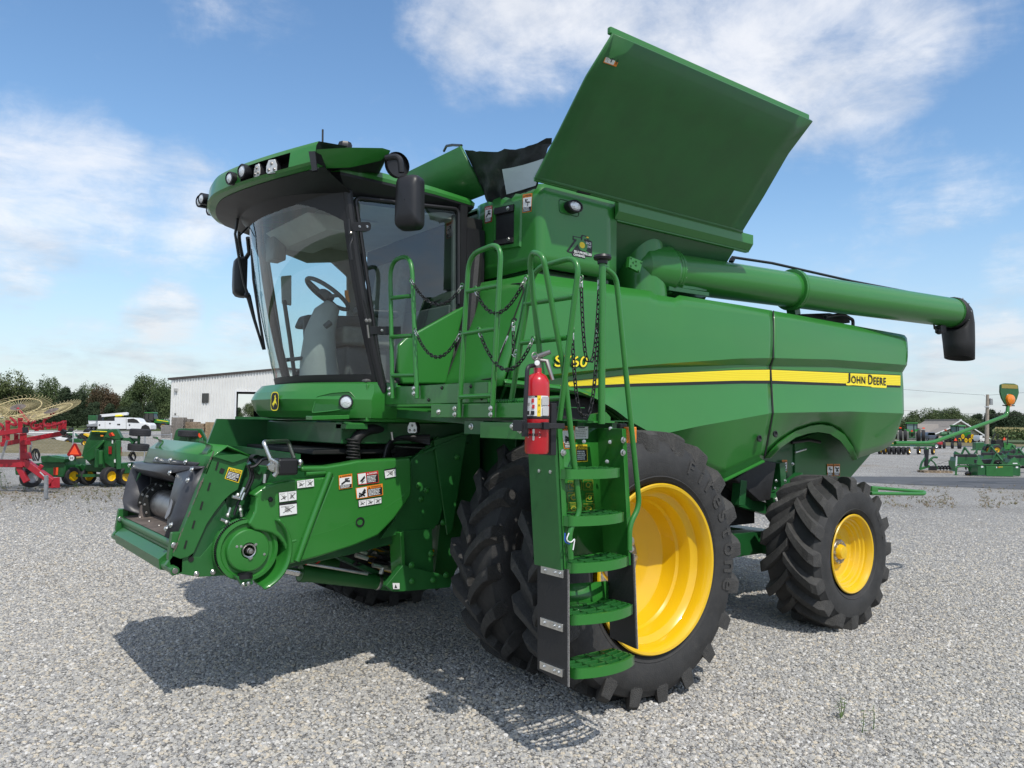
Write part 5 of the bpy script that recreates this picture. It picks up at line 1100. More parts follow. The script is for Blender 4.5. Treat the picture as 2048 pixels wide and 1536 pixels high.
def label(q, y, parent, hdr=0, seed=1, split=2):
    d = Decal(*P5(q, y), (0, -1, 0)); d.rect(0, 0, 1, 1, INK); d.k += 1; d.rect(.02, .03, .98, .97, WHITE)
    if hdr: d.rect(0, 0, 1, .16, INK)
    rr = random.Random(seed)
    for k in range(split):
        u0, u1 = k / split, (k + 1) / split
        if k: d.line(u0, .05, u0, .95, .0025, INK)
        d.oval(lerp(u0, u1, rr.uniform(.4, .6)), .55, .10 / split * 1.6, .2, GREY); d.line(lerp(u0, u1, .2), .75, lerp(u0, u1, .85), rr.uniform(.2, .5), .004, INK); d.line(lerp(u0, u1, .3), .3, lerp(u0, u1, .7), .8, .003, INK)
        d.lines(lerp(u0, u1, .1), .12 + .1 * hdr, lerp(u0, u1, .8), .26 + .1 * hdr, 1, GREY, seed=seed + k)
    return d.build('pictogram_label', parent)
label(((593, 961.5), (628, 957), (628.5, 973), (594, 977)), 5.292, sh1, 0, 1); label(((557, 985), (593, 981), (593.5, 1000), (558, 1005)), 5.292, sh1, 0, 2); label(((558, 1007), (593.5, 1003), (594.5, 1027.5), (559, 1033)), 5.292, sh1, 1, 3, 1)
safety(*P5(((677, 951), (704, 947), (704.5, 975), (678, 979)), 5.278), (0, -1, 0), ORANGE, 'WARNING', sh2, 'v', 0, 11)
safety(*P5(((714, 947), (756, 941), (758, 965), (716, 970)), 5.278), (0, -1, 0), REDF, 'DANGER', sh2, 'h', 1, 12)
safety(*P5(((711, 976), (765, 967), (766, 990), (713, 998)), 5.278), (0, -1, 0), ORANGE, 'WARNING', sh2, 'h', 2, 13)
label(((716, 1001), (763, 994), (763.5, 1006), (717, 1014)), 5.278, sh2, 0, 14, 3); label(((768, 939), (791, 935), (792, 953), (770, 957)), 5.278, sh2, 1, 15, 1)
# ---- multi-coupler with its handle, hoses, lift cylinders
mb = MB(); mk = PY(571, 934, 5.25); mb.box((mk.x - .07, 5.2, mk.z - .055), (mk.x + .075, 5.34, mk.z + .06), BLACK); cpl = mb.build('coupler_box', feed, bevel=.018, seg=3)
mb = MB(); hp = [PY(x, y, yy) for x, y, yy in ((545, 928, 5.18), (527, 884, 5.22), (576, 882, 5.6), (588, 915, 5.6))]; mb.tube(fillet(hp, .03, 4), .015, ZINC, 12)
mb.lathe([(.04, 0), (.04, -.02), (.03, -.03), (.0001, -.03)], PY(548, 932, 5.2), (.3, 1, 0), ZINC, 16); mb.tube([PY(540, 918, 5.16), PY(553, 925, 5.15), PY(554, 945, 5.15), PY(548, 952, 5.16)], .016, ZINC, 8); mb.bar(PY(535, 935, 5.16), PY(548, 930, 5.16), .03, .03, ZINC)
mb.tube([PY(531, 948, 5.22), PY(529, 966, 5.22)], .012, ZINC, 8); mb.ball(PY(600, 925, 5.3), .025, ZINC, 10); mb.build('coupler_handle', cpl)
mb = MB()
for k, q in enumerate((((500, 935), (512, 932), (525, 918), (545, 915)), ((495, 930), (503, 950), (495, 970), (487, 985)), ((500, 928), (508, 955), (498, 975), (486, 1000)), ((497, 975), (478, 1000), (468, 1030)), ((505, 935), (500, 960), (492, 990)))): mb.tube(fillet([PY(x, y, 5.36 + .02 * k) for x, y in q], .05), .010, BLACK, 8)
for a, b in (((488, 975), (478, 996)), ((489, 985), (483, 1000)), ((461, 1015), (455, 1034)), ((480, 1010), (483, 1033)), ((464, 993), (480, 997)), ((441, 1038), (458, 1046))): mb.tube([PY(*a, 5.38), PY(*b, 5.38)], .012, ZINC, 8)
for q in ((476, 990), (456, 1030), (481, 1020), (453, 1044)): mb.ball(PY(*q, 5.38), .018, ZINC, 8)
mb.bar(PY(500, 925, 5.5), PY(520, 945, 5.5), .06, .04, FGREEN); mb.lathe([(.03, 0), (.03, -.08)], PY(506, 917, 5.5), (0, 1, 0), DARK, 14); mb.build('hydraulic_hose', feed)
mb = MB(); c0 = PY(790, 1168, 5.75); c1 = PY(600, 1146, 5.7); c2 = PY(560, 1138, 5.7); mb.tube([c0, c1], .06, GREENM, 24); mb.lathe([(.066, 0), (.066, .05)], c1, (c0 - c1), GREENM, 24); mb.tube([c1, c2], .03, CHROME, 16); mb.lathe([(.062, 0), (.066, .015), (.062, .03)], lerp(c0, c1, .18), c1 - c0, ZINC, 24)
mb.tube([PY(613, 1127, 5.6), PY(735, 1148, 5.6)], .012, ZINC, 8); mb.tube([PY(610, 1128, 5.6), PY(632, 1128, 5.6), PY(640, 1122, 5.6)], .006, REDF, 6); mb.build('lift_cylinder', CB)
mb = MB(); mb.tube([mir(c0), mir(c1)], .06, GREENM, 24); mb.tube([mir(c1), mir(c2)], .03, CHROME, 16); mb.build('lift_cylinder', CB)
# ---- frame plates between feeder house and wheel
mb = MB()
mb.prism(P5(((823, 920), (876, 872), (905, 905), (880, 1040), (868, 1058), (800, 1068), (760, 1078), (790, 1038)), 5.43), (0, .03, 0), GREENM)
mb.bar(PY(845, 905, 5.42), PY(945, 862, 5.42), .06, .02, GREENM); mb.prism(P5(((806, 1062), (864, 1056), (868, 1160), (872, 1168), (806, 1170)), 5.42), (0, .12, 0), GREENM); mb.prism(P5(((800, 1066), (808, 1062), (812, 1172), (806, 1172)), 5.36), (0, .18, 0), GREEN)
mb.prism(P5(((772, 1172), (806, 1130), (880, 1148), (905, 1158), (900, 1175), (806, 1183), (786, 1183)), 5.34), (0, .06, 0), GREENM)
mb.prism(P5(((900, 870), (960, 850), (960, 1000), (905, 1160), (868, 1160)), 5.55), (0, .05, 0), GREENM)
mb.prism(P5(((868, 880), (935, 862), (905, 1060), (895, 1070)), 5.40), (0, .02, 0), GREENM)
mb.bolts([PY(x, y, 5.425) for x, y in ((837, 971), (853, 980), (842, 998), (886, 1045))] + [PY(x, y, 5.33) for x, y in ((823, 1130), (862, 1107), (824, 1162), (866, 1160), (892, 1150))] + [PY(914, 914, 5.395)], (0, -1, 0), .018, GREEN)
mb.build('front_frame', CB, bevel=.006)
d = Decal(*P5(((785, 1166), (799, 1166), (799, 1178), (786, 1178)), 5.33), (0, -1, 0)); d.rect(0, 0, 1, 1, WHITE); d.poly([(.2, .85), (.65, .85), (.42, .2)], INK); d.build('jack_point_label', CB)
# ---- machinery under the cab
mb = MB(); mb.box((2.6, 5.5, 1.80), (3.8, 7.1, 1.97), FGREEN); mb.box((3.0, 5.62, 1.2), (3.95, 7.0, 1.8), DARK); mb.box((2.4, 5.55, 1.72), (3.1, 7.0, 1.76), DARK); mb.build('cab_subframe', CB, bevel=.01)
mb = MB(); mb.prism([(2.0, 7.05, 1.55), (2.15, 7.05, 1.98), (3.3, 7.05, 1.98), (3.3, 7.05, 1.5)], (0, .03, 0), FGREEN); mb.bar((2.3, 5.6, 1.70), (2.3, 7.0, 1.72), .05, .05, FGREEN); mb.build('trunk_shield', CB)
mb = MB(); mb.tube(fillet([PY(800, 860, 5.6), PY(735, 858, 5.5), PY(708, 878, 5.48), PY(710, 918, 5.5)], .10, 6), [.04] * 1 + [.045] * 0 if False else .042, BLACKM, 14); mb.tube(fillet([PY(710, 870, 5.5), PY(760, 855, 5.6), PY(800, 845, 5.6)], .05), .018, BLACK, 8)
for k in range(7):
    p = PY(708 - 3 + k % 2 * 2, 880 + k * 6, 5.48); mb.lathe([(.044, -.008), (.052, 0), (.044, .008)], p, (.1, 0, 1), BLACKM, 14)
for k in range(5): mb.tube(fillet([PY(768 + 3 * k, 915, 5.5 + .03 * k), PY(775 + 3 * k, 885 - 2 * k, 5.5), PY(800 + 5 * k, 874 + k, 5.5), PY(860, 872 + 4 * k, 5.4)], .08), .014, BLACK, 8)
mb.tube([PY(790, 893, 5.42), PY(850, 896, 5.4)], .006, ZINC, 6); mb.tube([PY(783, 864, 5.4), PY(785, 880, 5.4)], .012, ZINC, 8); mb.build('hydraulic_hose', CB)
mb = MB(); mb.box((2.60, 5.42, 1.915), (2.78, 5.60, 1.955), GREENM)
for i in range(5): mb.bar((2.62, 5.44 + .035 * i, 1.957), (2.76, 5.44 + .035 * i, 1.957), .01, .01, GREEN)
ft = [PY(x, y, 5.45) for x, y in ((618, 836), (692, 834))]; mb.bar(ft[0], ft[1], .03, .12, GREEN, up=(0, 1, 0)); mb.build('front_step', CB, bevel=.004)
lamp3(PY(825, 856, 5.25), (-.85, -.52, 0), .085, CB)
mb = MB(); rr = random.Random(9)
for i in range(12): x, y = rr.uniform(715, 800), rr.uniform(1085, 1135); mb.tube(fillet([PY(x, y, 5.7), PY(x + rr.uniform(-20, 40), y + rr.uniform(-8, 8), 5.75), PY(x + 60, y + rr.uniform(0, 25), 5.8)], .05), rr.choice((.012, .016)), rr.choice((BLACK, BLACK, ZINC)), 8)
for a, b in (((709, 1099), (733, 1106)), ((711, 1110), (735, 1117)), ((745, 1130), (790, 1138)), ((765, 1135), (762, 1148))): mb.tube([PY(*a, 5.62), PY(*b, 5.62)], .018, ZINC, 10)
mb.prism(P5(((675, 1115), (690, 1113), (770, 1148), (765, 1156)), 5.75), (0, .3, 0), FGREEN); mb.build('valve_block', CB)
# rear rails and the amber side lamp on its arm
mb = MB(); y0 = 4.8
ra = PY(1745, 978, 4.6); mb.tube(fillet([PY(1742, 975, 4.7), PY(1850, 984, 4.35), PY(1848, 988, 4.33), PY(1742, 987, 4.55)], .04), .020, GREEN, 12); mb.bar(PY(1740, 978, 4.62), PY(1752, 980, 4.62), .05, .05, GREEN); mb.build('rear_rail', CB)
arm = empty('marker_arm', (0, 0, 0), CB); ya = 4.35
mb = MB(); a_ = [PY(1790, 886, 4.5), PY(1862, 886, ya), PY(1995, 838, ya - .25), PY(2014, 830, ya - .28), PY(2016, 812, ya - .28)]; mb.tube(fillet(a_, .12, 8), .022, GREEN, 14); mb.build('arm', arm)
hc = PY(2016, 790, ya - .28); nx2 = (CAM - hc); nx2.z = 0; nx2.normalize(); nx2 = Vector((-.35, -.94, 0)).normalized(); hx = nx2.cross(Vector((0, 0, 1))).normalized(); hx = hx if hx.dot(RT) > 0 else -hx; k_ = (hc - CAM).dot(FW) / F
def hp_(px, py): return hc + hx * ((px - 2016) * k_ * 1.0) + Vector((0, 0, -(py - 790) * k_))
mb = MB(); ol = [(1994, 770), (2004, 767), (2029, 767), (2039, 770), (2041, 785), (2036, 797), (2029, 808), (2025, 810), (2027, 800), (2023, 788), (2010, 788), (2006, 800), (2009, 810), (2005, 808), (1997, 797), (1993, 785)]
mb.prism(fillet([hp_(*q) for q in ol], .015, 3, True), nx2 * .02, FGREEN); mb.build('lamp_shield', arm)
mb = MB(); mb.prism([hp_(*q) + nx2 * .021 for q in ((1996, 769), (2037, 769), (2037.5, 777), (1996, 777))], nx2 * .002, mat('dull_reflector', (.28, .22, .05), .5)); mb.build('reflector_strip', arm)
mb = MB(); mb.lathe([(.066, .0), (.07, .02), (.06, .045), (.03, .058), (.0001, .06)], hp_(2017, 799), nx2, AMBER, 32); mb.bar(hp_(2017, 805), hp_(2017, 813), .06, .04, AMBER); mb.tube([hp_(2002, 811), hp_(2032, 811)], .008, BLACK, 6); mb.build('amber_lamp', arm)
# ================================================================== setting: ground, road, field
ORG = Vector((0, 0, 0))
def uvdir(): pass
def ground_mat():
    m = bpy.data.materials.new('gravel'); m.use_nodes = True; nt = m.node_tree; b = nt.nodes['Principled BSDF']; L = nt.links.new
    tc = nn(nt, 'ShaderNodeTexCoord')
    def vor(s, feat='F1'):
        v = nn(nt, 'ShaderNodeTexVoronoi', feature=feat); v.inputs['Scale'].default_value = s; v.inputs['Randomness'].default_value = 1; L(tc.outputs['Object'], v.inputs['Vector']); return v
    v1 = vor(46); v2 = vor(88); nz = nn(nt, 'ShaderNodeTexNoise'); nz.inputs['Scale'].default_value = .35; nz.inputs['Detail'].default_value = 6; L(tc.outputs['Object'], nz.inputs['Vector'])
    cr = nn(nt, 'ShaderNodeValToRGB'); e = cr.color_ramp; e.interpolation = 'LINEAR'
    e.elements[0].position = 0; e.elements[0].color = (.25, .247, .243, 1); e.elements[1].position = 1; e.elements[1].color = (.72, .70, .67, 1)
    for p, c in ((.3, (.34, .335, .33)), (.55, (.44, .425, .395)), (.78, (.52, .48, .405)), (.9, (.58, .57, .56))): k = e.elements.new(p); k.color = (*c, 1)
    sp = nn(nt, 'ShaderNodeSeparateColor'); L(v1.outputs['Color'], sp.inputs[0]); L(sp.outputs[0], cr.inputs[0])
    # gaps between stones
    de = vor(46, 'DISTANCE_TO_EDGE'); mr = nn(nt, 'ShaderNodeMapRange'); mr.inputs['From Max'].default_value = .20; mr.inputs['To Min'].default_value = .62; L(de.outputs['Distance'], mr.inputs['Value'])
    mx = nn(nt, 'ShaderNodeMix', data_type='RGBA', blend_type='MULTIPLY'); mx.inputs['Factor'].default_value = 1; L(cr.outputs[0], mx.inputs['A']); L(mr.outputs[0], mx.inputs['B'])
    # patches: dust and drifts, from real variation in the lot
    m2 = nn(nt, 'ShaderNodeMix', data_type='RGBA', blend_type='MULTIPLY'); m2.inputs['Factor'].default_value = 1; r2 = nn(nt, 'ShaderNodeMapRange'); r2.inputs['From Min'].default_value = .3; r2.inputs['From Max'].default_value = .7; r2.inputs['To Min'].default_value = .86; r2.inputs['To Max'].default_value = 1.12
    L(nz.outputs['Fac'], r2.inputs['Value']); L(mx.outputs['Result'], m2.inputs['A']); L(r2.outputs[0], m2.inputs['B'])
    n5 = nn(nt, 'ShaderNodeTexNoise'); n5.inputs['Scale'].default_value = 14; n5.inputs['Detail'].default_value = 10; n5.inputs['Roughness'].default_value = .85; L(tc.outputs['Object'], n5.inputs['Vector'])
    r5 = nn(nt, 'ShaderNodeMapRange'); r5.inputs['From Min'].default_value = .39; r5.inputs['From Max'].default_value = .61; r5.inputs['To Min'].default_value = .62; r5.inputs['To Max'].default_value = 1.36; L(n5.outputs['Fac'], r5.inputs['Value'])
    m5 = nn(nt, 'ShaderNodeMix', data_type='RGBA', blend_type='MULTIPLY'); m5.inputs['Factor'].default_value = 1; L(m2.outputs['Result'], m5.inputs['A']); L(r5.outputs[0], m5.inputs['B']); m2 = m5
    # dry weeds patch far right
    n3 = nn(nt, 'ShaderNodeTexNoise'); n3.inputs['Scale'].default_value = 1.6; n3.inputs['Detail'].default_value = 10; n3.inputs['Roughness'].default_value = .75; L(tc.outputs['Object'], n3.inputs['Vector'])
    n4 = nn(nt, 'ShaderNodeTexNoise'); n4.inputs['Scale'].default_value = .12; L(tc.outputs['Object'], n4.inputs['Vector'])
    mul = nn(nt, 'ShaderNodeMath', operation='MULTIPLY'); L(n3.outputs['Fac'], mul.inputs[0]); L(n4.outputs['Fac'], mul.inputs[1])
    r3 = nn(nt, 'ShaderNodeMapRange'); r3.inputs['From Min'].default_value = .29; r3.inputs['From Max'].default_value = .36; r3.inputs['To Max'].default_value = .55; L(mul.outputs[0], r3.inputs['Value'])
    m3 = nn(nt, 'ShaderNodeMix', data_type='RGBA'); L(r3.outputs[0], m3.inputs['Factor']); L(m2.outputs['Result'], m3.inputs['A']); m3.inputs['B'].default_value = (.25, .20, .13, 1)
    L(m3.outputs['Result'], b.inputs['Base Color']); b.inputs['Roughness'].default_value = .9; b.inputs['Specular IOR Level'].default_value = .25
    ad = nn(nt, 'ShaderNodeMath', operation='ADD'); L(de.outputs['Distance'], ad.inputs[0]); L(v2.outputs['Distance'], ad.inputs[1])
    bp = nn(nt, 'ShaderNodeBump'); bp.inputs['Strength'].default_value = .9; bp.inputs['Distance'].default_value = .02; L(ad.outputs[0], bp.inputs['Height']); L(bp.outputs[0], b.inputs['Normal'])
    return m
def veg_mat(name, a, b_, s1=1.2, s2=14, dry=None):
    m = bpy.data.materials.new(name); m.use_nodes = True; nt = m.node_tree; b = nt.nodes['Principled BSDF']; L = nt.links.new; tc = nn(nt, 'ShaderNodeTexCoord')
    n1 = nn(nt, 'ShaderNodeTexNoise'); n1.inputs['Scale'].default_value = s1; n1.inputs['Detail'].default_value = 8; n1.inputs['Roughness'].default_value = .7; L(tc.outputs['Object'], n1.inputs['Vector'])
    n2 = nn(nt, 'ShaderNodeTexNoise'); n2.inputs['Scale'].default_value = s2; n2.inputs['Detail'].default_value = 6; L(tc.outputs['Object'], n2.inputs['Vector'])
    cr = nn(nt, 'ShaderNodeValToRGB'); e = cr.color_ramp; e.elements[0].position = .34; e.elements[0].color = (*a, 1); e.elements[1].position = .62; e.elements[1].color = (*b_, 1)
    if dry: k = e.elements.new(.72); k.color = (*dry, 1)
    mx = nn(nt, 'ShaderNodeMath', operation='MULTIPLY_ADD'); mx.inputs[1].default_value = .5; L(n2.outputs['Fac'], mx.inputs[0]); h = nn(nt, 'ShaderNodeMath', operation='MULTIPLY'); h.inputs[1].default_value = .5; L(n1.outputs['Fac'], h.inputs[0]); L(h.outputs[0], mx.inputs[2])
    L(mx.outputs[0], cr.inputs[0]); L(cr.outputs[0], b.inputs['Base Color']); b.inputs['Roughness'].default_value = .9; b.inputs['Specular IOR Level'].default_value = .15
    bp = nn(nt, 'ShaderNodeBump'); bp.inputs['Strength'].default_value = .6; bp.inputs['Distance'].default_value = .1; L(n2.outputs['Fac'], bp.inputs['Height']); L(bp.outputs[0], b.inputs['Normal']); return m
LAWN = veg_mat('lawn', (.045, .075, .025), (.10, .125, .045), .15, 3, (.17, .155, .08))
DRYG = veg_mat('dry_grass', (.10, .095, .045), (.22, .185, .11), .5, 5, (.36, .31, .22))
def sheet(name, pts, z, m, sub=0):
    mb = MB(); mb.poly([Vector((p[0], p[1], z)) for p in pts], m); o = mb.build(name); return tag(o, kind='structure')
mb = MB(); mb.box((-900, -900, -.6), (2500, 2500, -.004), LAWN); tag(mb.build('ground'), kind='structure')
gp = [G(-900, -2), G(-3500, 3)] if False else None
GRAVEL = ground_mat()
lot = [(-30, -30), (60, -60), tuple(G(2900, 88)[:2]), tuple(G(1700, 100)[:2]), tuple(G(1200, 112)[:2]), tuple(G(700, 118)[:2]), tuple(G(330, 128)[:2]), tuple(G(-300, 112)[:2]), tuple(G(-1200, 120)[:2]), (-60, 40)]
sheet('gravel_lot', lot, 0, GRAVEL)
ASPH = mat('asphalt', (.085, .088, .094), .85, var=.25, vscale=1.2, bump=.4, bscale=60)
r0 = [G(x, d) for x, d in ((1150, 31), (1400, 31.5), (1715, 32.6), (2048, 33.4), (2600, 34.5))]; r1 = [G(x, d) for x, d in ((2600, 24.5), (2048, 26.6), (1880, 27.6), (1730, 29), (1400, 28), (1150, 27.5))]
sheet('asphalt_drive', r0 + r1, .008, ASPH)
mb = MB(); rr = random.Random(12)
for k in range(9):
    x0 = rr.uniform(1800, 2300); d0 = rr.uniform(27.6, 30.5); p = [G(x0, d0, .012)]
    for j in range(7): x0 += rr.uniform(8, 40); d0 += rr.uniform(-.22, .22); p.append(G(x0, d0, .012))
    s = (p[-1] - p[0]).cross(Vector((0, 0, 1))).normalized() * .045; mb.grid([[q - s for q in p], [q + s * rr.uniform(.6, 1.4) for q in p]], mat('tar_seal', (.02, .02, .022), .5) if k == 0 else bpy.data.materials['tar_seal'])
tag(mb.build('road_crack_seal'), kind='structure')
sheet('back_road', [tuple(G(x, d)[:2]) for x, d in ((1690, 94), (2900, 89), (2900, 95), (1690, 100))], .008, ASPH)
sheet('far_road', [tuple(G(x, d)[:2]) for x, d in ((1760, 140), (2900, 112), (2900, 117), (1760, 147))], .004, mat('pale_road', (.30, .28, .25), .9))
sheet('grass_verge', [tuple(G(x, d)[:2]) for x, d in ((1760, 101), (2900, 96), (2900, 111), (1760, 139))], .003, DRYG)
# the dry grass bank on the left, a low mound
mb = MB(); rows = []
for i in range(25):
    t = i / 24; px = lerp(-420, 215, t); r = []
    for j in range(17):
        s = j / 16; dn = lerp(43, lerp(78, 48, max(0, (t - .72) / .28)), s); h = .95 * math.sin(math.pi * s) ** .8 * max(0, 1 - max(0, t - .55) / .45) ** .8 + .05 * noise.noise(Vector((px * .03, dn * .3, 0)))
        r.append(G(px, dn, max(.01, h) if 0 < s < 1 else -.02))
    rows.append(r)
mb.grid(rows, DRYG); tag(mb.build('grass_bank'), kind='structure')
sheet('grass_strip', [tuple(G(x, d)[:2]) for x, d in ((160, 41), (345, 41.5), (345, 47), (160, 47))], .006, DRYG)
# gravel stones close to the camera: loose stones, one mass
def stones():
    base = bpy.data.meshes.new('gravel_stones'); zone = [G(-160, 2.2), G(2210, 2.2), G(2210, 22), G(-160, 22)]
    bm = bmesh.new(); NX, NY = 40, 60
    lay = bm.verts.layers.float.new('dens'); grid = []
    for j in range(NY + 1):
        d = 2.2 + (22 - 2.2) * (j / NY); row = []
        for i in range(NX + 1):
            v = bm.verts.new(G(-300 + 2700 * i / NX, d, .0)); v[lay] = max(0, min(1, (22.0 - d) / 16.5)) ** 2; row.append(v)
        grid.append(row)
    for j in range(NY):
        for i in range(NX): bm.faces.new((grid[j][i], grid[j][i + 1], grid[j + 1][i + 1], grid[j + 1][i]))
    bm.to_mesh(base); bm.free()
    sm = bpy.data.materials.new('gravel_stone'); sm.use_nodes = True; nt = sm.node_tree; b = nt.nodes['Principled BSDF']; L = nt.links.new
    oi = nn(nt, 'ShaderNodeObjectInfo'); cr = nn(nt, 'ShaderNodeValToRGB'); e = cr.color_ramp
    e.elements[0].position = 0; e.elements[0].color = (.30, .297, .29, 1); e.elements[1].position = 1; e.elements[1].color = (.64, .62, .58, 1)
    for p, c in ((.25, (.36, .354, .34)), (.5, (.42, .408, .38)), (.7, (.48, .456, .405)), (.86, (.54, .475, .37)), (.93, (.58, .57, .55))): k = e.elements.new(p); k.color = (*c, 1)
    L(oi.outputs['Random'], cr.inputs[0]); tc = nn(nt, 'ShaderNodeTexCoord'); nz = nn(nt, 'ShaderNodeTexNoise'); nz.inputs['Scale'].default_value = 2.5; nz.inputs['Detail'].default_value = 5; L(tc.outputs['Object'], nz.inputs['Vector'])
    r = nn(nt, 'ShaderNodeMapRange'); r.inputs['To Min'].default_value = .75; r.inputs['To Max'].default_value = 1.25; L(nz.outputs['Fac'], r.inputs['Value']); mx = nn(nt, 'ShaderNodeMix', data_type='RGBA', blend_type='MULTIPLY'); mx.inputs['Factor'].default_value = 1
    L(cr.outputs[0], mx.inputs['A']); L(r.outputs[0], mx.inputs['B']); L(mx.outputs['Result'], b.inputs['Base Color']); b.inputs['Roughness'].default_value = .85; b.inputs['Specular IOR Level'].default_value = .25
    o = bpy.data.objects.new('gravel_stones', base); COL.objects.link(o); base.materials.append(sm)
    ng = bpy.data.node_groups.new('gravel_scatter', 'GeometryNodeTree'); ng.interface.new_socket('Geometry', in_out='INPUT', socket_type='NodeSocketGeometry'); ng.interface.new_socket('Geometry', in_out='OUTPUT', socket_type='NodeSocketGeometry')
    L = ng.links.new; N = lambda t, **k: nn(ng, t, **k)
    gi, go = N('NodeGroupInput'), N('NodeGroupOutput'); jo = N('GeometryNodeJoinGeometry')
    for k in range(7):
        ic = N('GeometryNodeMeshIcoSphere'); ic.inputs['Radius'].default_value = 1; ic.inputs['Subdivisions'].default_value = 2
        sp_ = N('GeometryNodeSetPosition'); nz = N('ShaderNodeTexNoise', noise_dimensions='4D'); nz.inputs['W'].default_value = k * 3.7; nz.inputs['Scale'].default_value = .9; nz.inputs['Detail'].default_value = 2
        sub = N('ShaderNodeVectorMath', operation='SUBTRACT'); sub.inputs[1].default_value = (.5, .5, .5); sc_ = N('ShaderNodeVectorMath', operation='SCALE'); sc_.inputs['Scale'].default_value = 2.3
        L(nz.outputs['Color'], sub.inputs[0]); L(sub.outputs[0], sc_.inputs[0]); L(ic.outputs[0], sp_.inputs[0]); L(sc_.outputs[0], sp_.inputs['Offset'])
        tf = N('GeometryNodeTransform'); tf.inputs['Scale'].default_value = (1, .8 + .05 * k, .55 + .03 * k); L(sp_.outputs[0], tf.inputs[0])
        g2 = N('GeometryNodeGeometryToInstance'); L(tf.outputs[0], g2.inputs[0]); L(g2.outputs[0], jo.inputs[0])
    ds = N('GeometryNodeDistributePointsOnFaces', distribute_method='RANDOM'); ds.inputs['Density'].default_value = 2600 if 'Density' in ds.inputs else 0
    na = N('GeometryNodeInputNamedAttribute', data_type='FLOAT'); na.inputs['Name'].default_value = 'dens'; mu = N('ShaderNodeMath', operation='MULTIPLY'); mu.inputs[1].default_value = 3000; L(na.outputs['Attribute'], mu.inputs[0]); L(mu.outputs[0], ds.inputs['Density'])
    L(gi.outputs[0], ds.inputs['Mesh'])
    io = N('GeometryNodeInstanceOnPoints'); io.inputs['Pick Instance'].default_value = True; L(ds.outputs['Points'], io.inputs['Points']); L(jo.outputs[0], io.inputs['Instance'])
    ri = N('FunctionNodeRandomValue', data_type='INT'); ri.inputs[4].default_value = 0; ri.inputs[5].default_value = 6; L(ri.outputs[2], io.inputs['Instance Index'])
    rv = N('FunctionNodeRandomValue', data_type='FLOAT_VECTOR'); rv.inputs[0].default_value = (-.5, -.5, 0); rv.inputs[1].default_value = (.5, .5, 6.28); L(rv.outputs[0], io.inputs['Rotation'])
    rs = N('FunctionNodeRandomValue', data_type='FLOAT'); rs.inputs[2].default_value = .0; rs.inputs[3].default_value = 1; rs.inputs['Seed'].default_value = 5
    pw = N('ShaderNodeMath', operation='POWER'); pw.inputs[1].default_value = 3.0; L(rs.outputs[1], pw.inputs[0]); mr = N('ShaderNodeMapRange'); mr.inputs['To Min'].default_value = .0075; mr.inputs['To Max'].default_value = .018; L(pw.outputs[0], mr.inputs['Value']); L(mr.outputs[0], io.inputs['Scale'])
    st = N('GeometryNodeSetMaterial'); st.inputs['Material'].default_value = sm; L(io.outputs[0], st.inputs[0]); L(st.outputs[0], go.inputs[0])
    md = o.modifiers.new('scatter', 'NODES'); md.node_group = ng
    tag(o, kind='stuff')
stones()
# ================================================================== things behind, left of the machine
ORG = Vector((0, 0, 0))
VF = _fh.copy(); VR = _r0.copy()                      # away from the camera, and to the right
def root(name, px, dep, label, cat, group=None):
    global ORG
    ORG = G(px, dep); return tag(empty(name, ORG), label, cat, group)
def done():
    global ORG
    ORG = Vector((0, 0, 0))
def S(px, py, dep): return PD(px, py, dep)            # point seen at a pixel, at a true distance
def slab(mb, pts, dep, th, m):
    mb.prism([S(x, y, dep) for x, y in pts], VF * th, m); return mb
def solid(name, parts, parent, bevel=0):
    mb = MB()
    for pts, dep, th, m in parts: slab(mb, pts, dep, th, m)
    return mb.build(name, parent, bevel=bevel)
IMPRED = mat('implement_red', (.36, .010, .022), .42, 0, .25, var=.2, vscale=4)
CREAM = mat('cream_tine', (.55, .46, .24), .55, var=.25, vscale=9)
SMVR = mat('fluorescent_orange', (.95, .10, .03), .5); SMVD = mat('dark_red_reflector', (.28, .01, .012), .35)
WHITEP = mat('white_paint', (.72, .73, .74), .35, 0, .3, var=.04)
TYRE = mat('small_tyre', (.022, .022, .025), .75, var=.3, vscale=12)
GALV = mat('galvanised_steel', (.38, .39, .40), .5, .7, var=.2, vscale=8)
def small_wheel(c, r, w, ax, parent, rim=YELLOW, name='wheel'):
    ax = Vector(ax).normalized(); e = empty(name, (0, 0, 0), parent); mb = MB()
    mb.lathe([(r * .55, -w * .42), (r * .7, -w * .5), (r * .9, -w * .5), (r * .98, -w * .42), (r, -w * .3), (r * .985, -w * .12), (r, -w * .1), (r, w * .1), (r * .985, w * .12), (r, w * .3), (r * .98, w * .42), (r * .9, w * .5), (r * .7, w * .5), (r * .55, w * .42)], c, ax, TYRE, 32); mb.build('tyre', e)
    mb = MB(); mb.lathe([(r * .58, -w * .44), (r * .56, -w * .34), (r * .45, -w * .2), (r * .22, -w * .12), (r * .2, -w * .25), (.0001, -w * .26)], c, ax, rim, 24); mb.lathe([(r * .58, w * .44), (r * .5, w * .2), (.0001, w * .1)], c, ax, rim, 24)
    mb.lathe([(r * .13, -w * .26), (r * .12, -w * .5), (.0001, -w * .52)], c, ax, BLACK, 12); mb.build('rim', e); return e
def smv(c, size, parent):
    mb = MB(); f = lambda a, b, o=0: Vector(c) + VR * a * size + Vector((0, 0, b * size)) - VF * o
    mb.prism([f(-.42, -.42), (f(-.5, -.3)), f(-.08, .45), f(.08, .45), f(.5, -.3), f(.42, -.42)], VF * .01, SMVD); mb.prism([f(-.33, -.3, .004), f(0, .32, .004), f(.33, -.3, .004)], VF * .003, SMVR); return mb.build('slow_vehicle_sign', parent)
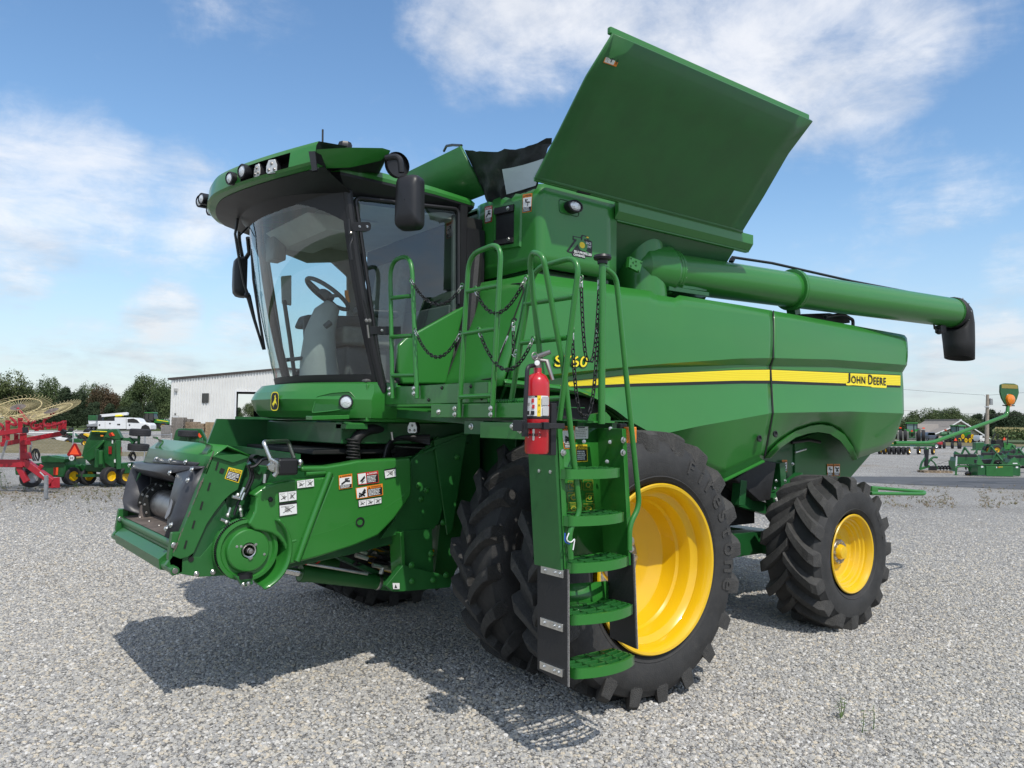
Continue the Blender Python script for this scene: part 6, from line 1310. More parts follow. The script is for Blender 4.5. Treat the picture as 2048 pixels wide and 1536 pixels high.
# ---- hay rake ------------------------------------------------
dR = 20.6
rake = root('hay_rake', 40, dR, 'red wheel hay rake with raised cream tined wheels standing at the left edge', 'hay rake')
def sq(mb, a, b, w, h, m): mb.bar(a, b, w, h, m)
mb = MB(); A = lambda x, y, o=0: S(x, y, dR + o)
sq(mb, A(-140, 924), A(50, 927), .20, .20, IMPRED); sq(mb, A(48, 922), A(106, 964), .17, .17, IMPRED); sq(mb, A(38, 934), A(54, 964), .13, .13, IMPRED)
sq(mb, A(98, 955), A(98, 976), .05, .2, IMPRED); sq(mb, A(111, 955), A(111, 976), .05, .2, IMPRED); sq(mb, A(96, 974), A(112, 974), .12, .03, IMPRED); sq(mb, A(78, 940), A(84, 930), .05, .1, IMPRED); sq(mb, A(88, 946), A(88, 952), .04, .1, IMPRED)
mb.build('main_beam', rake, bevel=.012)
mb = MB(); sq(mb, A(47, 920), A(46, 866), .16, .16, IMPRED); slab(mb, [(40, 918), (42, 905), (52, 905), (56, 918)], dR - .1, .2, IMPRED); slab(mb, [(43, 880), (51, 880), (54, 890), (40, 890)], dR - .1, .2, IMPRED); mb.build('mast', rake, bevel=.012)
mb = MB(); sq(mb, A(3, 889, .5), A(129, 866, .5), .12, .12, IMPRED); mb.build('rake_arm', rake, bevel=.01)
mb = MB(); sq(mb, A(-90, 880, -.5), A(55, 859, -.5), .12, .12, IMPRED); sq(mb, A(124, 868, .4), A(130, 860, .4), .1, .12, BLACK); sq(mb, A(47, 861, -.6), A(54, 860, -.6), .12, .14, BLACK); mb.build('rake_arm', rake, bevel=.01)
for x, y0, y1, o in ((73, 862, 850, .5), (83, 860, 848, .5), (97, 858, 848, .5), (108, 857, 846, .5), (120, 862, 846, .5), (128, 866, 843, .5), (15, 880, 843, -.5), (40, 866, 838, -.5), (8, 885, 872, .5), (32, 884, 870, .5)):
    mb = MB(); sq(mb, A(x, y0, o), A(x + .6, y1, o), .07, .10, IMPRED); mb.lathe([(.06, -.02), (.06, .03)], A(x + .6, y1, o), (0, 0, 1), IMPRED, 12, caps=True); mb.build('arm_bracket', rake)
for p in ([(109, 824), (102, 832), (90, 838), (87, 846), (90, 852), (98, 853), (112, 849), (127, 844)], [(35, 816), (46, 830), (57, 842), (58, 849), (50, 847), (40, 840)], [(20, 836), (30, 842), (33, 851), (26, 850), (14, 843)], [(-10, 842), (4, 850), (8, 858), (2, 862)], [(70, 842), (62, 848), (63, 856), (72, 858), (82, 853)]):
    mb = MB(); mb.tube(fillet([A(x, y, -.1) for x, y in p], .12, 4), .034, IMPRED, 10); mb.build('wheel_arm', rake)
def rake_wheel(cx, cy, R, n_, o, roll):
    c = A(cx, cy, o); n_ = n_.normalized(); x = n_.cross(VF).normalized(); x = Matrix.Rotation(roll, 3, n_) @ x; y = n_.cross(x)
    P_ = lambda a, r, h=0: c + (x * math.cos(a) + y * math.sin(a)) * r + n_ * h
    e = empty('tine_wheel', (0, 0, 0), rake); mb = MB()
    mb.tube([P_(2 * math.pi * i / 48, R) for i in range(48)], .014, CREAM, 8, closed=True); mb.build('ring', e)
    mb = MB(); N = 40
    for i in range(N):
        a = 2 * math.pi * i / N; mb.tube([P_(a, .16), P_(a + .03, R * .6, .01), P_(a + .05, R, .02), P_(a + .06, R * 1.22, .02), P_(a + .12, R * 1.37, .02), P_(a + .20, R * 1.46, .02)], .0042, CREAM, 5)
    mb.build('tines', e)
    mb = MB(); mb.lathe([(.19, .0), (.18, .02), (.08, .03), (.06, .06), (.0001, .06)], c - n_ * .01, n_, WORN, 24); mb.lathe([(.07, -.08), (.07, .0)], c, n_, IMPRED, 12, caps=True); mb.build('wheel_hub', e)
up_ = Vector((0, 0, 1))
rake_wheel(36, 814.5, .545, up_ * .90 - VF * .44 + VR * .02, 0, 0); rake_wheel(103, 822, .50, up_ * .90 - VF * .38 - VR * .20, -.1, .3); rake_wheel(-32, 829, .545, up_ * .9 - VF * .4, -.2, .2); rake_wheel(60, 834, .5, up_ * .92 - VF * .3 - VR * .1, .9, .1)
small_wheel(S(62, 955, dR + .3) + Vector((0, 0, 0)), .262, .21, VR * .86 - VF * .5, rake, GALV)
mb = MB(); mb.bar(A(3, 918, -.3), A(17, 872, -.3), .05, .05, GALV); mb.bar(A(59, 914, .4), A(63, 884, .4), .05, .05, GALV); mb.build('stand_leg', rake)
mb = MB(); rr = random.Random(2)
for k in range(5): mb.tube(fillet([A(34 + k, 916), A(36 + 2 * k, 938 - k * 2), A(45, 943 - 2 * k), A(52 + k, 918)], .15), .007, rr.choice((WHITEP, BLACK)), 6)
mb.tube([A(80, 944, -.2), A(93, 957, -.2), A(97, 960, -.2)], .02, GALV, 8); mb.build('hydraulic_hose', rake)
done()
# the post set in the gravel beside the rake
pst = root('grey_post', 92, 18.9, 'short grey metal post standing in the gravel in front of the red rake', 'post'); mb = MB(); mb.bar(S(92, 996, 18.9), S(92.5, 951, 18.9), .085, .07, GALV, up=VR); o = mb.build('post_body', pst, bevel=.01); done()
# ---- rotary cutters ------------------------------------------------
def cutter1():
    d = 22.6; c = root('rotary_cutter', 190, d, 'green rotary cutter with raised wing, orange triangle and four yellow rimmed wheels', 'rotary cutter')
    w = MB(); slab(w, [(180, 866), (183, 861), (234, 858), (243, 875), (240, 881), (240, 925), (227, 938), (187, 935), (170, 918), (163, 912), (168, 891)], d, .10, FGREEN); wing = w.build('folded_wing', c, bevel=.02)
    solid('wing_rim', [([(183, 861), (215, 862), (213, 868), (178, 867)], d - .12, .14, FGREEN), ([(215, 862), (233, 858), (243, 876), (238, 880), (207, 874), (212, 867)], d - .14, .16, FGREEN), ([(207, 874), (238, 879), (239, 924), (226, 937), (209, 925), (206, 900)], d - .08, .1, FGREEN), ([(166, 917), (171, 905), (203, 880), (208, 881), (190, 915), (178, 922)], d - .16, .1, FGREEN)], wing, .012)
    solid('yellow_strip', [([(184, 861.5), (213, 862.5), (214, 864), (200, 864), (199, 863), (183, 863.5)], d - .15, .01, STRIPE)], wing); solid('red_reflector', [([(217, 868), (220, 865.5), (224, 871.5), (221, 873.5)], d - .17, .02, SMVD), ([(221, 866), (224, 864.5), (229, 871), (225.5, 872)], d - .17, .02, SMVR), ([(217, 893), (223, 893), (223, 908), (217, 908)], d - .12, .02, SMVD), ([(238, 906), (242, 905), (241, 920), (237.5, 920)], d - .2, .02, SMVR), ([(239, 894), (243, 894), (242.5, 905), (238.5, 905)], d - .2, .02, SMVD), ([(201, 870), (206.5, 870), (206.5, 873), (201, 873)], d - .12, .01, ORANGE)], wing)
    m = MB(); m.bar(S(192, 935, d - .2), S(194, 898, d - .2), .09, .09, FGREEN); m.bar(S(201, 931, d - .25), S(201.5, 900, d - .25), .1, .1, FGREEN); m.tube([S(201.5, 928, d - .3), S(201.5, 902, d - .3)], .06, GREENM, 12); m.bar(S(193, 897, d - .2), S(208, 881, d - .2), .03, .06, GREENM); m.bar(S(236, 880, d - .25), S(237, 938, d - .25), .12, .12, FGREEN); m.build('fold_linkage', c, bevel=.008)
    solid('deck', [([(29, 936), (30, 950), (126, 955), (131, 938), (130, 914), (112, 911), (90, 911), (88, 925), (34, 930)], d - .4, 1.1, FGREEN), ([(80, 912), (96, 911), (112, 914), (131, 917), (127, 926), (82, 926)], d - .5, .3, FGREEN), ([(128, 930), (230, 928), (262, 924), (275, 928), (276, 945), (232, 950), (215, 946), (190, 944), (128, 942)], d + .1, 1.2, FGREEN), ([(240, 926), (320, 924), (320, 944), (242, 946)], d + .2, .8, FGREEN)], c, .03)
    solid('red_reflector', [([(112, 935), (116, 935), (115, 950), (111, 950)], d - .43, .02, SMVR), ([(107, 935), (110.5, 935), (110, 950), (106.5, 950)], d - .43, .02, SMVD), ([(261, 937), (275, 936), (275, 937.5), (261, 938.5)], d - .42, .2, STRIPE)], c); solid('yellow_decal', [([(46, 940), (52, 938), (59, 938), (57, 942), (48, 942)], d - .43, .02, STRIPE)], c)
    for px, s in ((140, -.1), (171, .25), (216, -.1), (245.5, .2)): small_wheel(S(px + 3, 952, d + s), .255, .22, VR * .88 - VF * .42, c)
    m = MB(); m.bar(S(143, 951, d), S(246, 951, d + .2), .08, .08, FGREEN); m.bar(S(160, 930, d), S(172, 950, d + .2), .08, .1, FGREEN); m.tube([S(130, 919, d + .2), S(169, 914, d + .2)], .035, mat('tan_tube', (.35, .27, .12), .5), 10); m.build('axle_beam', c)
    smv(S(149, 900, d - .5), .42, c); m = MB(); m.bar(S(150, 908, d - .4), S(150, 925, d - .4), .05, .05, FGREEN); m.build('sign_post', c)
    k = S(143.5, 916, d - .55); m = MB(); m.lathe([(.075, 0), (.075, .01), (.0001, .01)], k, -VF, WHITEP, 24); vs, fs, _ = text2d('20', .02); m.add([k - VF * .014 + VR * (-.045 + .09 * x) + Vector((0, 0, -.03 + .06 * y)) for x, y in vs], fs, INK); m.build('speed_disc', c)
    for y, x0, x1 in ((865, 261, 300), (894.5, 257, 297)): small_wheel(S((x0 + x1) / 2, y, d + .1), .29, .20, Vector((0, 0, 1)) + VR * .05, c, TYRE)
    m = MB(); m.bar(S(278, 870, d + .1), S(277, 890, d + .1), .07, .07, FGREEN); m.bar(S(243, 878, d), S(278, 880, d + .1), .09, .09, FGREEN); m.bar(S(258, 876, d), S(268, 886, d), .12, .08, FGREEN); m.build('caster_fork', c)
    m = MB(); rr = random.Random(4)
    for x0, n, y0, y1 in ((72, 9, 895, 922), (264, 8, 902, 922)):
        for i in range(n): a = rr.uniform(-6, 6); m.tube(fillet([S(x0 + a, y1, d), S(x0 - 7 + a, (y0 + y1) / 2, d), S(x0 + a * .6, y0 + rr.uniform(-2, 5), d), S(x0 + 7 + a * .4, (y0 + y1) / 2, d), S(x0 + 5, y1, d)], .2), .009, BLACK, 6)
    m.build('hose_bundle', c); solid('white_decal', [([(228, 919), (233, 918), (233, 925), (228, 925)], d - .15, .01, WHITE), ([(223.5, 880), (226, 880), (226, 887), (223.5, 887)], d - .1, .01, WHITE)], c); done()
cutter1()
def cutter2():
    d = 22.2; c = root('rotary_cutter', 415, d, 'green rotary cutter behind the feeder house with chain fringed deck and one raised black tyre', 'rotary cutter')
    solid('folded_wing', [([(351, 861), (357, 857), (402, 857.5), (413, 880), (410, 902), (345, 904), (346, 880)], d + .2, .12, FGREEN)], c, .02)
    solid('deck', [([(408, 890), (432, 862), (474, 862), (484, 868), (489, 905), (470, 930), (345, 930), (345, 905), (408, 904)], d, .10, FGREEN)], c, .02)
    m = MB(); a0 = S(445, 905, d - .06); 
    m.lathe([(.50, 0), (.50, -.03), (.36, -.05), (.33, -.02)], a0, VF, FGREEN, 40, a0=0, a1=math.pi * 2); m.bar(S(398, 880, d - .2), S(436, 905, d - .3), .05, .05, GREENM); m.bar(S(438, 883, d - .2), S(448, 882, d - .2), .05, .05, GREENM); m.bar(S(448, 882, d - .2), S(482, 905, d - .3), .05, .05, GREENM); m.build('deck_brace', c)
    m = MB()
    for i in range(26): t = i / 25; p = [(469, 870), (474, 880), (479, 892), (481, 905)]; k = min(2, int(t * 3)); q = lerp(Vector(p[k]), Vector(p[k + 1]), t * 3 - k); m.bar(S(q.x - 1.5, q.y, d - .1), S(q.x + 3, q.y + 3, d - .1), .012, .02, GALV)
    m.build('chain_fringe', c); solid('red_reflector', [([(395, 870), (398, 866), (403, 873), (400, 876)], d + .1, .02, SMVR), ([(477, 876), (480, 875), (484, 886), (481, 887)], d - .1, .02, ORANGE)], c)
    small_wheel(S(376, 867, d), .27, .18, Vector((0, 0, 1)) + VR * .03, c, TYRE); m = MB(); m.bar(S(374, 872, d + .05), S(376, 893, d + .05), .06, .06, FGREEN); m.bar(S(383, 882, d + .05), S(405, 879, d + .05), .08, .08, FGREEN); m.build('caster_fork', c)
    smv(S(334.5, 900, d - .3), .42, c); m = MB(); m.bar(S(334.5, 905, d - .25), S(334.5, 935, d - .25), .05, .05, FGREEN); m.build('sign_post', c)
    for px in (345, 372): small_wheel(S(px, 953, d), .255, .22, VR * .88 - VF * .42, c)
    m = MB(); m.bar(S(343, 950, d), S(420, 946, d), .1, .1, FGREEN); m.build('axle_beam', c); done()
cutter2()
# ---- mowers on the lot behind the bank
def mower(px, d, kind):
    lab = ('white and green ride-on mower parked behind the grass bank, partly behind the rake', 'green zero-turn mower with yellow seat base beside the folded cutter wing')[kind]
    r = root('ride_on_mower', px, d, lab, 'mower'); k = d / F; Q = lambda x, y, o=0: G(px, d) + VR * x + VF * o + Vector((0, 0, y)); m = MB()
    m.prism([Q(-.8, .25, -.3), Q(.8, .25, -.3), Q(.85, .45, -.3), Q(.3, .5, -.3), Q(-.2, .55, -.3), Q(-.85, .4, -.3)], VF * .8, FGREEN if kind else WHITEP); m.build('mower_deck', r, bevel=.05)
    m = MB(); m.prism([Q(-.1, .5, -.2), Q(.55, .5, -.2), Q(.6, .85, -.2), Q(.25, .95, -.2), Q(-.05, .75, -.2)], VF * .5, DARK); m.prism([Q(.35, .8, -.25), Q(.9, .55, -.25), Q(.95, .7, -.25), Q(.45, .98, -.25)], VF * .5, YELLOW if kind else FGREEN); m.build('engine_cover', r, bevel=.04)
    m = MB(); m.prism([Q(.2, .8, -.2), Q(.45, .8, -.2), Q(.55, 1.2, -.2), Q(.45, 1.22, -.2)], VF * .5, BLACK); m.tube([Q(-.2, .6, -.2), Q(-.3, 1.0, -.2), Q(-.1, 1.15, -.2)], .03, WHITEP, 8); m.build('seat', r, bevel=.03)
    for x in (-.6, .6): small_wheel(Q(x, .25, -.35), .25, .2, VF, r, YELLOW)
    done()
mower(163, 55, 1); mower(132, 58, 0)
# ---- service truck with crane
def service_truck():
    d = 116; r = root('service_truck', 248, d, 'white service truck with crane boom and tool boxes parked before the trees', 'truck'); k = d / F
    B = lambda x, y, o=0: S(x, y, d + o)
    solid('tool_body', [([(195, 842), (229, 842), (229, 835), (252, 835), (252, 858), (195, 858)], d, 2.2, WHITEP), ([(173, 849), (196, 846), (196, 853), (173, 853)], d + .2, 1.6, GALV)], r, .05)
    solid('cab_body', [([(252, 836), (268, 835.5), (276, 838), (281, 845), (297, 846), (301, 850), (301, 859), (252, 859)], d, 2.0, WHITEP)], r, .12)
    solid('side_window', [([(255, 838), (267, 837), (274, 840), (279, 846), (255, 845)], d - .03, .02, GLASSD)], r)
    m = MB()
    for x in (210, 252): m.bar(B(x, 836 if x > 230 else 843, -.02), B(x, 857, -.02), .04, .02, GREY)
    for x, y in ((220, 847), (236, 849), (239, 849), (259, 850), (199, 850)): m.lathe([(.12, 0), (.12, .03), (.0001, .03)], B(x, y), -VF, BLACK, 12)
    m.build('door_latches', r)
    solid('crane_boom', [([(200, 829), (252, 824.5), (255, 826), (254, 830), (204, 834), (198, 836)], d + .6, .5, WHITEP), ([(230, 830), (244, 829), (244, 832), (230, 833)], d + .5, .6, STRIPE), ([(195, 842), (196, 830), (202, 830), (204, 842)], d + .5, .7, BLACK), ([(206, 842), (228, 832), (231, 842)], d + .5, .6, DARK)], r, .03)
    for x in (222, 290): small_wheel(B(x, 861, .25), .46, .3, VF, r, WHITEP)
    solid('wheel_arch', [([(281, 859), (284, 852), (291, 849), (298, 853), (300, 859)], d - .04, .05, DARK)], r); solid('running_board', [([(226, 858), (284, 858.5), (284, 861), (226, 861)], d + .1, .3, DARK)], r); done()
service_truck()
gt = root('equipment_trailer', 183, 117, 'flat trailer with a green container hitched behind the white service truck', 'trailer'); d = 117
solid('container', [([(176, 830.5), (192, 830.5), (192, 841), (176, 841)], d, 1.6, FGREEN)], gt, .05); solid('trailer_bed', [([(172, 852), (196, 851), (196, 854), (172, 854)], d, 1.8, DARK), ([(176, 841), (192, 841), (190, 852), (178, 852)], d + .1, 1.2, WHITEP)], gt, .03)
for x in (179, 188): small_wheel(S(x, 857, d + .1), .36, .25, VF, gt, GALV)
done()
# ---- tractors built from the same parts
def wheelT(c, R, w, ax, parent, rim=YELLOW): return small_wheel(c, R, w, ax, parent, rim, 'wheel')
def tractor_side(px, d, label, sgn=1):
    r = root('tractor', px, d, label, 'tractor'); Q = lambda x, y, o=0: G(px, d) + VR * x * sgn + VF * o + Vector((0, 0, y))
    m = MB(); m.prism([Q(-.2, 1.2, -.4), Q(.3, 1.3, -.4), Q(2.6, 1.1, -.4), Q(2.7, 1.5, -.4), Q(2.2, 1.85, -.4), Q(.2, 2.0, -.4)], VF * .8, GREEN); m.build('bonnet', r, bevel=.08); m = MB(); m.prism([Q(.5, 1.75, -.43), Q(2.5, 1.5, -.43), Q(2.5, 1.6, -.43), Q(.5, 1.88, -.43)], VF * .86, STRIPE); m.build('bonnet_stripe', r)
    m = MB(); m.prism([Q(-1.6, 1.6, -.8), Q(.1, 1.6, -.8), Q(.2, 2.1, -.8), Q(-.05, 2.95, -.8), Q(-1.4, 2.95, -.8), Q(-1.7, 2.2, -.8)], VF * 1.6, GLASSD); m.build('cab_glazing', r); m = MB(); m.prism([Q(-1.6, 2.95, -.9), Q(.15, 2.95, -.9), Q(.05, 3.15, -.9), Q(-1.5, 3.15, -.9)], VF * 1.8, GREEN); m.build('cab_roof', r, bevel=.06)
    m = MB()
    for x in (-1.5, -.8, .1): m.bar(Q(x, 1.6, -.82), Q(x * .95, 2.96, -.82), .09, .09, BLACK)
    m.bar(Q(-1.2, .8, 0), Q(2.5, .9, 0), .6, .5, DARK); m.build('chassis', r)
    for o in (-.95, .95): wheelT(Q(-1.0, .95, o), .95, .5, VF * (1 if o > 0 else 1), r); wheelT(Q(1.9, .72, o * .9), .72, .42, VF, r)
    done(); return r
tractor_side(312, 138, 'green tractor facing right beside the corner of the white shed')
# ---- the white metal shed
def shed():
    d = 88; r = root('metal_shed', 345, d, 'white ribbed metal shed with dark eaves and a big open doorway seen through to trees', 'shed')
    ribs = mat('ribbed_white_steel', (.70, .70, .68), .5, .1, var=.06, vscale=.6)
    k = d / F; base = G(342, d); W = lambda x, y, o=0: base + VR * x + VF * o + Vector((0, 0, y)); e0 = (834.5 + 0 - 757) * k + 1.97 - 0; 
    wl = 342; tox = lambda px: (px - wl) * k; hz = lambda px: 848 + (px - 1024) * .014; toz = lambda px, py: H + (hz(px) - py) * k
    L_ = 24.0; zl = toz(345, 760); zr = zl + (toz(547, 741) - zl) / tox(547) * 13.0
    dx0, dx1, dz = tox(472), tox(472) + 4.2, toz(472, 783)
    def wall(x0, x1, z0, z1a, z1b, o, name_mb):
        n = max(1, int((x1 - x0) / .30)); rows = [[], []]
        for i in range(n):
            for f, off in ((0, 0), (.5, 0), (.56, -.10), (.94, -.10)):
                t = (i + f) / n; x = x0 + (x1 - x0) * t; rows[0].append(W(x, z0, o + off)); rows[1].append(W(x, z1a + (z1b - z1a) * t, o + off))
        rows[0].append(W(x1, z0, o)); rows[1].append(W(x1, z1b, o)); name_mb.grid(rows, ribs, False)
    rz = lambda x: zl + (zr - zl) * x / 13.0 if x < 13 else zr - (zr - zl) * (x - 13) / 13.0
    m = MB(); wall(0, dx0, 0, zl, rz(dx0), 0, m); wall(dx0, dx1, dz, rz(dx0), rz(dx1), 0, m); wall(dx1, 13, 0, rz(dx1), zr, 0, m); wall(13, 26, 0, zr, zl, 0, m); f_ = m.build('front_wall', r)
    m = MB(); m.box((0, 0, 0), (.001, .001, .001), ribs) if False else None
    bx0 = dx0 + .35; bx1 = bx0 + 2.15
    m.prism([W(0, 0, .06), W(0, 0, 20), W(0, zl, 20), W(0, zl, .06)], VR * .1, ribs); m.prism([W(26, 0, .06), W(26, 0, 20), W(26, zl, 20), W(26, zl, .06)], VR * -.1, ribs); m.build('side_wall', r)
    m = MB(); kk = (d + 20) / d; ox0 = (tox(476) + (wl - 1024) * k) * kk - (wl - 1024) * k; ox1 = (tox(508.5) + (wl - 1024) * k) * kk - (wl - 1024) * k; oz = H + (toz(490, 788) - H) * kk
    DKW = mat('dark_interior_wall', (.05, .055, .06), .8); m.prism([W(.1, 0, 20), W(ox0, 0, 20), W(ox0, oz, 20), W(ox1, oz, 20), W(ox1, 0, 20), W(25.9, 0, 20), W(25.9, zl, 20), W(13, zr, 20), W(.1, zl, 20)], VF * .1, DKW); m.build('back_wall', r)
    m = MB(); m.prism([W(-.3, zl, -.25), W(13, zr, -.25), W(13, zr + .22, -.25), W(-.35, zl + .22, -.25)], VF * 20.5, mat('brown_trim', (.055, .045, .04), .6)); m.prism([W(26.3, zl, -.25), W(13, zr, -.25), W(13, zr + .22, -.25), W(26.3, zl + .22, -.25)], VF * 20.5, bpy.data.materials['brown_trim']); m.build('roof', r)
    m = MB(); q = [(tox(406), toz(406, 805)), (tox(418.5), toz(418, 805)), (tox(418.5), toz(418, 787)), (tox(406), toz(406, 787))]; m.prism([W(x, z, -.17) for x, z in q], VF * .1, GLASSD); m.tube([W(x, z, -.18) for x, z in q], .035, BLACK, 6, closed=True); m.build('window', r)
    m = MB(); m.bar(W(dx0 + .05, 0, -.17), W(dx0 + .05, dz, -.17), .16, .12, WHITEP, up=VF); m.bar(W(dx0, dz + .05, -.17), W(dx1, dz + .05, -.17), .12, .14, WHITEP); m.bar(W(dx1 - .05, 0, -.17), W(dx1 - .05, dz, -.17), .16, .12, WHITEP, up=VF); m.build('door_frame', r)
    m = MB(); m.prism([W(tox(349), .1, -.16), W(tox(360), .1, -.16), W(tox(360), toz(355, 832), -.16), W(tox(349), toz(355, 832), -.16)], VF * .05, WHITEP); m.bar(W(tox(349), toz(355, 832), -.12), W(tox(360), toz(355, 832), -.12), .1, .06, GREY); m.build('personnel_door', r)
    m = MB(); q = W(tox(353), toz(353, 780), -.2); m.box(q - Vector((.15, .15, .18)), q + Vector((.15, .15, .18)), GREY); m.build('wall_light', r, bevel=.04); m = MB(); q = W(tox(353), toz(353, 828), -.15); m.box(q - Vector((.06, .06, .08)), q + Vector((.06, .06, .08)), BLACK); m.build('wall_light', r); done()
shed()
# ---- pallets and crates in front of the shed
WOOD = [mat('pallet_wood', c, .8, var=.3, vscale=6) for c in ((.34, .26, .18), (.42, .31, .19), (.27, .24, .21))]
def pallet(loc, wv, dv2, m, group, label):
    m_ = MB(); w, dp, h = 1.2, 1.0, .14
    for i in range(7): a = -w / 2 + (i + .5) * w / 7; m_.box((a - .055, -dp / 2, h - .02), (a + .055, dp / 2, h), m)
    for j in (-.45, 0, .40): m_.box((-w / 2, j, .02), (w / 2, j + .045, h - .02), m)
    for i in (0, 3, 6): a = -w / 2 + (i + .5) * w / 7; m_.box((a - .055, -dp / 2, 0), (a + .055, dp / 2, .02), m)
    o = m_.build('wooden_pallet'); return o
ORG = Vector((0, 0, 0)); protos = [pallet(None, None, None, m, None, None) for m in WOOD]; rr = random.Random(8); first = [True] * 3
ang = math.atan2(VR.y, VR.x)
stacks = [(361, 79, 15, 2), (374, 80, 14, 2), (388, 79.5, 12, 0), (402, 79, 11, 0), (415, 80, 11, 2), (428, 79, 12, 1), (441, 79.5, 12, 1), (454, 79, 12, 1)]
for i, (px, d, n, mi_) in enumerate(stacks):
    for j in range(n):
        p = protos[mi_]
        if first[mi_]: o = p; first[mi_] = False
        else: o = p.copy(); COL.objects.link(o)
        g = G(px, d) + VR * rr.uniform(-.05, .05); o.location = (g.x, g.y, j * .145); o.rotation_euler = (0, 0, ang + rr.uniform(-.05, .05))
        where = 'under the others in' if j == 0 else ('on top of' if j == n - 1 else 'within')
        tag(o, 'wooden pallet in the long row of stacks along the white shed wall', 'pallet', 'pallets stacked along the shed')
cr = root('wire_crate', 334, 84, 'grey slatted crate standing at the left corner of the white shed', 'crate'); m = MB(); Q = lambda x, y, o=0: G(334, 84) + VR * x + VF * o + Vector((0, 0, y)); WG = mat('weathered_grey_wood', (.24, .23, .22), .85, var=.3)
for i in range(9): m.bar(Q(-.45, .12 + i * .14), Q(.5, .12 + i * .14), .04, .11, WG)
for x in (-.45, .02, .5): m.bar(Q(x, 0, -.03), Q(x, 1.35, -.03), .08, .05, WG)
m.prism([Q(-.45, 0, .04), Q(.5, 0, .04), Q(.5, 1.33, .04), Q(-.45, 1.33, .04)], VF * .9, WG); m.build('slats', cr); done()
rk = root('steel_rack', 354, 81, 'black steel rack frame standing between the grey crate and the pallets', 'rack'); m = MB(); Q = lambda x, y, o=0: G(353, 81) + VR * x + VF * o + Vector((0, 0, y))
for x in (-.35, -.1, .35): m.bar(Q(x, 0), Q(x, 1.5), .06, .06, BLACK)
for y in (.3, .6, .9, 1.2, 1.5): m.bar(Q(-.35, y), Q(.35, y), .05, .05, BLACK)
for x in (-.35, .35): m.bar(Q(x, 0, .6), Q(x, 1.5, .6), .06, .06, BLACK); m.bar(Q(x, 1.5), Q(x, 1.5, .6), .05, .05, BLACK)
m.build('rack_frame', rk); done()
# ---- fences
def chainlink():
    d0, d1 = 37, 39; f = root('chain_link_fence', 180, 38, 'thin grey chain link fence running behind the green cutters', 'fence'); ps = [(-60, 36.5), (45, 37), (150, 38), (243, 39), (293.5, 35), (346, 36.5)]
    for (x, d) in ps:
        m = MB(); a = G(x, d); m.tube([a, a + Vector((0, 0, 1.27))], .03, GALV, 8); m.ball(a + Vector((0, 0, 1.28)), .04, GALV, 8); m.build('post', f)
    m = MB()
    for (x0, a), (x1, b) in zip(ps, ps[1:]):
        p, q = G(x0, a), G(x1, b); m.tube([p + Vector((0, 0, 1.25)), q + Vector((0, 0, 1.25))], .02, GALV, 6)
    m.build('top_rail', f)
    m = MB()
    for (x0, a), (x1, b) in zip(ps, ps[1:]):
        p, q = G(x0, a), G(x1, b); Ln = (q - p).length; n = int(Ln / .16)
        for i in range(n):
            for s in (1, -1):
                pts = [lerp(p, q, min(1, (i + (.0 if s > 0 else 1)) / n)) + Vector((0, 0, .03)), lerp(p, q, max(0, min(1, (i + s * 7 + (0 if s > 0 else 1)) / n))) + Vector((0, 0, 1.2))]
                if 0 <= i + s * 7 + (0 if s > 0 else 1) <= n: m.bar(pts[0], pts[1], .0028, .0028, GALV)
    m.build('wire_mesh', f); done()
chainlink()
def ironfence():
    f = root('iron_fence', 510, 44, 'black iron picket fence beside the white pickup under the cab', 'fence'); d = 44; 
    m = MB(); a, b = G(484, d), G(600, d)
    for z in (.25, 1.32): m.bar(a + Vector((0, 0, z)), b + Vector((0, 0, z)), .04, .05, BLACK)
    n = 30
    for i in range(n + 1): p = lerp(a, b, i / n); m.bar(p + Vector((0, 0, .1)), p + Vector((0, 0, 1.45)), .022, .022, BLACK)
    m.build('pickets', f)
    for x in (486, 560): m = MB(); p = G(x, d - .1); m.bar(p, p + Vector((0, 0, 1.6)), .13, .13, GALV); m.build('post', f)
    done()
    b = root('wooden_bollard', 477, 46, 'tan wooden post at the gap beside the black iron fence', 'post'); m = MB(); p = G(477, 46); m.lathe([(.06, 0), (.06, 1.5), (.045, 1.55), (.0001, 1.56)], p, (0, 0, 1), WOOD[1], 12); m.build('post_body', b); done()
ironfence()
def pickup(px, d, label, flip=1):
    r = root('pickup_truck', px, d, label, 'pickup truck'); Q = lambda x, y, o=0: G(px, d) + VR * x * flip + VF * o + Vector((0, 0, y))
    m = MB(); m.prism([Q(-2.6, .5), Q(2.7, .5), Q(2.75, 1.0), Q(1.4, 1.12), Q(-2.6, 1.15)], VF * 1.9, WHITEP); m.build('body', r, bevel=.08); m = MB(); m.prism([Q(-1.1, 1.1, .12), Q(1.45, 1.1, .12), Q(.75, 1.75, .12), Q(.4, 1.85, .12), Q(-.9, 1.85, .12)], VF * 1.66, WHITEP); m.build('cab_body', r, bevel=.12)
    m = MB(); m.prism([Q(-.9, 1.2, .10), Q(-.05, 1.2, .10), Q(-.05, 1.7, .10), Q(-.85, 1.7, .10)], VF * 1.7, GLASSD); m.prism([Q(.05, 1.2, .10), Q(1.15, 1.2, .10), Q(.6, 1.7, .10), Q(.05, 1.7, .10)], VF * 1.7, GLASSD); m.build('side_window', r)
    for x in (-1.75, 1.75): small_wheel(Q(x, .4, .15), .4, .28, VF, r, GALV); small_wheel(Q(x, .4, 1.75), .4, .28, VF, r, GALV)
    done(); return r
pickup(520, 62, 'white pickup truck parked behind the black iron fence under the cab')
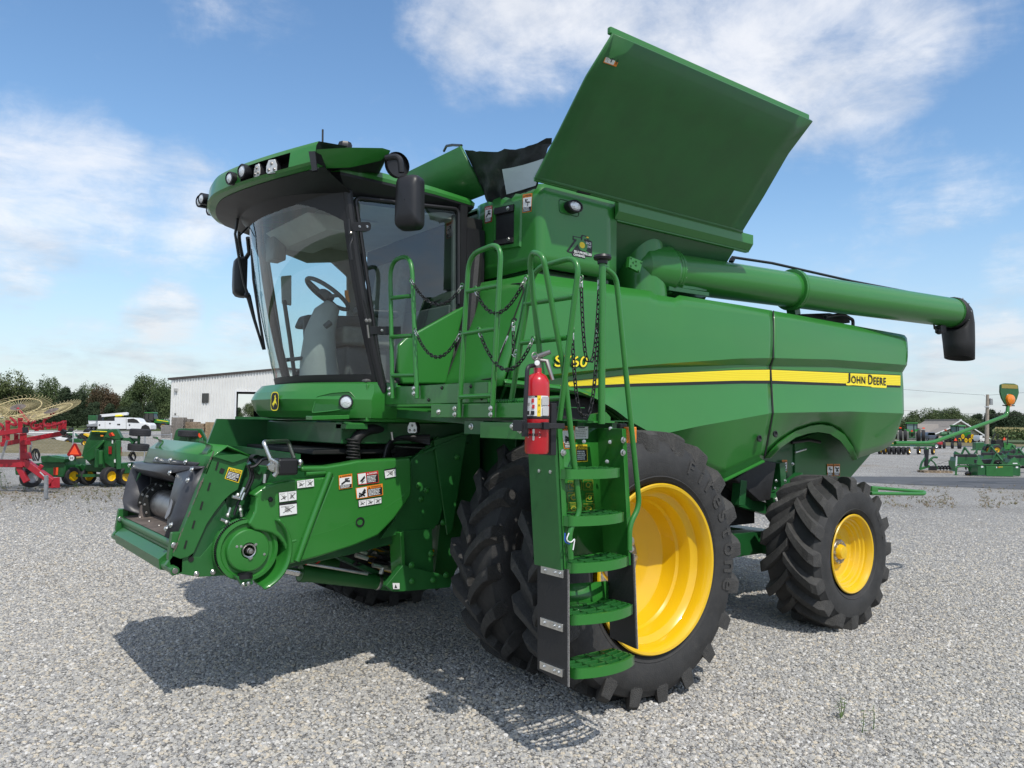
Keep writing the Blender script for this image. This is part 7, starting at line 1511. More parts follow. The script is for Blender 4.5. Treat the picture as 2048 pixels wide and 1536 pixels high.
pt = root('grey_flatbed', 520, 34, 'low pale grey implement bed behind the folded chute of the machine', 'trailer'); m = MB(); Q = lambda x, y, o=0: G(520, 34) + VR * x + VF * o + Vector((0, 0, y)); m.prism([Q(-.9, .6), Q(1.5, .6), Q(1.5, .95), Q(-.9, .95)], VF * 1.6, mat('pale_blue_grey', (.50, .53, .60), .5)); m.build('bed', pt, bevel=.03); m = MB(); m.prism([Q(-.6, .95), Q(.4, .95), Q(.4, 1.15), Q(-.6, 1.15)], VF * .6, GALV); m.build('tool_chest', pt, bevel=.03)
for x in (-.4, .9): small_wheel(Q(x, .33, .1), .33, .22, VF, pt, GALV)
done()
hd = root('header_reel', 545, 30, 'long dark green machine beam seen behind the cab nose', 'implement'); m = MB(); m.prism([S(470, 833, 30), S(640, 836, 30), S(640, 842, 30), S(470, 840, 30)], VF * .4, FGREEN); m.bar(S(480, 840, 30.2), G(480, 30.2), .15, .15, FGREEN); m.bar(S(600, 840, 30.2), G(600, 30.2), .15, .15, FGREEN); m.build('beam', hd); done()
# ================================================================== things behind, right of the machine
BEIGE = mat('beige_siding', (.46, .40, .33), .8, var=.08, vscale=1.5); SHING = mat('roof_shingle', (.24, .215, .19), .9, var=.2, vscale=5); BRICK = mat('red_brick', (.25, .10, .07), .85, var=.25, vscale=8)
STONE = mat('stone_base', (.42, .36, .27), .9, var=.3, vscale=4)
def house():
    d = 150; k = d / F; r = root('house', 1920, d, 'beige gabled house with grey shingle roof behind the tractors at right', 'house'); g0 = G(1856, d); hz = lambda px: 848 + (px - 1024) * .014
    Q = lambda px, py, o=0: g0 + VR * ((px - 1856) * k) + VF * o + Vector((0, 0, H + (hz(px) - py) * k - 0.0)); 
    B = lambda px, o=0: g0 + VR * ((px - 1856) * k) + VF * o
    m = MB(); m.prism([B(1856), B(1973), Q(1973, 875), Q(1919, 841), Q(1880, 865), Q(1856, 865)], VF * 12, BEIGE); m.build('wall', r)
    m = MB(); m.prism([B(1856, -2.5), B(1896, -2.5), Q(1896, 864, -2.5), Q(1884, 854.5, -2.5), Q(1856, 865, -2.5)], VF * 3, STONE); m.build('porch_wall', r)
    m = MB(); t = .35
    for a, b, o in (((1916, 838), (1977, 876), -.5), ((1921.5, 838), (1868, 870), -.5), ((1884, 853.5), (1852, 866.5), -3), ((1883, 853.5), (1898, 863.5), -3)):
        p, q = Q(*a, o), Q(*b, o); m.prism([p, q, q + Vector((0, 0, -t)), p + Vector((0, 0, -t))], VF * (12.6 if o == -.5 else 3.5), SHING)
    m.prism([Q(1847, 864, -.4), Q(1884, 864, -.4), Q(1905, 848, 5), Q(1849, 847, 5)], Vector((0, 0, -.15)), SHING); ro = m.build('roof', r)
    m = MB()
    for a, b, o in (((1917.5, 838.5), (1977, 876.5), -.56), ((1920.5, 838.5), (1872, 867.5), -.56), ((1884, 854), (1852, 867), -3.06), ((1883, 854), (1897, 864), -3.06)): p, q = Q(*a, o), Q(*b, o); m.prism([p, q, q + Vector((0, 0, -.22)), p + Vector((0, 0, -.22))], VF * .05, WHITEP)
    m.build('fascia', ro)
    for x0, x1, y0, y1, o in ((1956, 1966, 868, 878, -.06), (1870, 1880, 867, 878, -2.56)):
        w = MB(); w.prism([Q(x0, y1, o), Q(x1, y1, o), Q(x1, y0, o), Q(x0, y0, o)], VF * .06, GLASSD); w_ = w.build('window', r); w = MB(); w.bar(Q((x0 + x1) / 2, y1, o - .04), Q((x0 + x1) / 2, y0, o - .04), .15, .06, WHITEP)
        for xx in (x0, x1): w.bar(Q(xx, y1, o - .04), Q(xx, y0, o - .04), .1, .05, WHITEP)
        w.build('frame', w_)
    m = MB()
    for px, y0, y1 in ((1939.5, 852, 843), (1948, 857, 847)): m.tube([Q(px, y0, 2), Q(px, y1, 2)], .1, WHITEP, 8)
    m.build('vent_pipe', r); done()
    d = 165; k2 = d / F; r = root('house', 1797, d, 'brick house with white porch posts half hidden behind the machine', 'house'); g1 = G(1770, d); Q = lambda px, py, o=0: g1 + VR * ((px - 1770) * k2) + VF * o + Vector((0, 0, H + (hz(px) - py) * k2)); B = lambda px, o=0: g1 + VR * ((px - 1770) * k2) + VF * o
    m = MB(); m.prism([B(1770), B(1808), Q(1808, 865), Q(1770, 865)], VF * 9, BRICK); m.build('wall', r); m = MB(); m.prism([Q(1764, 866, -1), Q(1811, 866, -1), Q(1796, 854, 4), Q(1766, 850, 4)], Vector((0, 0, -.2)), SHING); m.prism([Q(1764, 866.5, -1), Q(1811, 866.5, -1), Q(1811, 868, -1), Q(1764, 868, -1)], VF * .1, WHITEP); m.build('roof', r)
    m = MB()
    for px in (1793, 1800, 1806): m.bar(B(px, -.9), Q(px, 867, -.9), .3, .3, WHITEP)
    m.build('porch_post', r); m = MB(); m.prism([Q(1788, 881, -.05), Q(1804, 881, -.05), Q(1804, 872, -.05), Q(1788, 872, -.05)], VF * .08, GLASSD); m.build('window', r); done()
house()
def bigtractor(px, d, label, duals=True, tracks=False, yaw=0.0, sc_=1.0):
    r = root('tractor', px, d, label, 'tractor'); c, s = math.cos(yaw), math.sin(yaw); U = VR * c + VF * s; W_ = VF * c - VR * s        # U across, W_ forward
    Q = lambda x, z, w=0: G(px, d) + U * x * sc_ + W_ * w * sc_ + Vector((0, 0, z * sc_))
    m = MB(); m.prism([Q(-.45, .9, 0), Q(.45, .9, 0), Q(.45, 1.7, 0), Q(-.45, 1.7, 0)], W_ * 1.6 * sc_, GREEN); m.prism([Q(-.45, 1.0, 1.6), Q(.45, 1.0, 1.6), Q(.42, 2.05, 1.6), Q(-.42, 2.05, 1.6)], W_ * 2.4 * sc_, GREEN); m.build('body', r, bevel=.1)
    m = MB(); m.prism([Q(-.75, 1.7, .1), Q(.75, 1.7, .1), Q(.8, 2.95, .1), Q(-.8, 2.95, .1)], W_ * 1.5 * sc_, mat('tractor_glass', (.16, .24, .24), .1)); m.build('cab_glazing', r)
    m = MB(); m.prism([Q(-1.0, 2.95, -.1), Q(1.0, 2.95, -.1), Q(.9, 3.2, -.1), Q(-.9, 3.2, -.1)], W_ * 2.0 * sc_, GREEN); m.build('cab_roof', r, bevel=.06)
    m = MB()
    for x in (-.78, .78, 0.3):
        for w_ in (.08, 1.6): m.bar(Q(x, 1.7, w_), Q(x * 1.04, 2.96, w_), .09, .09, BLACK)
    m.bar(Q(-.3, .5, -.3), Q(-.35, 1.5, -.1), .1, .1, FGREEN); m.bar(Q(.3, .5, -.3), Q(.35, 1.5, -.1), .1, .1, FGREEN); m.bar(Q(-.5, .7, -.3), Q(.5, .7, -.3), .12, .2, FGREEN); m.bar(Q(0, .6, -.2), Q(0, 1.4, -.2), .3, .1, DARK); m.build('hitch', r)
    for x in (-1, 1):
        m = MB(); m.prism([Q(x * .75 - .35, 1.65, -.5), Q(x * .75 + .35, 1.65, -.5), Q(x * .75 + .35, 2.1, .2), Q(x * .75 - .35, 2.1, .2)], W_ * .8 * sc_, GREEN); m.build('fender', r, bevel=.06); m = MB(); q = Q(x * 1.75, 2.25, -.1); m.bar(q - U * .18, q + U * .18, .12, .22, SMVR); m.bar(q, Q(x * .9, 2.2, .3), .05, .05, BLACK); m.build('marker_lamp', r)
        if tracks:
            t = empty('track_unit', (0, 0, 0), r)
            for w0, L_ in ((.3, 1.7), (2.9, 1.3)):
                m = MB(); ring_ = []
                for (cx, cz, rr_) in ((w0 - L_ / 2, .42, .42), (w0 + L_ / 2, .42, .42), (w0, 1.15, .35)):
                    pass
                out = fillet([Q(x * 1.1, .0, w0 - L_ / 2 - .45), Q(x * 1.1, .0, w0 + L_ / 2 + .45), Q(x * 1.1, .8, w0 + L_ / 2 + .3), Q(x * 1.1, 1.55, w0 + .3), Q(x * 1.1, 1.55, w0 - .3), Q(x * 1.1, .8, w0 - L_ / 2 - .3)], .3, 4, True); m.prism([p - U * .28 for p in out], U * .56, TYRE); m.build('track', t)
                m = MB()
                for (cw, cz, rr_) in ((w0 - L_ / 2, .42, .36), (w0 + L_ / 2, .42, .36), (w0, 1.12, .38)): m.lathe([(rr_, 0), (rr_, .04), (.1, .02), (.0001, .06)], Q(x * 1.1 + x * .29, cz, cw), U * x, YELLOW, 20)
                m.build('idler_wheel', t)
        else:
            for xx, w_ in ((1.0, .48), (1.72, .48)) if duals else ((1.0, .5),): small_wheel(Q(x * xx, .98, .2), .98, w_, U, r)
            small_wheel(Q(x * .95, .75, 3.2), .75, .42, U, r)
    smv(Q(0, 1.78, -.25), .42, r); done(); return r
bigtractor(1824, 133, 'green tractor with dual wheels and orange triangle, seen from behind', yaw=-.45)
bigtractor(1909, 128, 'green tracked tractor with yellow idler wheels in front of the beige house', tracks=True, yaw=-1.15, sc_=.88)
# planter folded behind the tracked tractor
pl = root('folded_planter', 1898, 84, 'folded green planter with black wheels and orange triangle before the tracked tractor', 'planter'); Q = lambda x, z, o=0: G(1898, 84) + VR * x + VF * o + Vector((0, 0, z)); rr = random.Random(6)
m = MB()
for i in range(16): x = rr.uniform(-1.3, 1.2); z = rr.uniform(.4, 1.6); m.bar(Q(x, z, rr.uniform(-.5, .8)), Q(x + rr.uniform(-.6, .6), z + rr.uniform(-.3, .5), rr.uniform(-.5, .8)), rr.uniform(.06, .16), rr.uniform(.06, .2), rr.choice((FGREEN, FGREEN, GREEN, DARK)))
for x in (-.9, -.5, -.1, .5, .8): m.lathe([(.22, -.15), (.24, 0), (.22, .15)], Q(x, 1.55, rr.uniform(-.4, .4)), VR, FGREEN, 14, caps=True)
m.build('frame', pl)
for x in (-1.1, -.5, .2, .9, 1.2): small_wheel(Q(x, .38, rr.uniform(-.3, .3)), .38, .25, VR * .9 - VF * .4, pl, YELLOW if x < -.9 else BLACK)
smv(Q(.3, 1.0, -.7), .42, pl); done()
wg = root('red_cart', 1871, 82, 'small red wagon with a white hubbed wheel beside the folded planter', 'wagon'); Q = lambda x, z, o=0: G(1871, 82) + VR * x + VF * o + Vector((0, 0, z)); m = MB(); m.prism([Q(-.4, .45), Q(.75, .45), Q(.75, .75), Q(-.4, .6)], VF * 1.2, IMPRED); m.build('bed', wg, bevel=.03); small_wheel(Q(0, .3, -.1), .3, .2, VF, wg, WHITEP); small_wheel(Q(.5, .3, 1.1), .3, .2, VF, wg, WHITEP); done()
def offset_mower(px, d, n, label, cat, w):
    r = root('seed_drill', px, d, label, cat); Q = lambda x, z, o=0: G(px, d) + VR * x + VF * o + Vector((0, 0, z)); rr = random.Random(n)
    m = MB(); m.prism([Q(-w / 2, .62, -.2), Q(w / 2, .66, -.2), Q(w / 2 - .1, .85, -.2), Q(-w / 2 + .1, .8, -.2)], VF * .9, FGREEN); m.bar(Q(-w / 2, .5), Q(w / 2, .5), .1, .12, FGREEN)
    for i in range(5): x = -w / 2 + w * (i + .5) / 5; m.bar(Q(x, .8, 0), Q(x + .15, 1.05 + .1 * (i % 2), .2), .08, .1, rr.choice((FGREEN, YELLOW, DARK))); 
    m.build('frame', r, bevel=.02)
    for i in range(n): x = -w / 2 + w * (i + .5) / n; small_wheel(Q(x, .31, -.25), .31, .20, VR * .75 - VF * .65, r, YELLOW if i in (0, 1, n - 1) else BLACK)
    done()
offset_mower(1785, 62, 7, 'low green implement on a row of black wheels under the amber lamp arm', 'implement', 2.6)
offset_mower(1848, 63, 3, 'green utility implement with yellow wheels right of the black wheel row', 'implement', 1.7)
car = root('parked_car', 1868, 140, 'dark grey car parked before the beige house', 'car'); Q = lambda x, z, o=0: G(1868, 140) + VR * x + VF * o + Vector((0, 0, z)); CARP = mat('blue_grey_paint', (.09, .11, .15), .3, .2, .5)
m = MB(); m.prism([Q(-.85, .4), Q(.85, .4), Q(.88, 1.0), Q(-.88, 1.0)], VF * 4.4, CARP); m.prism([Q(-.8, 1.0, .8), Q(.8, 1.0, .8), Q(.6, 1.55, .8), Q(-.6, 1.55, .8)], VF * 2.4, CARP); m.build('body', car, bevel=.1); m = MB(); m.prism([Q(-.7, 1.05, .76), Q(.7, 1.05, .76), Q(.55, 1.48, .76), Q(-.55, 1.48, .76)], VF * .05, GLASSD); m.build('rear_window', car)
for x in (-.75, .75): small_wheel(Q(x, .34, .7), .34, .22, VR, car, GALV); small_wheel(Q(x, .34, 3.6), .34, .22, VR, car, GALV)
done()
wc_ = root('parked_car', 1968, 122, 'small white car parked by the house wall next to the utility pole', 'car'); Q = lambda x, z, o=0: G(1966, 122) + VR * x + VF * o + Vector((0, 0, z)); m = MB(); m.prism([Q(-.5, .3), Q(.6, .3), Q(.7, .75), Q(.4, .85), Q(.15, 1.2), Q(-.4, 1.2), Q(-.55, .85)], VF * 1.8, WHITEP); m.build('body', wc_, bevel=.08); m = MB(); m.prism([Q(-.1, .88, -.02), Q(.28, .88, -.02), Q(.1, 1.14, -.02), Q(-.1, 1.14, -.02)], VF * .03, GLASSD); m.build('side_window', wc_)
for x in (-.35, .45): small_wheel(Q(x, .3, .1), .3, .2, VF, wc_, GALV); small_wheel(Q(x, .3, 1.7), .3, .2, VF, wc_, GALV)
done()
# utility pole
up = root('utility_pole', 1973, 116, 'weathered wooden utility pole with a transformer can and wires', 'utility pole'); P_ = lambda px, py: S(px, py, 116); PW = mat('weathered_pole', (.30, .26, .215), .85, var=.25, vscale=3)
b = G(1973, 116); t = P_(1978, 789); t = Vector((b.x, b.y, t.z)) + VR * .25; m = MB(); m.tube([b, lerp(b, t, .5), t], [.30, .25, .20], PW, 16); m.build('pole', up)
m = MB(); q = lerp(b, t, .86) + VR * .45; m.lathe([(.2, -.5), (.22, -.48), (.22, .4), (.15, .48), (.0001, .5)], q - VF * .1, (0, 0, 1), GALV, 16); m.bar(lerp(b, t, .9) + VR * .1, q, .08, .08, GALV); m.tube([q + VR * .3 + Vector((0, 0, .3)), q + VR * .3 + Vector((0, 0, -.5))], .05, GALV, 8); m.build('transformer', up)
m = MB(); q = lerp(b, t, .98); m.tube([q - VR * .1, q - VR * .45 + Vector((0, 0, -.1))], .03, GALV, 6); m.ball(q - VR * .45, .08, WHITEP, 8); q = lerp(b, t, .75); m.box(q - Vector((.3, .3, .08)), q + Vector((.3, .3, .08)), WHITEP); m.build('insulator', up)
m = MB()
for z0, far, zz in ((.985, 2700, 12.2), (.60, 2700, 7.4), (.57, 2700, 7.0)): m.tube([lerp(b, t, z0) + (G(far, 100) - b + Vector((0, 0, zz - lerp(b, t, z0).z))) * i / 10 + Vector((0, 0, -1.2 * 4 * (i / 10) * (1 - i / 10) * .4)) for i in range(11)], .018, BLACK, 5)
for z0, far, zz in ((.985, 1500, 12.6), (.60, 1500, 7.9)): m.tube([lerp(b, t, z0) + (G(far, 150) - b + Vector((0, 0, zz - lerp(b, t, z0).z))) * i / 10 + Vector((0, 0, -1.2 * 4 * (i / 10) * (1 - i / 10) * .4)) for i in range(11)], .018, BLACK, 5)
m.build('power_wire', up); done()
# compact tractor
ct = root('compact_tractor', 2005, 60, 'small green open tractor with yellow seat, roll bar and orange triangle', 'tractor'); Q = lambda x, z, o=0: G(2003, 60) + VR * x + VF * o + Vector((0, 0, z))
m = MB(); m.prism([Q(.3, .55, .2), Q(1.15, .5, .2), Q(1.2, .85, .2), Q(.95, 1.0, .2), Q(.3, 1.1, .2)], VF * .6, GREEN); m.build('bonnet', ct, bevel=.05); m = MB(); m.prism([Q(1.15, .5, .22), Q(1.22, .5, .22), Q(1.24, .88, .22), Q(1.14, .9, .22)], VF * .56, BLACK); m.bar(Q(-.4, .55, .5), Q(1.1, .55, .5), .3, .25, DARK); m.prism([Q(-.5, .6, 0), Q(.1, .6, 0), Q(.15, 1.3, 0), Q(-.45, 1.25, 0)], VF * .5, DARK); m.build('chassis', ct, bevel=.02)
m = MB(); m.prism([Q(-.75, .75, -.05), Q(-.1, .75, -.05), Q(-.2, .95, -.05), Q(-.65, .95, -.05)], VF * .3, FGREEN); m.prism([Q(-.75, .75, .85), Q(-.1, .75, .85), Q(-.2, .95, .85), Q(-.65, .95, .85)], VF * .3, FGREEN); m.build('fender', ct, bevel=.04)
m = MB(); m.tube(fillet([Q(-.55, .6, .3), Q(-.62, 1.2, .3), Q(-.5, 1.35, .3), Q(-.3, 1.75, .3)], .1), .05, BLACK, 8); m.tube([Q(-.22, .9, .1), Q(-.22, 1.75, .1)], .035, BLACK, 8); m.tube([Q(.5, .9, .1), Q(.52, 1.75, .1)], .035, BLACK, 8); m.build('roll_bar', ct)
m = MB(); m.tube([Q(-.35, 1.25, .2), Q(-.22, 1.1, .2), Q(-.2, .85, .2), Q(.1, .8, .2)], .05, YELLOW, 8); m.build('seat', ct); smv(Q(.15, 1.38, -.1), .3, ct)
for o in (.05, 1.0): small_wheel(Q(-.4, .45, o), .45, .3, VF, ct); small_wheel(Q(.85, .3, o), .3, .2, VF, ct)
done()
# row of small implements by the drive
def hitchA(m, Q, x, z0, z1, w=.3):
    m.bar(Q(x - w, z0, .1), Q(x, z1, .2), .06, .08, FGREEN); m.bar(Q(x + w, z0, .1), Q(x, z1, .2), .06, .08, FGREEN); m.bar(Q(x, z1, .2), Q(x, z1 - .3, -.2), .06, .08, FGREEN)
bb = root('box_blade', 1999, 33.9, 'green box shaped implement with a flat front plate, nearest of the row by the drive', 'implement'); Q = lambda x, z, o=0: G(1998, 33.9) + VR * x + VF * o + Vector((0, 0, z))
m = MB(); m.prism([Q(-.58, .02), Q(.58, .02), Q(.58, .46), Q(-.58, .46)], VF * .03, GREENM); m.prism([Q(-.92, .05, .04), Q(.92, .05, .04), Q(.92, .5, .04), Q(-.92, .5, .04)], VF * .05, FGREEN); m.bar(Q(-.95, .51, .06), Q(.95, .51, .06), .12, .05, GREENM); m.build('front_plate', bb, bevel=.01)
for x in (-.9, .88): m = MB(); m.prism([Q(x, .03, .1), Q(x, .5, .1), Q(x, .5, .75), Q(x, .03, .75)], VR * .03, FGREEN); m.build('side_plate', bb)
m = MB(); m.prism([Q(-.95, .5, .06), Q(-.62, .5, .06), Q(-.85, .9, .1)], VF * .05, GREENM); m.prism([Q(.35, .52, .06), Q(.95, .52, .06), Q(.72, .86, .1)], VF * .05, GREENM); hitchA(m, Q, .0, .5, .98); m.bar(Q(-.5, .55, .4), Q(.45, .7, .4), .08, .1, DARK); m.bar(Q(-.8, .62, .4), Q(-.05, .66, .4), .22, .16, BLACK); m.build('hitch', bb)
m = MB(); m.prism([Q(-.15, .37, -.002), Q(-.11, .37, -.002), Q(-.11, .43, -.002), Q(-.15, .43, -.002)], VF * .001, WHITE); m.prism([Q(-.1, .41, -.002), Q(.14, .41, -.002), Q(.14, .43, -.002), Q(-.1, .43, -.002)], VF * .001, YELF); m.prism([Q(-.1, .38, -.002), Q(.02, .38, -.002), Q(.02, .40, -.002), Q(-.1, .40, -.002)], VF * .001, REDF)
for x in (-.78, .72): m.prism([Q(x, .38, .038), Q(x + .1, .38, .038), Q(x + .1, .46, .038), Q(x, .46, .038)], VF * .001, WHITE)
m.prism([Q(.6, .56, .05), Q(.8, .56, .05), Q(.8, .6, .05), Q(.6, .6, .05)], VF * .001, WHITE); m.build('decal_set', bb); done()
def tiller(px, d, label, seed):
    r = root('rotary_tiller', px, d, label, 'tiller'); Q = lambda x, z, o=0: G(px, d) + VR * x + VF * o + Vector((0, 0, z)); rr = random.Random(seed)
    m = MB(); m.prism([Q(-.7, .35), Q(.7, .35), Q(.7, .62), Q(.5, .7), Q(-.6, .7)], VF * .55, FGREEN); m.bar(Q(-.65, .75, .1), Q(.35, .78, .1), .2, .15, BLACK); m.build('hood', r, bevel=.02)
    m = MB(); hitchA(m, Q, -.1, .65, 1.15); m.bar(Q(-.6, .9, .2), Q(-.3, .75, .2), .1, .15, FGREEN); m.bar(Q(.3, .7, .3), Q(.6, 1.1, .3), .05, .05, FGREEN); m.bar(Q(.35, .85, .2), Q(.6, .5, .0), .08, .1, GREENM); m.build('hitch', r)
    m = MB(); m.tube([Q(-.65, .26, .3), Q(.65, .26, .3)], .05, DARK, 10)
    for i in range(14): a = rr.uniform(0, 6.3); x = -.6 + i * .09; c = Q(x, .26, .3); m.bar(c, c + (VF * math.cos(a) + Vector((0, 0, math.sin(a)))) * .2, .04, .02, DARK)
    m.build('rotor', r)
    for x in (-.7, .72): m = MB(); m.prism([Q(x, .04, .0), Q(x, .5, .0), Q(x, .5, .55), Q(x, .04, .5)], VR * .03, GREENM); m.build('side_plate', r)
    done()
tiller(1938, 37.5, 'green tiller with black top bar, left of the box shaped implement', 1); tiller(1990, 41, 'green tiller behind the box shaped implement', 2); tiller(2046, 37, 'green tiller cut by the right edge of the photo', 3); tiller(2032, 45, 'green tiller beyond the row, below the compact tractor bonnet', 5)
sb = root('stand_frame', 1925, 34.6, 'green arched stand with a small yellow-hubbed wheel lying by it', 'stand'); Q = lambda x, z, o=0: G(1925, 34.6) + VR * x + VF * o + Vector((0, 0, z)); m = MB(); m.tube(fillet([Q(-.32, 0), Q(-.3, .38), Q(.25, .40), Q(.3, 0)], .15), .04, GREENM, 10); m.bar(Q(-.38, .01), Q(-.24, .01), .12, .03, GREENM); m.bar(Q(.24, .01), Q(.38, .01), .12, .03, GREENM); m.bar(Q(-.3, .38), Q(-.1, .8, .3), .06, .06, GALV); m.build('arch', sb); small_wheel(Q(.12, .09, -.15), .12, .1, VF * .5 + up_ * .85, sb, mat('tan_hub', (.45, .33, .08), .5)); done()
ag = root('post_hole_auger', 1862, 36.5, 'green post hole digger with a black auger lying on a wooden pallet', 'auger'); Q = lambda x, z, o=0: G(1862, 36.5) + VR * x + VF * o + Vector((0, 0, z + .1))
m = MB(); m.tube(fillet([Q(-.52, .1), Q(-.45, .35), Q(-.25, .6), Q(-.22, 1.0)], .1), .05, FGREEN, 10); m.tube(fillet([Q(-.3, .1), Q(-.1, .45), Q(.1, .62), Q(.28, .6)], .15), .05, FGREEN, 10); m.tube(fillet([Q(-.05, .5), Q(.15, .35), Q(.28, .05)], .1), .035, FGREEN, 8); m.bar(Q(-.55, .05), Q(-.1, .2), .08, .1, GREENM); m.tube([Q(-.25, .2), Q(-.2, .95)], .09, BLACK, 12); m.lathe([(.09, 0), (.1, .05), (.06, .12)], Q(-.2, .95), up_, FGREEN, 12); m.tube([Q(.05, .22), Q(.85, .48)], .012, BLACK, 6); m.build('boom', ag)
m = MB(); m.tube([Q(-.05, .08), Q(.95, .1)], .035, BLACK, 10); m.bar(Q(-.1, .1), Q(.2, .1), .18, .2, BLACK); rows = [[], []]
for i in range(49): a = i / 48 * 2 * math.pi * 4; c = lerp(Q(.3, .1), Q(.9, .12), i / 48); v = VF * math.cos(a) + up_ * math.sin(a); rows[0].append(c + v * .03); rows[1].append(c + v * .13)
m.grid(rows, BLACK); m.build('auger_flight', ag); done()
o = protos[0].copy(); COL.objects.link(o); g = G(1869, 36.4); o.location = (g.x, g.y, 0); o.rotation_euler = (0, 0, ang); o.scale = (1.1, .7, .7); tag(o, 'weathered wooden pallet on gravel under the post hole digger', 'pallet'); o['group'] = ''; del o['group']
bc = root('bale_carrier', 1966, 66, 'boxy dark green implement left of the compact tractor', 'implement'); Q = lambda x, z, o=0: G(1958, 66) + VR * x + VF * o + Vector((0, 0, z)); m = MB(); m.prism([Q(-.3, .3), Q(.4, .3), Q(.45, 1.0), Q(-.3, .95)], VF * .5, FGREEN); m.bar(Q(-.7, .35), Q(.3, .4), .08, .12, FGREEN); m.build('housing', bc, bevel=.03); m = MB(); m.bar(Q(.45, .2), Q(.5, .75), .07, .06, WHITEP); m.bar(Q(.5, .3), Q(1.1, .2), .08, .08, DARK); m.bar(Q(-.2, 0), Q(-.2, .35), .08, .08, FGREEN); m.bar(Q(.35, 0), Q(.35, .35), .08, .08, FGREEN); m.build('hitch', bc); done()
# corn field: standing crop, one mass
def corn():
    global ORG
    rr = random.Random(21); m = MB(); CO = [mat('corn_leaf', (.085, .14, .05), .7, var=.3, vscale=.6), mat('corn_leaf_pale', (.16, .20, .08), .7, var=.3, vscale=.6)]; TS = mat('corn_tassel', (.34, .30, .14), .8)
    for row in range(11):
        d = 121 + row * 2.4 if row < 8 else 140 + (row - 8) * 14
        for k in range(760 if row < 8 else 330):
            px = rr.uniform(1990, 2330); p = G(px, d + rr.uniform(-.5, .5)); h = rr.uniform(1.9, 2.4); mm = rr.choice(CO)
            for q in range(4):
                z = h * (.3 + .2 * q); a = rr.uniform(0, 6.3); v = Vector((math.cos(a), math.sin(a), 0)); s = v.cross(up_) * .035
                m.add([p + up_ * z - s, p + up_ * z + s, p + up_ * (z + .28) + v * .22 + s, p + v * .5 + up_ * (z + .05)], [(0, 1, 2, 3)], mm)
            m.add([p + up_ * (h - .1) - VR * .05, p + up_ * (h - .1) + VR * .05, p + up_ * (h + .25)], [(0, 1, 2)], TS)
    o = m.build('corn_field'); tag(o, kind='stuff')
    sheet('corn_ground', [tuple(G(x, d)[:2]) for x, d in ((1988, 119), (2900, 112), (2900, 240), (1988, 240))], .006, mat('corn_row_ground', (.07, .10, .035), .9, var=.3, vscale=.4))
corn()
# ================================================================== trees
ORG = Vector((0, 0, 0))
def leafmat(name, a, b):
    m = bpy.data.materials.new(name); m.use_nodes = True; nt = m.node_tree; bs = nt.nodes['Principled BSDF']; L = nt.links.new; tc = nn(nt, 'ShaderNodeTexCoord'); nz = nn(nt, 'ShaderNodeTexNoise'); nz.inputs['Scale'].default_value = 1.1; nz.inputs['Detail'].default_value = 6; nz.inputs['Roughness'].default_value = .7; L(tc.outputs['Object'], nz.inputs['Vector'])
    cr = nn(nt, 'ShaderNodeValToRGB'); e = cr.color_ramp; e.elements[0].position = .36; e.elements[0].color = (*a, 1); e.elements[1].position = .66; e.elements[1].color = (*b, 1); L(nz.outputs['Fac'], cr.inputs[0]); L(cr.outputs[0], bs.inputs['Base Color']); bs.inputs['Roughness'].default_value = .75; bs.inputs['Specular IOR Level'].default_value = .2
    tr = nn(nt, 'ShaderNodeBsdfTranslucent'); L(cr.outputs[0], tr.inputs['Color']); mx = nn(nt, 'ShaderNodeMixShader'); mx.inputs[0].default_value = .25; L(bs.outputs[0], mx.inputs[1]); L(tr.outputs[0], mx.inputs[2]); L(mx.outputs[0], nt.nodes['Material Output'].inputs[0]); return m
BARK = mat('bark', (.10, .08, .06), .9, var=.3, vscale=5)
KINDS_ = {'mid': leafmat('leaf_mid', (.052, .084, .034), (.14, .18, .075)), 'pale': leafmat('leaf_pale', (.075, .105, .042), (.175, .20, .085)), 'dark': leafmat('leaf_dark', (.030, .052, .028), (.078, .108, .055)), 'brown': leafmat('leaf_brown', (.055, .062, .032), (.20, .115, .075))}
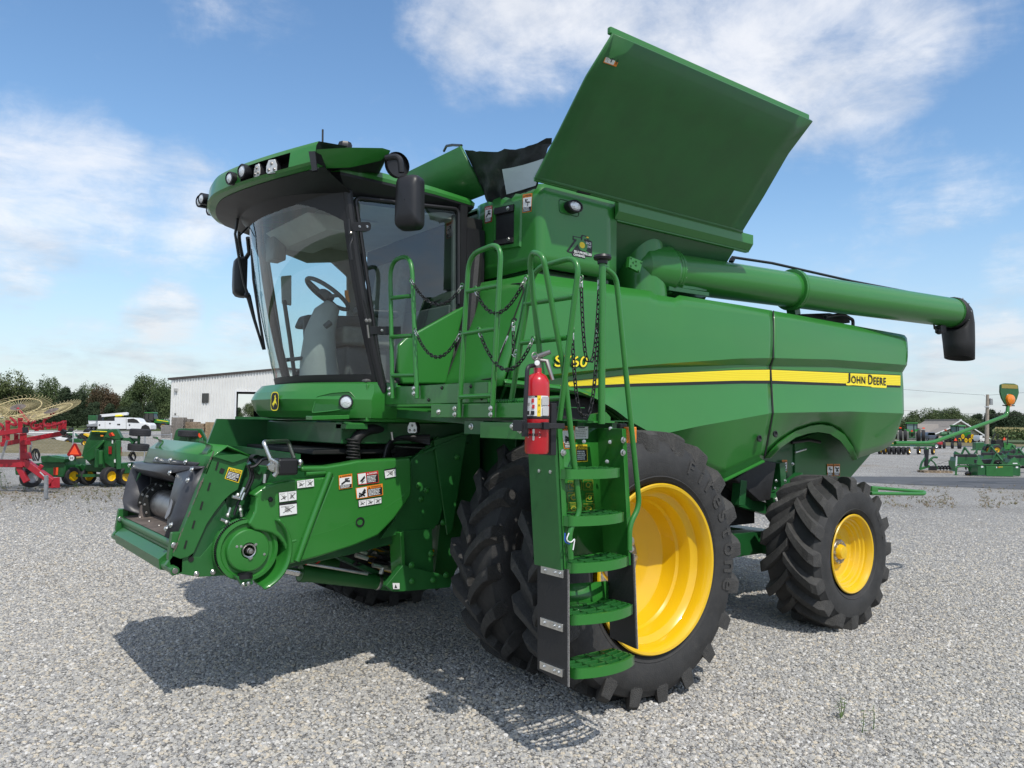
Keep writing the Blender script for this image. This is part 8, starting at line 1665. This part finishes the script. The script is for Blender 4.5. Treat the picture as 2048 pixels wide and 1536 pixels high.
def tree_proto(kind, seed, n=9000):
    rr = random.Random(seed); lobes = []
    if kind == 'dark':
        for i in range(16): t = rr.random(); a = rr.uniform(0, 6.3); R = .42 * (1 - t * .72); lobes.append((Vector((math.cos(a) * R * rr.random(), math.sin(a) * R * rr.random(), .12 + t * .74)), .24 * (1.15 - t * .7)))
    else:
        for i in range(24): t = rr.random(); a = rr.uniform(0, 6.3); R = .46 * math.sin(math.pi * min(1, .18 + t * .72)) ; lobes.append((Vector((math.cos(a) * R * rr.uniform(.35, 1), math.sin(a) * R * rr.uniform(.35, 1), .22 + t * .66)), rr.uniform(.15, .25)))
    m = MB(); mt = KINDS_[kind]; vs, fs = [], []
    for i in range(n):
        c, r = rr.choice(lobes); v = Vector((rr.gauss(0, 1), rr.gauss(0, 1), rr.gauss(0, 1))).normalized(); p = c + v * r * (rr.uniform(.55, 1.0) if rr.random() < .93 else rr.uniform(1.0, 1.22)); p.z = max(.06, p.z)
        nrm = (v + Vector((rr.gauss(0, .6), rr.gauss(0, .6), rr.gauss(0, .6) + .3))).normalized(); x, y = frame(nrm); s = rr.uniform(.012, .028)
        o = len(vs); a = rr.uniform(0, 6.3); x, y = x * math.cos(a) + y * math.sin(a), y * math.cos(a) - x * math.sin(a)
        vs += [p - x * s, p - y * s * .6, p + x * s, p + y * s * .6]; fs.append((o, o + 1, o + 2, o + 3))
    m.add(vs, fs, mt); t = MB(); t.tube([(0, 0, -.02), (.005, .003, .2), (-.004, .006, .45), (.004, 0, .7)], [.026, .02, .014, .005], BARK, 8)
    for i in range(7):
        a = rr.uniform(0, 6.3); z = rr.uniform(.2, .5); e = Vector((math.cos(a) * .3, math.sin(a) * .3, z + .25)); t.tube([(0, 0, z), e * .5 + Vector((0, 0, z * .5 + .03)), e], [.011, .008, .003], BARK, 6)
    return m, t
def make_proto(kind, seed):
    m, t = tree_proto(kind, seed); e = empty('tree'); m.build('crown', e, ang=180); t.build('trunk', e); return e
PROT = {}
def plant(px, d, top, kind, wid, label, seed=0, group=None):
    key = (kind, seed % 3)
    hz = 848 + (px - 1024) * .014; h = (hz - top) * d / F + H; e0 = PROT.get(key)
    if e0 is None: PROT[key] = e0 = make_proto(kind, 31 + 7 * (seed % 3) + len(kind)); o = e0
    else: o = copy_tree(e0)
    g = G(px, d); o.location = g; w_ = wid * d / F * (1.12 if px < 700 else 1.45); o.scale = (w_, w_, h); o.rotation_euler = (0, 0, (seed * 1.7) % 6.28); tag(o, label, 'tree', group); return o
left_t = [(-60, 150, 745, 'pale', 90, 'pale loose tree beyond the left edge'), (18, 150, 749, 'pale', 80, 'pale green tree at the left edge above the rake wheels'), (52, 155, 770, 'pale', 55, 'small pale tree between the edge tree and the dark tree'), (100, 165, 756, 'mid', 62, 'green tree with thin top left of the dark evergreens'), (132, 158, 770, 'dark', 66, 'dark evergreen above the red rake arm'), (158, 160, 768, 'dark', 54, 'dark evergreen in the middle of the left group'), (180, 168, 767, 'mid', 48, 'green tree left of the reddish tree'), (208, 160, 772, 'brown', 54, 'reddish brown half dead tree behind the service truck'), (234, 172, 788, 'mid', 46, 'low green tree right of the reddish tree'), (262, 165, 772, 'mid', 44, 'green tree left of the tall tree by the shed'), (288, 158, 755, 'mid', 66, 'tall green tree beside the white shed'), (322, 156, 758, 'mid', 56, 'green tree touching the corner of the white shed'), (350, 170, 770, 'mid', 50, 'tree partly hidden by the white shed')]
for i, (px, d, top, k, w_, lab) in enumerate(left_t):
    if px > -70: plant(px, d, top, k, w_, lab, i)
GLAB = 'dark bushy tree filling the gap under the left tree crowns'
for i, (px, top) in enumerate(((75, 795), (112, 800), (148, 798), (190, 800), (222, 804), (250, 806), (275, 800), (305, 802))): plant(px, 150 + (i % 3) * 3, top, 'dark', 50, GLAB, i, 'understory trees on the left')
for i, (px, top, k) in enumerate(((476, 812, 'dark'), (500, 808, 'mid'), (522, 812, 'mid'))): plant(px, 190, top, k, 32, 'small tree seen through the open shed doorway', i, 'trees seen through the shed')
right_t = [(1798, 'mid', 832, 52, 'tree rising just behind the rear corner of the machine'), (1822, 'mid', 838, 40, 'low tree above the dual wheeled tractor'), (1850, 'mid', 816, 46, 'tall tree left of the house roof'), (1880, 'mid', 820, 44, 'round tree above the house roof ridge'), (1904, 'mid', 818, 38, 'tree with pointed top above the gable'), (1930, 'mid', 828, 44, 'low tree right of the gable'), (1956, 'dark', 824, 38, 'dark tree left of the utility pole'), (1984, 'dark', 816, 46, 'dark tree directly behind the utility pole'), (2012, 'dark', 814, 48, 'dark tree below the amber lamp'), (2034, 'dark', 818, 40, 'dark tree right of the amber lamp'), (2056, 'dark', 826, 44, 'dark tree cut by the right edge')]
for i, (px, k, top, w_, lab) in enumerate(right_t): plant(px, 215 + (i % 4) * 6, top, k, w_, lab, i)
for i, (px, k, top) in enumerate(((1772, 'mid', 842), (1812, 'dark', 846), (1836, 'dark', 842), (1866, 'mid', 840), (1892, 'dark', 842), (1918, 'mid', 842), (1944, 'dark', 842), (1970, 'dark', 838), (1998, 'dark', 836), (2024, 'dark', 836), (2046, 'dark', 838), (2085, 'dark', 830), (2110, 'dark', 826))): plant(px, 232 + (i % 3) * 5, top, k, 46, 'tree in the low wood behind the houses at right', i, 'low wood on the right')
# ---- weeds
def weed(px, py, h, n, label, seed, col=(.10, .16, .05), name='weed'):
    global ORG
    g = PZ(px, py); ORG = g.copy(); rr = random.Random(seed); r = tag(empty(name, g), label, 'weed'); m = MB(); LM = bpy.data.materials.get('weed_leaf') or mat('weed_leaf', col, .6, var=.3, vscale=20); st = MB()
    for k in range(n):
        a = rr.uniform(0, 6.3); b = g + Vector((math.cos(a), math.sin(a), 0)) * rr.uniform(0, h * .4); t = b + Vector((rr.gauss(0, .2), rr.gauss(0, .2), 1)) * h * rr.uniform(.6, 1); st.tube([b, lerp(b, t, .5) + Vector((.01, 0, 0)), t], [.004, .003, .0015], LM, 5)
        for j in range(9):
            p = lerp(b, t, (j + 1) / 9); a = rr.uniform(0, 6.3); v = Vector((math.cos(a), math.sin(a), rr.uniform(-.1, .5))).normalized(); s = v.cross(up_).normalized(); Lf = h * rr.uniform(.14, .28)
            m.add([p, p + v * Lf * .5 + s * Lf * .18, p + v * Lf - up_ * Lf * .1, p + v * Lf * .5 - s * Lf * .18], [(0, 1, 2, 3)], LM)
    st.build('stem', r); m.build('leaves', r); ORG = Vector((0, 0, 0))
weed(1690, 1440, .16, 3, 'small green weed growing from the gravel, nearest the camera', 1); weed(1733, 1462, .16, 2, 'thin green weed right of the nearest one', 2)
for i, (px, py, h, lab) in enumerate(((10, 975, .55, 'tall leafy weed at the left edge below the rake'), (55, 978, .3, 'weed beside the black rake wheel'), (205, 968, .35, 'weed in front of the second yellow rim of the cutter'), (222, 970, .42, 'weed between the two right cutter wheels'), (235, 969, .38, 'weed before the third yellow rim'), (258, 970, .3, 'weed near the edge of the black liner'), (150, 975, .15, 'tiny weed below the leftmost yellow rim'))): weed(px, py, h, 6, lab, 10 + i)
def dry():
    rr = random.Random(77); m = MB(); DW = mat('dry_weed', (.23, .17, .085), .85, var=.35, vscale=3); GW = mat('olive_weed', (.14, .14, .055), .85, var=.3, vscale=3)
    def tuft(p, h, mm):
        for j in range(7): a = rr.uniform(0, 6.3); v = Vector((math.cos(a), math.sin(a), 0)); s = v.cross(up_) * .006; t = p + v * h * rr.uniform(.3, 1.1) + up_ * h * rr.uniform(.3, 1); m.add([p - s, p + s, t], [(0, 1, 2)], mm)
    for i in range(900): px = rr.gauss(1900, 110); d = 20 + abs(rr.gauss(0, 1)) * 4; n_ = noise.noise(Vector((px * .02, d * .35, 1))); (tuft(G(px, d), rr.uniform(.03, .10), rr.choice((DW, DW, GW))) if n_ > -.12 else None)
    for i in range(700): px = rr.uniform(-120, 290); d = rr.gauss(20.5, 1.6); tuft(G(px, d), rr.uniform(.02, .09), rr.choice((DW, GW, GW)))
    for i in range(160): px = rr.uniform(1720, 2200); d = rr.uniform(36, 70); tuft(G(px, d), rr.uniform(.03, .08), rr.choice((DW, GW)))
    tag(m.build('dry_weeds'), kind='stuff')
dry()
ORG = Vector((0, 0, 0))
# ------------------------------------------------------------------ light
SUN_DIR = Vector((-.17, -.70, 1.0)).normalized()          # towards the sun
ld = bpy.data.lights.new('sun', 'SUN'); ld.energy = 3.15; ld.angle = math.radians(.53); ld.color = (1, .95, .87)
lo = bpy.data.objects.new('sun', ld); COL.objects.link(lo); lo.rotation_euler = SUN_DIR.to_track_quat('Z', 'Y').to_euler(); lo.location = (0, 0, 30)
w = bpy.data.worlds.new('World'); sc.world = w; w.use_nodes = True; nt = w.node_tree; bg = nt.nodes['Background']; L = nt.links.new
SS = .13
sk = nn(nt, 'ShaderNodeTexSky', sky_type='NISHITA'); sk.sun_disc = False; sk.sun_elevation = math.asin(SUN_DIR.z); sk.sun_rotation = math.atan2(SUN_DIR.x, SUN_DIR.y)
sk.air_density = 1.15; sk.dust_density = .35; sk.ozone_density = 2.0
hs = nn(nt, 'ShaderNodeHueSaturation'); hs.inputs['Saturation'].default_value = 1.14; hs.inputs['Value'].default_value = 1.18; L(sk.outputs[0], hs.inputs['Color'])
tc = nn(nt, 'ShaderNodeTexCoord'); D = tc.outputs['Generated']
sx = nn(nt, 'ShaderNodeSeparateXYZ'); L(D, sx.inputs[0])
zc = nn(nt, 'ShaderNodeMath', operation='ADD'); zc.inputs[1].default_value = .16; zm = nn(nt, 'ShaderNodeMath', operation='MAXIMUM'); zm.inputs[1].default_value = .0; L(sx.outputs[2], zm.inputs[0]); L(zm.outputs[0], zc.inputs[0])
pv = nn(nt, 'ShaderNodeCombineXYZ')
for k in (0, 1):
    dv_ = nn(nt, 'ShaderNodeMath', operation='DIVIDE'); L(sx.outputs[k], dv_.inputs[0]); L(zc.outputs[0], dv_.inputs[1]); L(dv_.outputs[0], pv.inputs[k])
def fbm(vec, s, det, ro, w=0, dist=0):
    n = nn(nt, 'ShaderNodeTexNoise', noise_dimensions='4D'); n.inputs['Scale'].default_value = s; n.inputs['Detail'].default_value = det; n.inputs['Roughness'].default_value = ro; n.inputs['W'].default_value = w; n.inputs['Distortion'].default_value = dist; L(vec, n.inputs['Vector']); return n.outputs['Fac']
def M(op, a, b, c=None):
    n = nn(nt, 'ShaderNodeMath', operation=op)
    for i, q in enumerate((a, b, c)):
        if q is None: continue
        if isinstance(q, (int, float)): n.inputs[i].default_value = q
        else: L(q, n.inputs[i])
    return n.outputs[0]
def sm(v, a, b, o0=0, o1=1):
    n = nn(nt, 'ShaderNodeMapRange', interpolation_type='SMOOTHSTEP'); L(v, n.inputs['Value']); n.inputs['From Min'].default_value = a; n.inputs['From Max'].default_value = b; n.inputs['To Min'].default_value = o0; n.inputs['To Max'].default_value = o1; return n.outputs[0]
# where the clouds stand in the sky: directions, radius in degrees, strength
blobs = [(960, 40, 7, .8), (1080, 90, 6, .9), (1240, 60, 8, .9), (1420, 70, 8, 1.0), (1560, 130, 7, 1.0), (1700, 60, 9, .9), (1820, 80, 6, .6), (1930, 20, 6, .4), (1650, 180, 5, .7),
         (60, 380, 7, 1), (170, 390, 7, 1.0), (220, 430, 6, .9), (330, 430, 6, .8), (420, 440, 4, .6), (30, 450, 5, .8), (240, 320, 3.5, .6), (330, 628, 3.4, 1.05), (280, 622, 2.4, .8), (20, 570, 3.2, .9), (500, 10, 5, .45),
         (1950, 360, 4, .45), (1830, 330, 5, .35), (2000, 690, 4, .8), (1900, 740, 3.5, .7), (2030, 530, 3, .5), (210, 690, 3, .6), (500, 700, 4.5, .8), (420, 720, 3.5, .6)]
acc = None
for px, py, r, s in blobs:
    d = ray(px, py).normalized(); dp = nn(nt, 'ShaderNodeVectorMath', operation='DOT_PRODUCT'); L(D, dp.inputs[0]); dp.inputs[1].default_value = d
    b_ = sm(dp.outputs['Value'], math.cos(math.radians(r)), math.cos(math.radians(r * .1)), 0, s); acc = b_ if acc is None else M('MAXIMUM', acc, b_)
# unseen clouds over the rest of the dome, made dense to lift the shadows
rest = nn(nt, 'ShaderNodeVectorMath', operation='DOT_PRODUCT'); L(D, rest.inputs[0]); rest.inputs[1].default_value = FW
away = sm(rest.outputs['Value'], .72, .60, 0, .85); acc = M('MAXIMUM', acc, away)
f1 = fbm(pv.outputs[0], 1.3, 12, .60, 2.3, .5); f2 = fbm(D, 6, 12, .62, 1.1, .35); f3 = fbm(pv.outputs[0], 4.5, 10, .65, 5.1, .8)
low = sm(sx.outputs[2], .02, .24, .55, 0)
nzv = M('MULTIPLY_ADD', M('ADD', M('ADD', M('MULTIPLY', f1, .40), M('MULTIPLY', f2, .38)), M('MULTIPLY', f3, .22)), 1.9, -.45)
val = M('ADD', nzv, M('MULTIPLY', M('MAXIMUM', acc, low), .36))
dens = sm(val, .57, 1.02)
# streaky low cloud near the horizon
shade = fbm(pv.outputs[0], 2.2, 7, .6, 7.7, .2)
cr = nn(nt, 'ShaderNodeValToRGB'); e = cr.color_ramp; e.elements[0].position = .36; e.elements[0].color = (.50, .56, .66, 1); e.elements[1].position = .62; e.elements[1].color = (.90, .91, .94, 1)
L(M('ADD', shade, M('MULTIPLY', dens, .12)), cr.inputs[0])
cv = nn(nt, 'ShaderNodeVectorMath', operation='SCALE'); L(cr.outputs[0], cv.inputs[0]); L(sm(sx.outputs[2], .0, .22, .74 / SS, 1 / SS), cv.inputs['Scale'])
hz_ = nn(nt, 'ShaderNodeMix', data_type='RGBA'); L(sm(sx.outputs[2], .0, .30, .62, 0), hz_.inputs['Factor']); L(hs.outputs[0], hz_.inputs['A']); hz_.inputs['B'].default_value = (.43 / SS, .55 / SS, .75 / SS, 1)
mxc = nn(nt, 'ShaderNodeMix', data_type='RGBA'); L(M('MULTIPLY', dens, .86), mxc.inputs['Factor']); L(hz_.outputs['Result'], mxc.inputs['A']); L(cv.outputs[0], mxc.inputs['B'])
L(mxc.outputs['Result'], bg.inputs[0]); bg.inputs[1].default_value = SS
w.cycles.sampling_method = 'MANUAL'; w.cycles.sample_map_resolution = 1024
sc.view_settings.view_transform = 'Standard'; sc.view_settings.look = 'None'; sc.view_settings.exposure = .14; sc.view_settings.gamma = 1
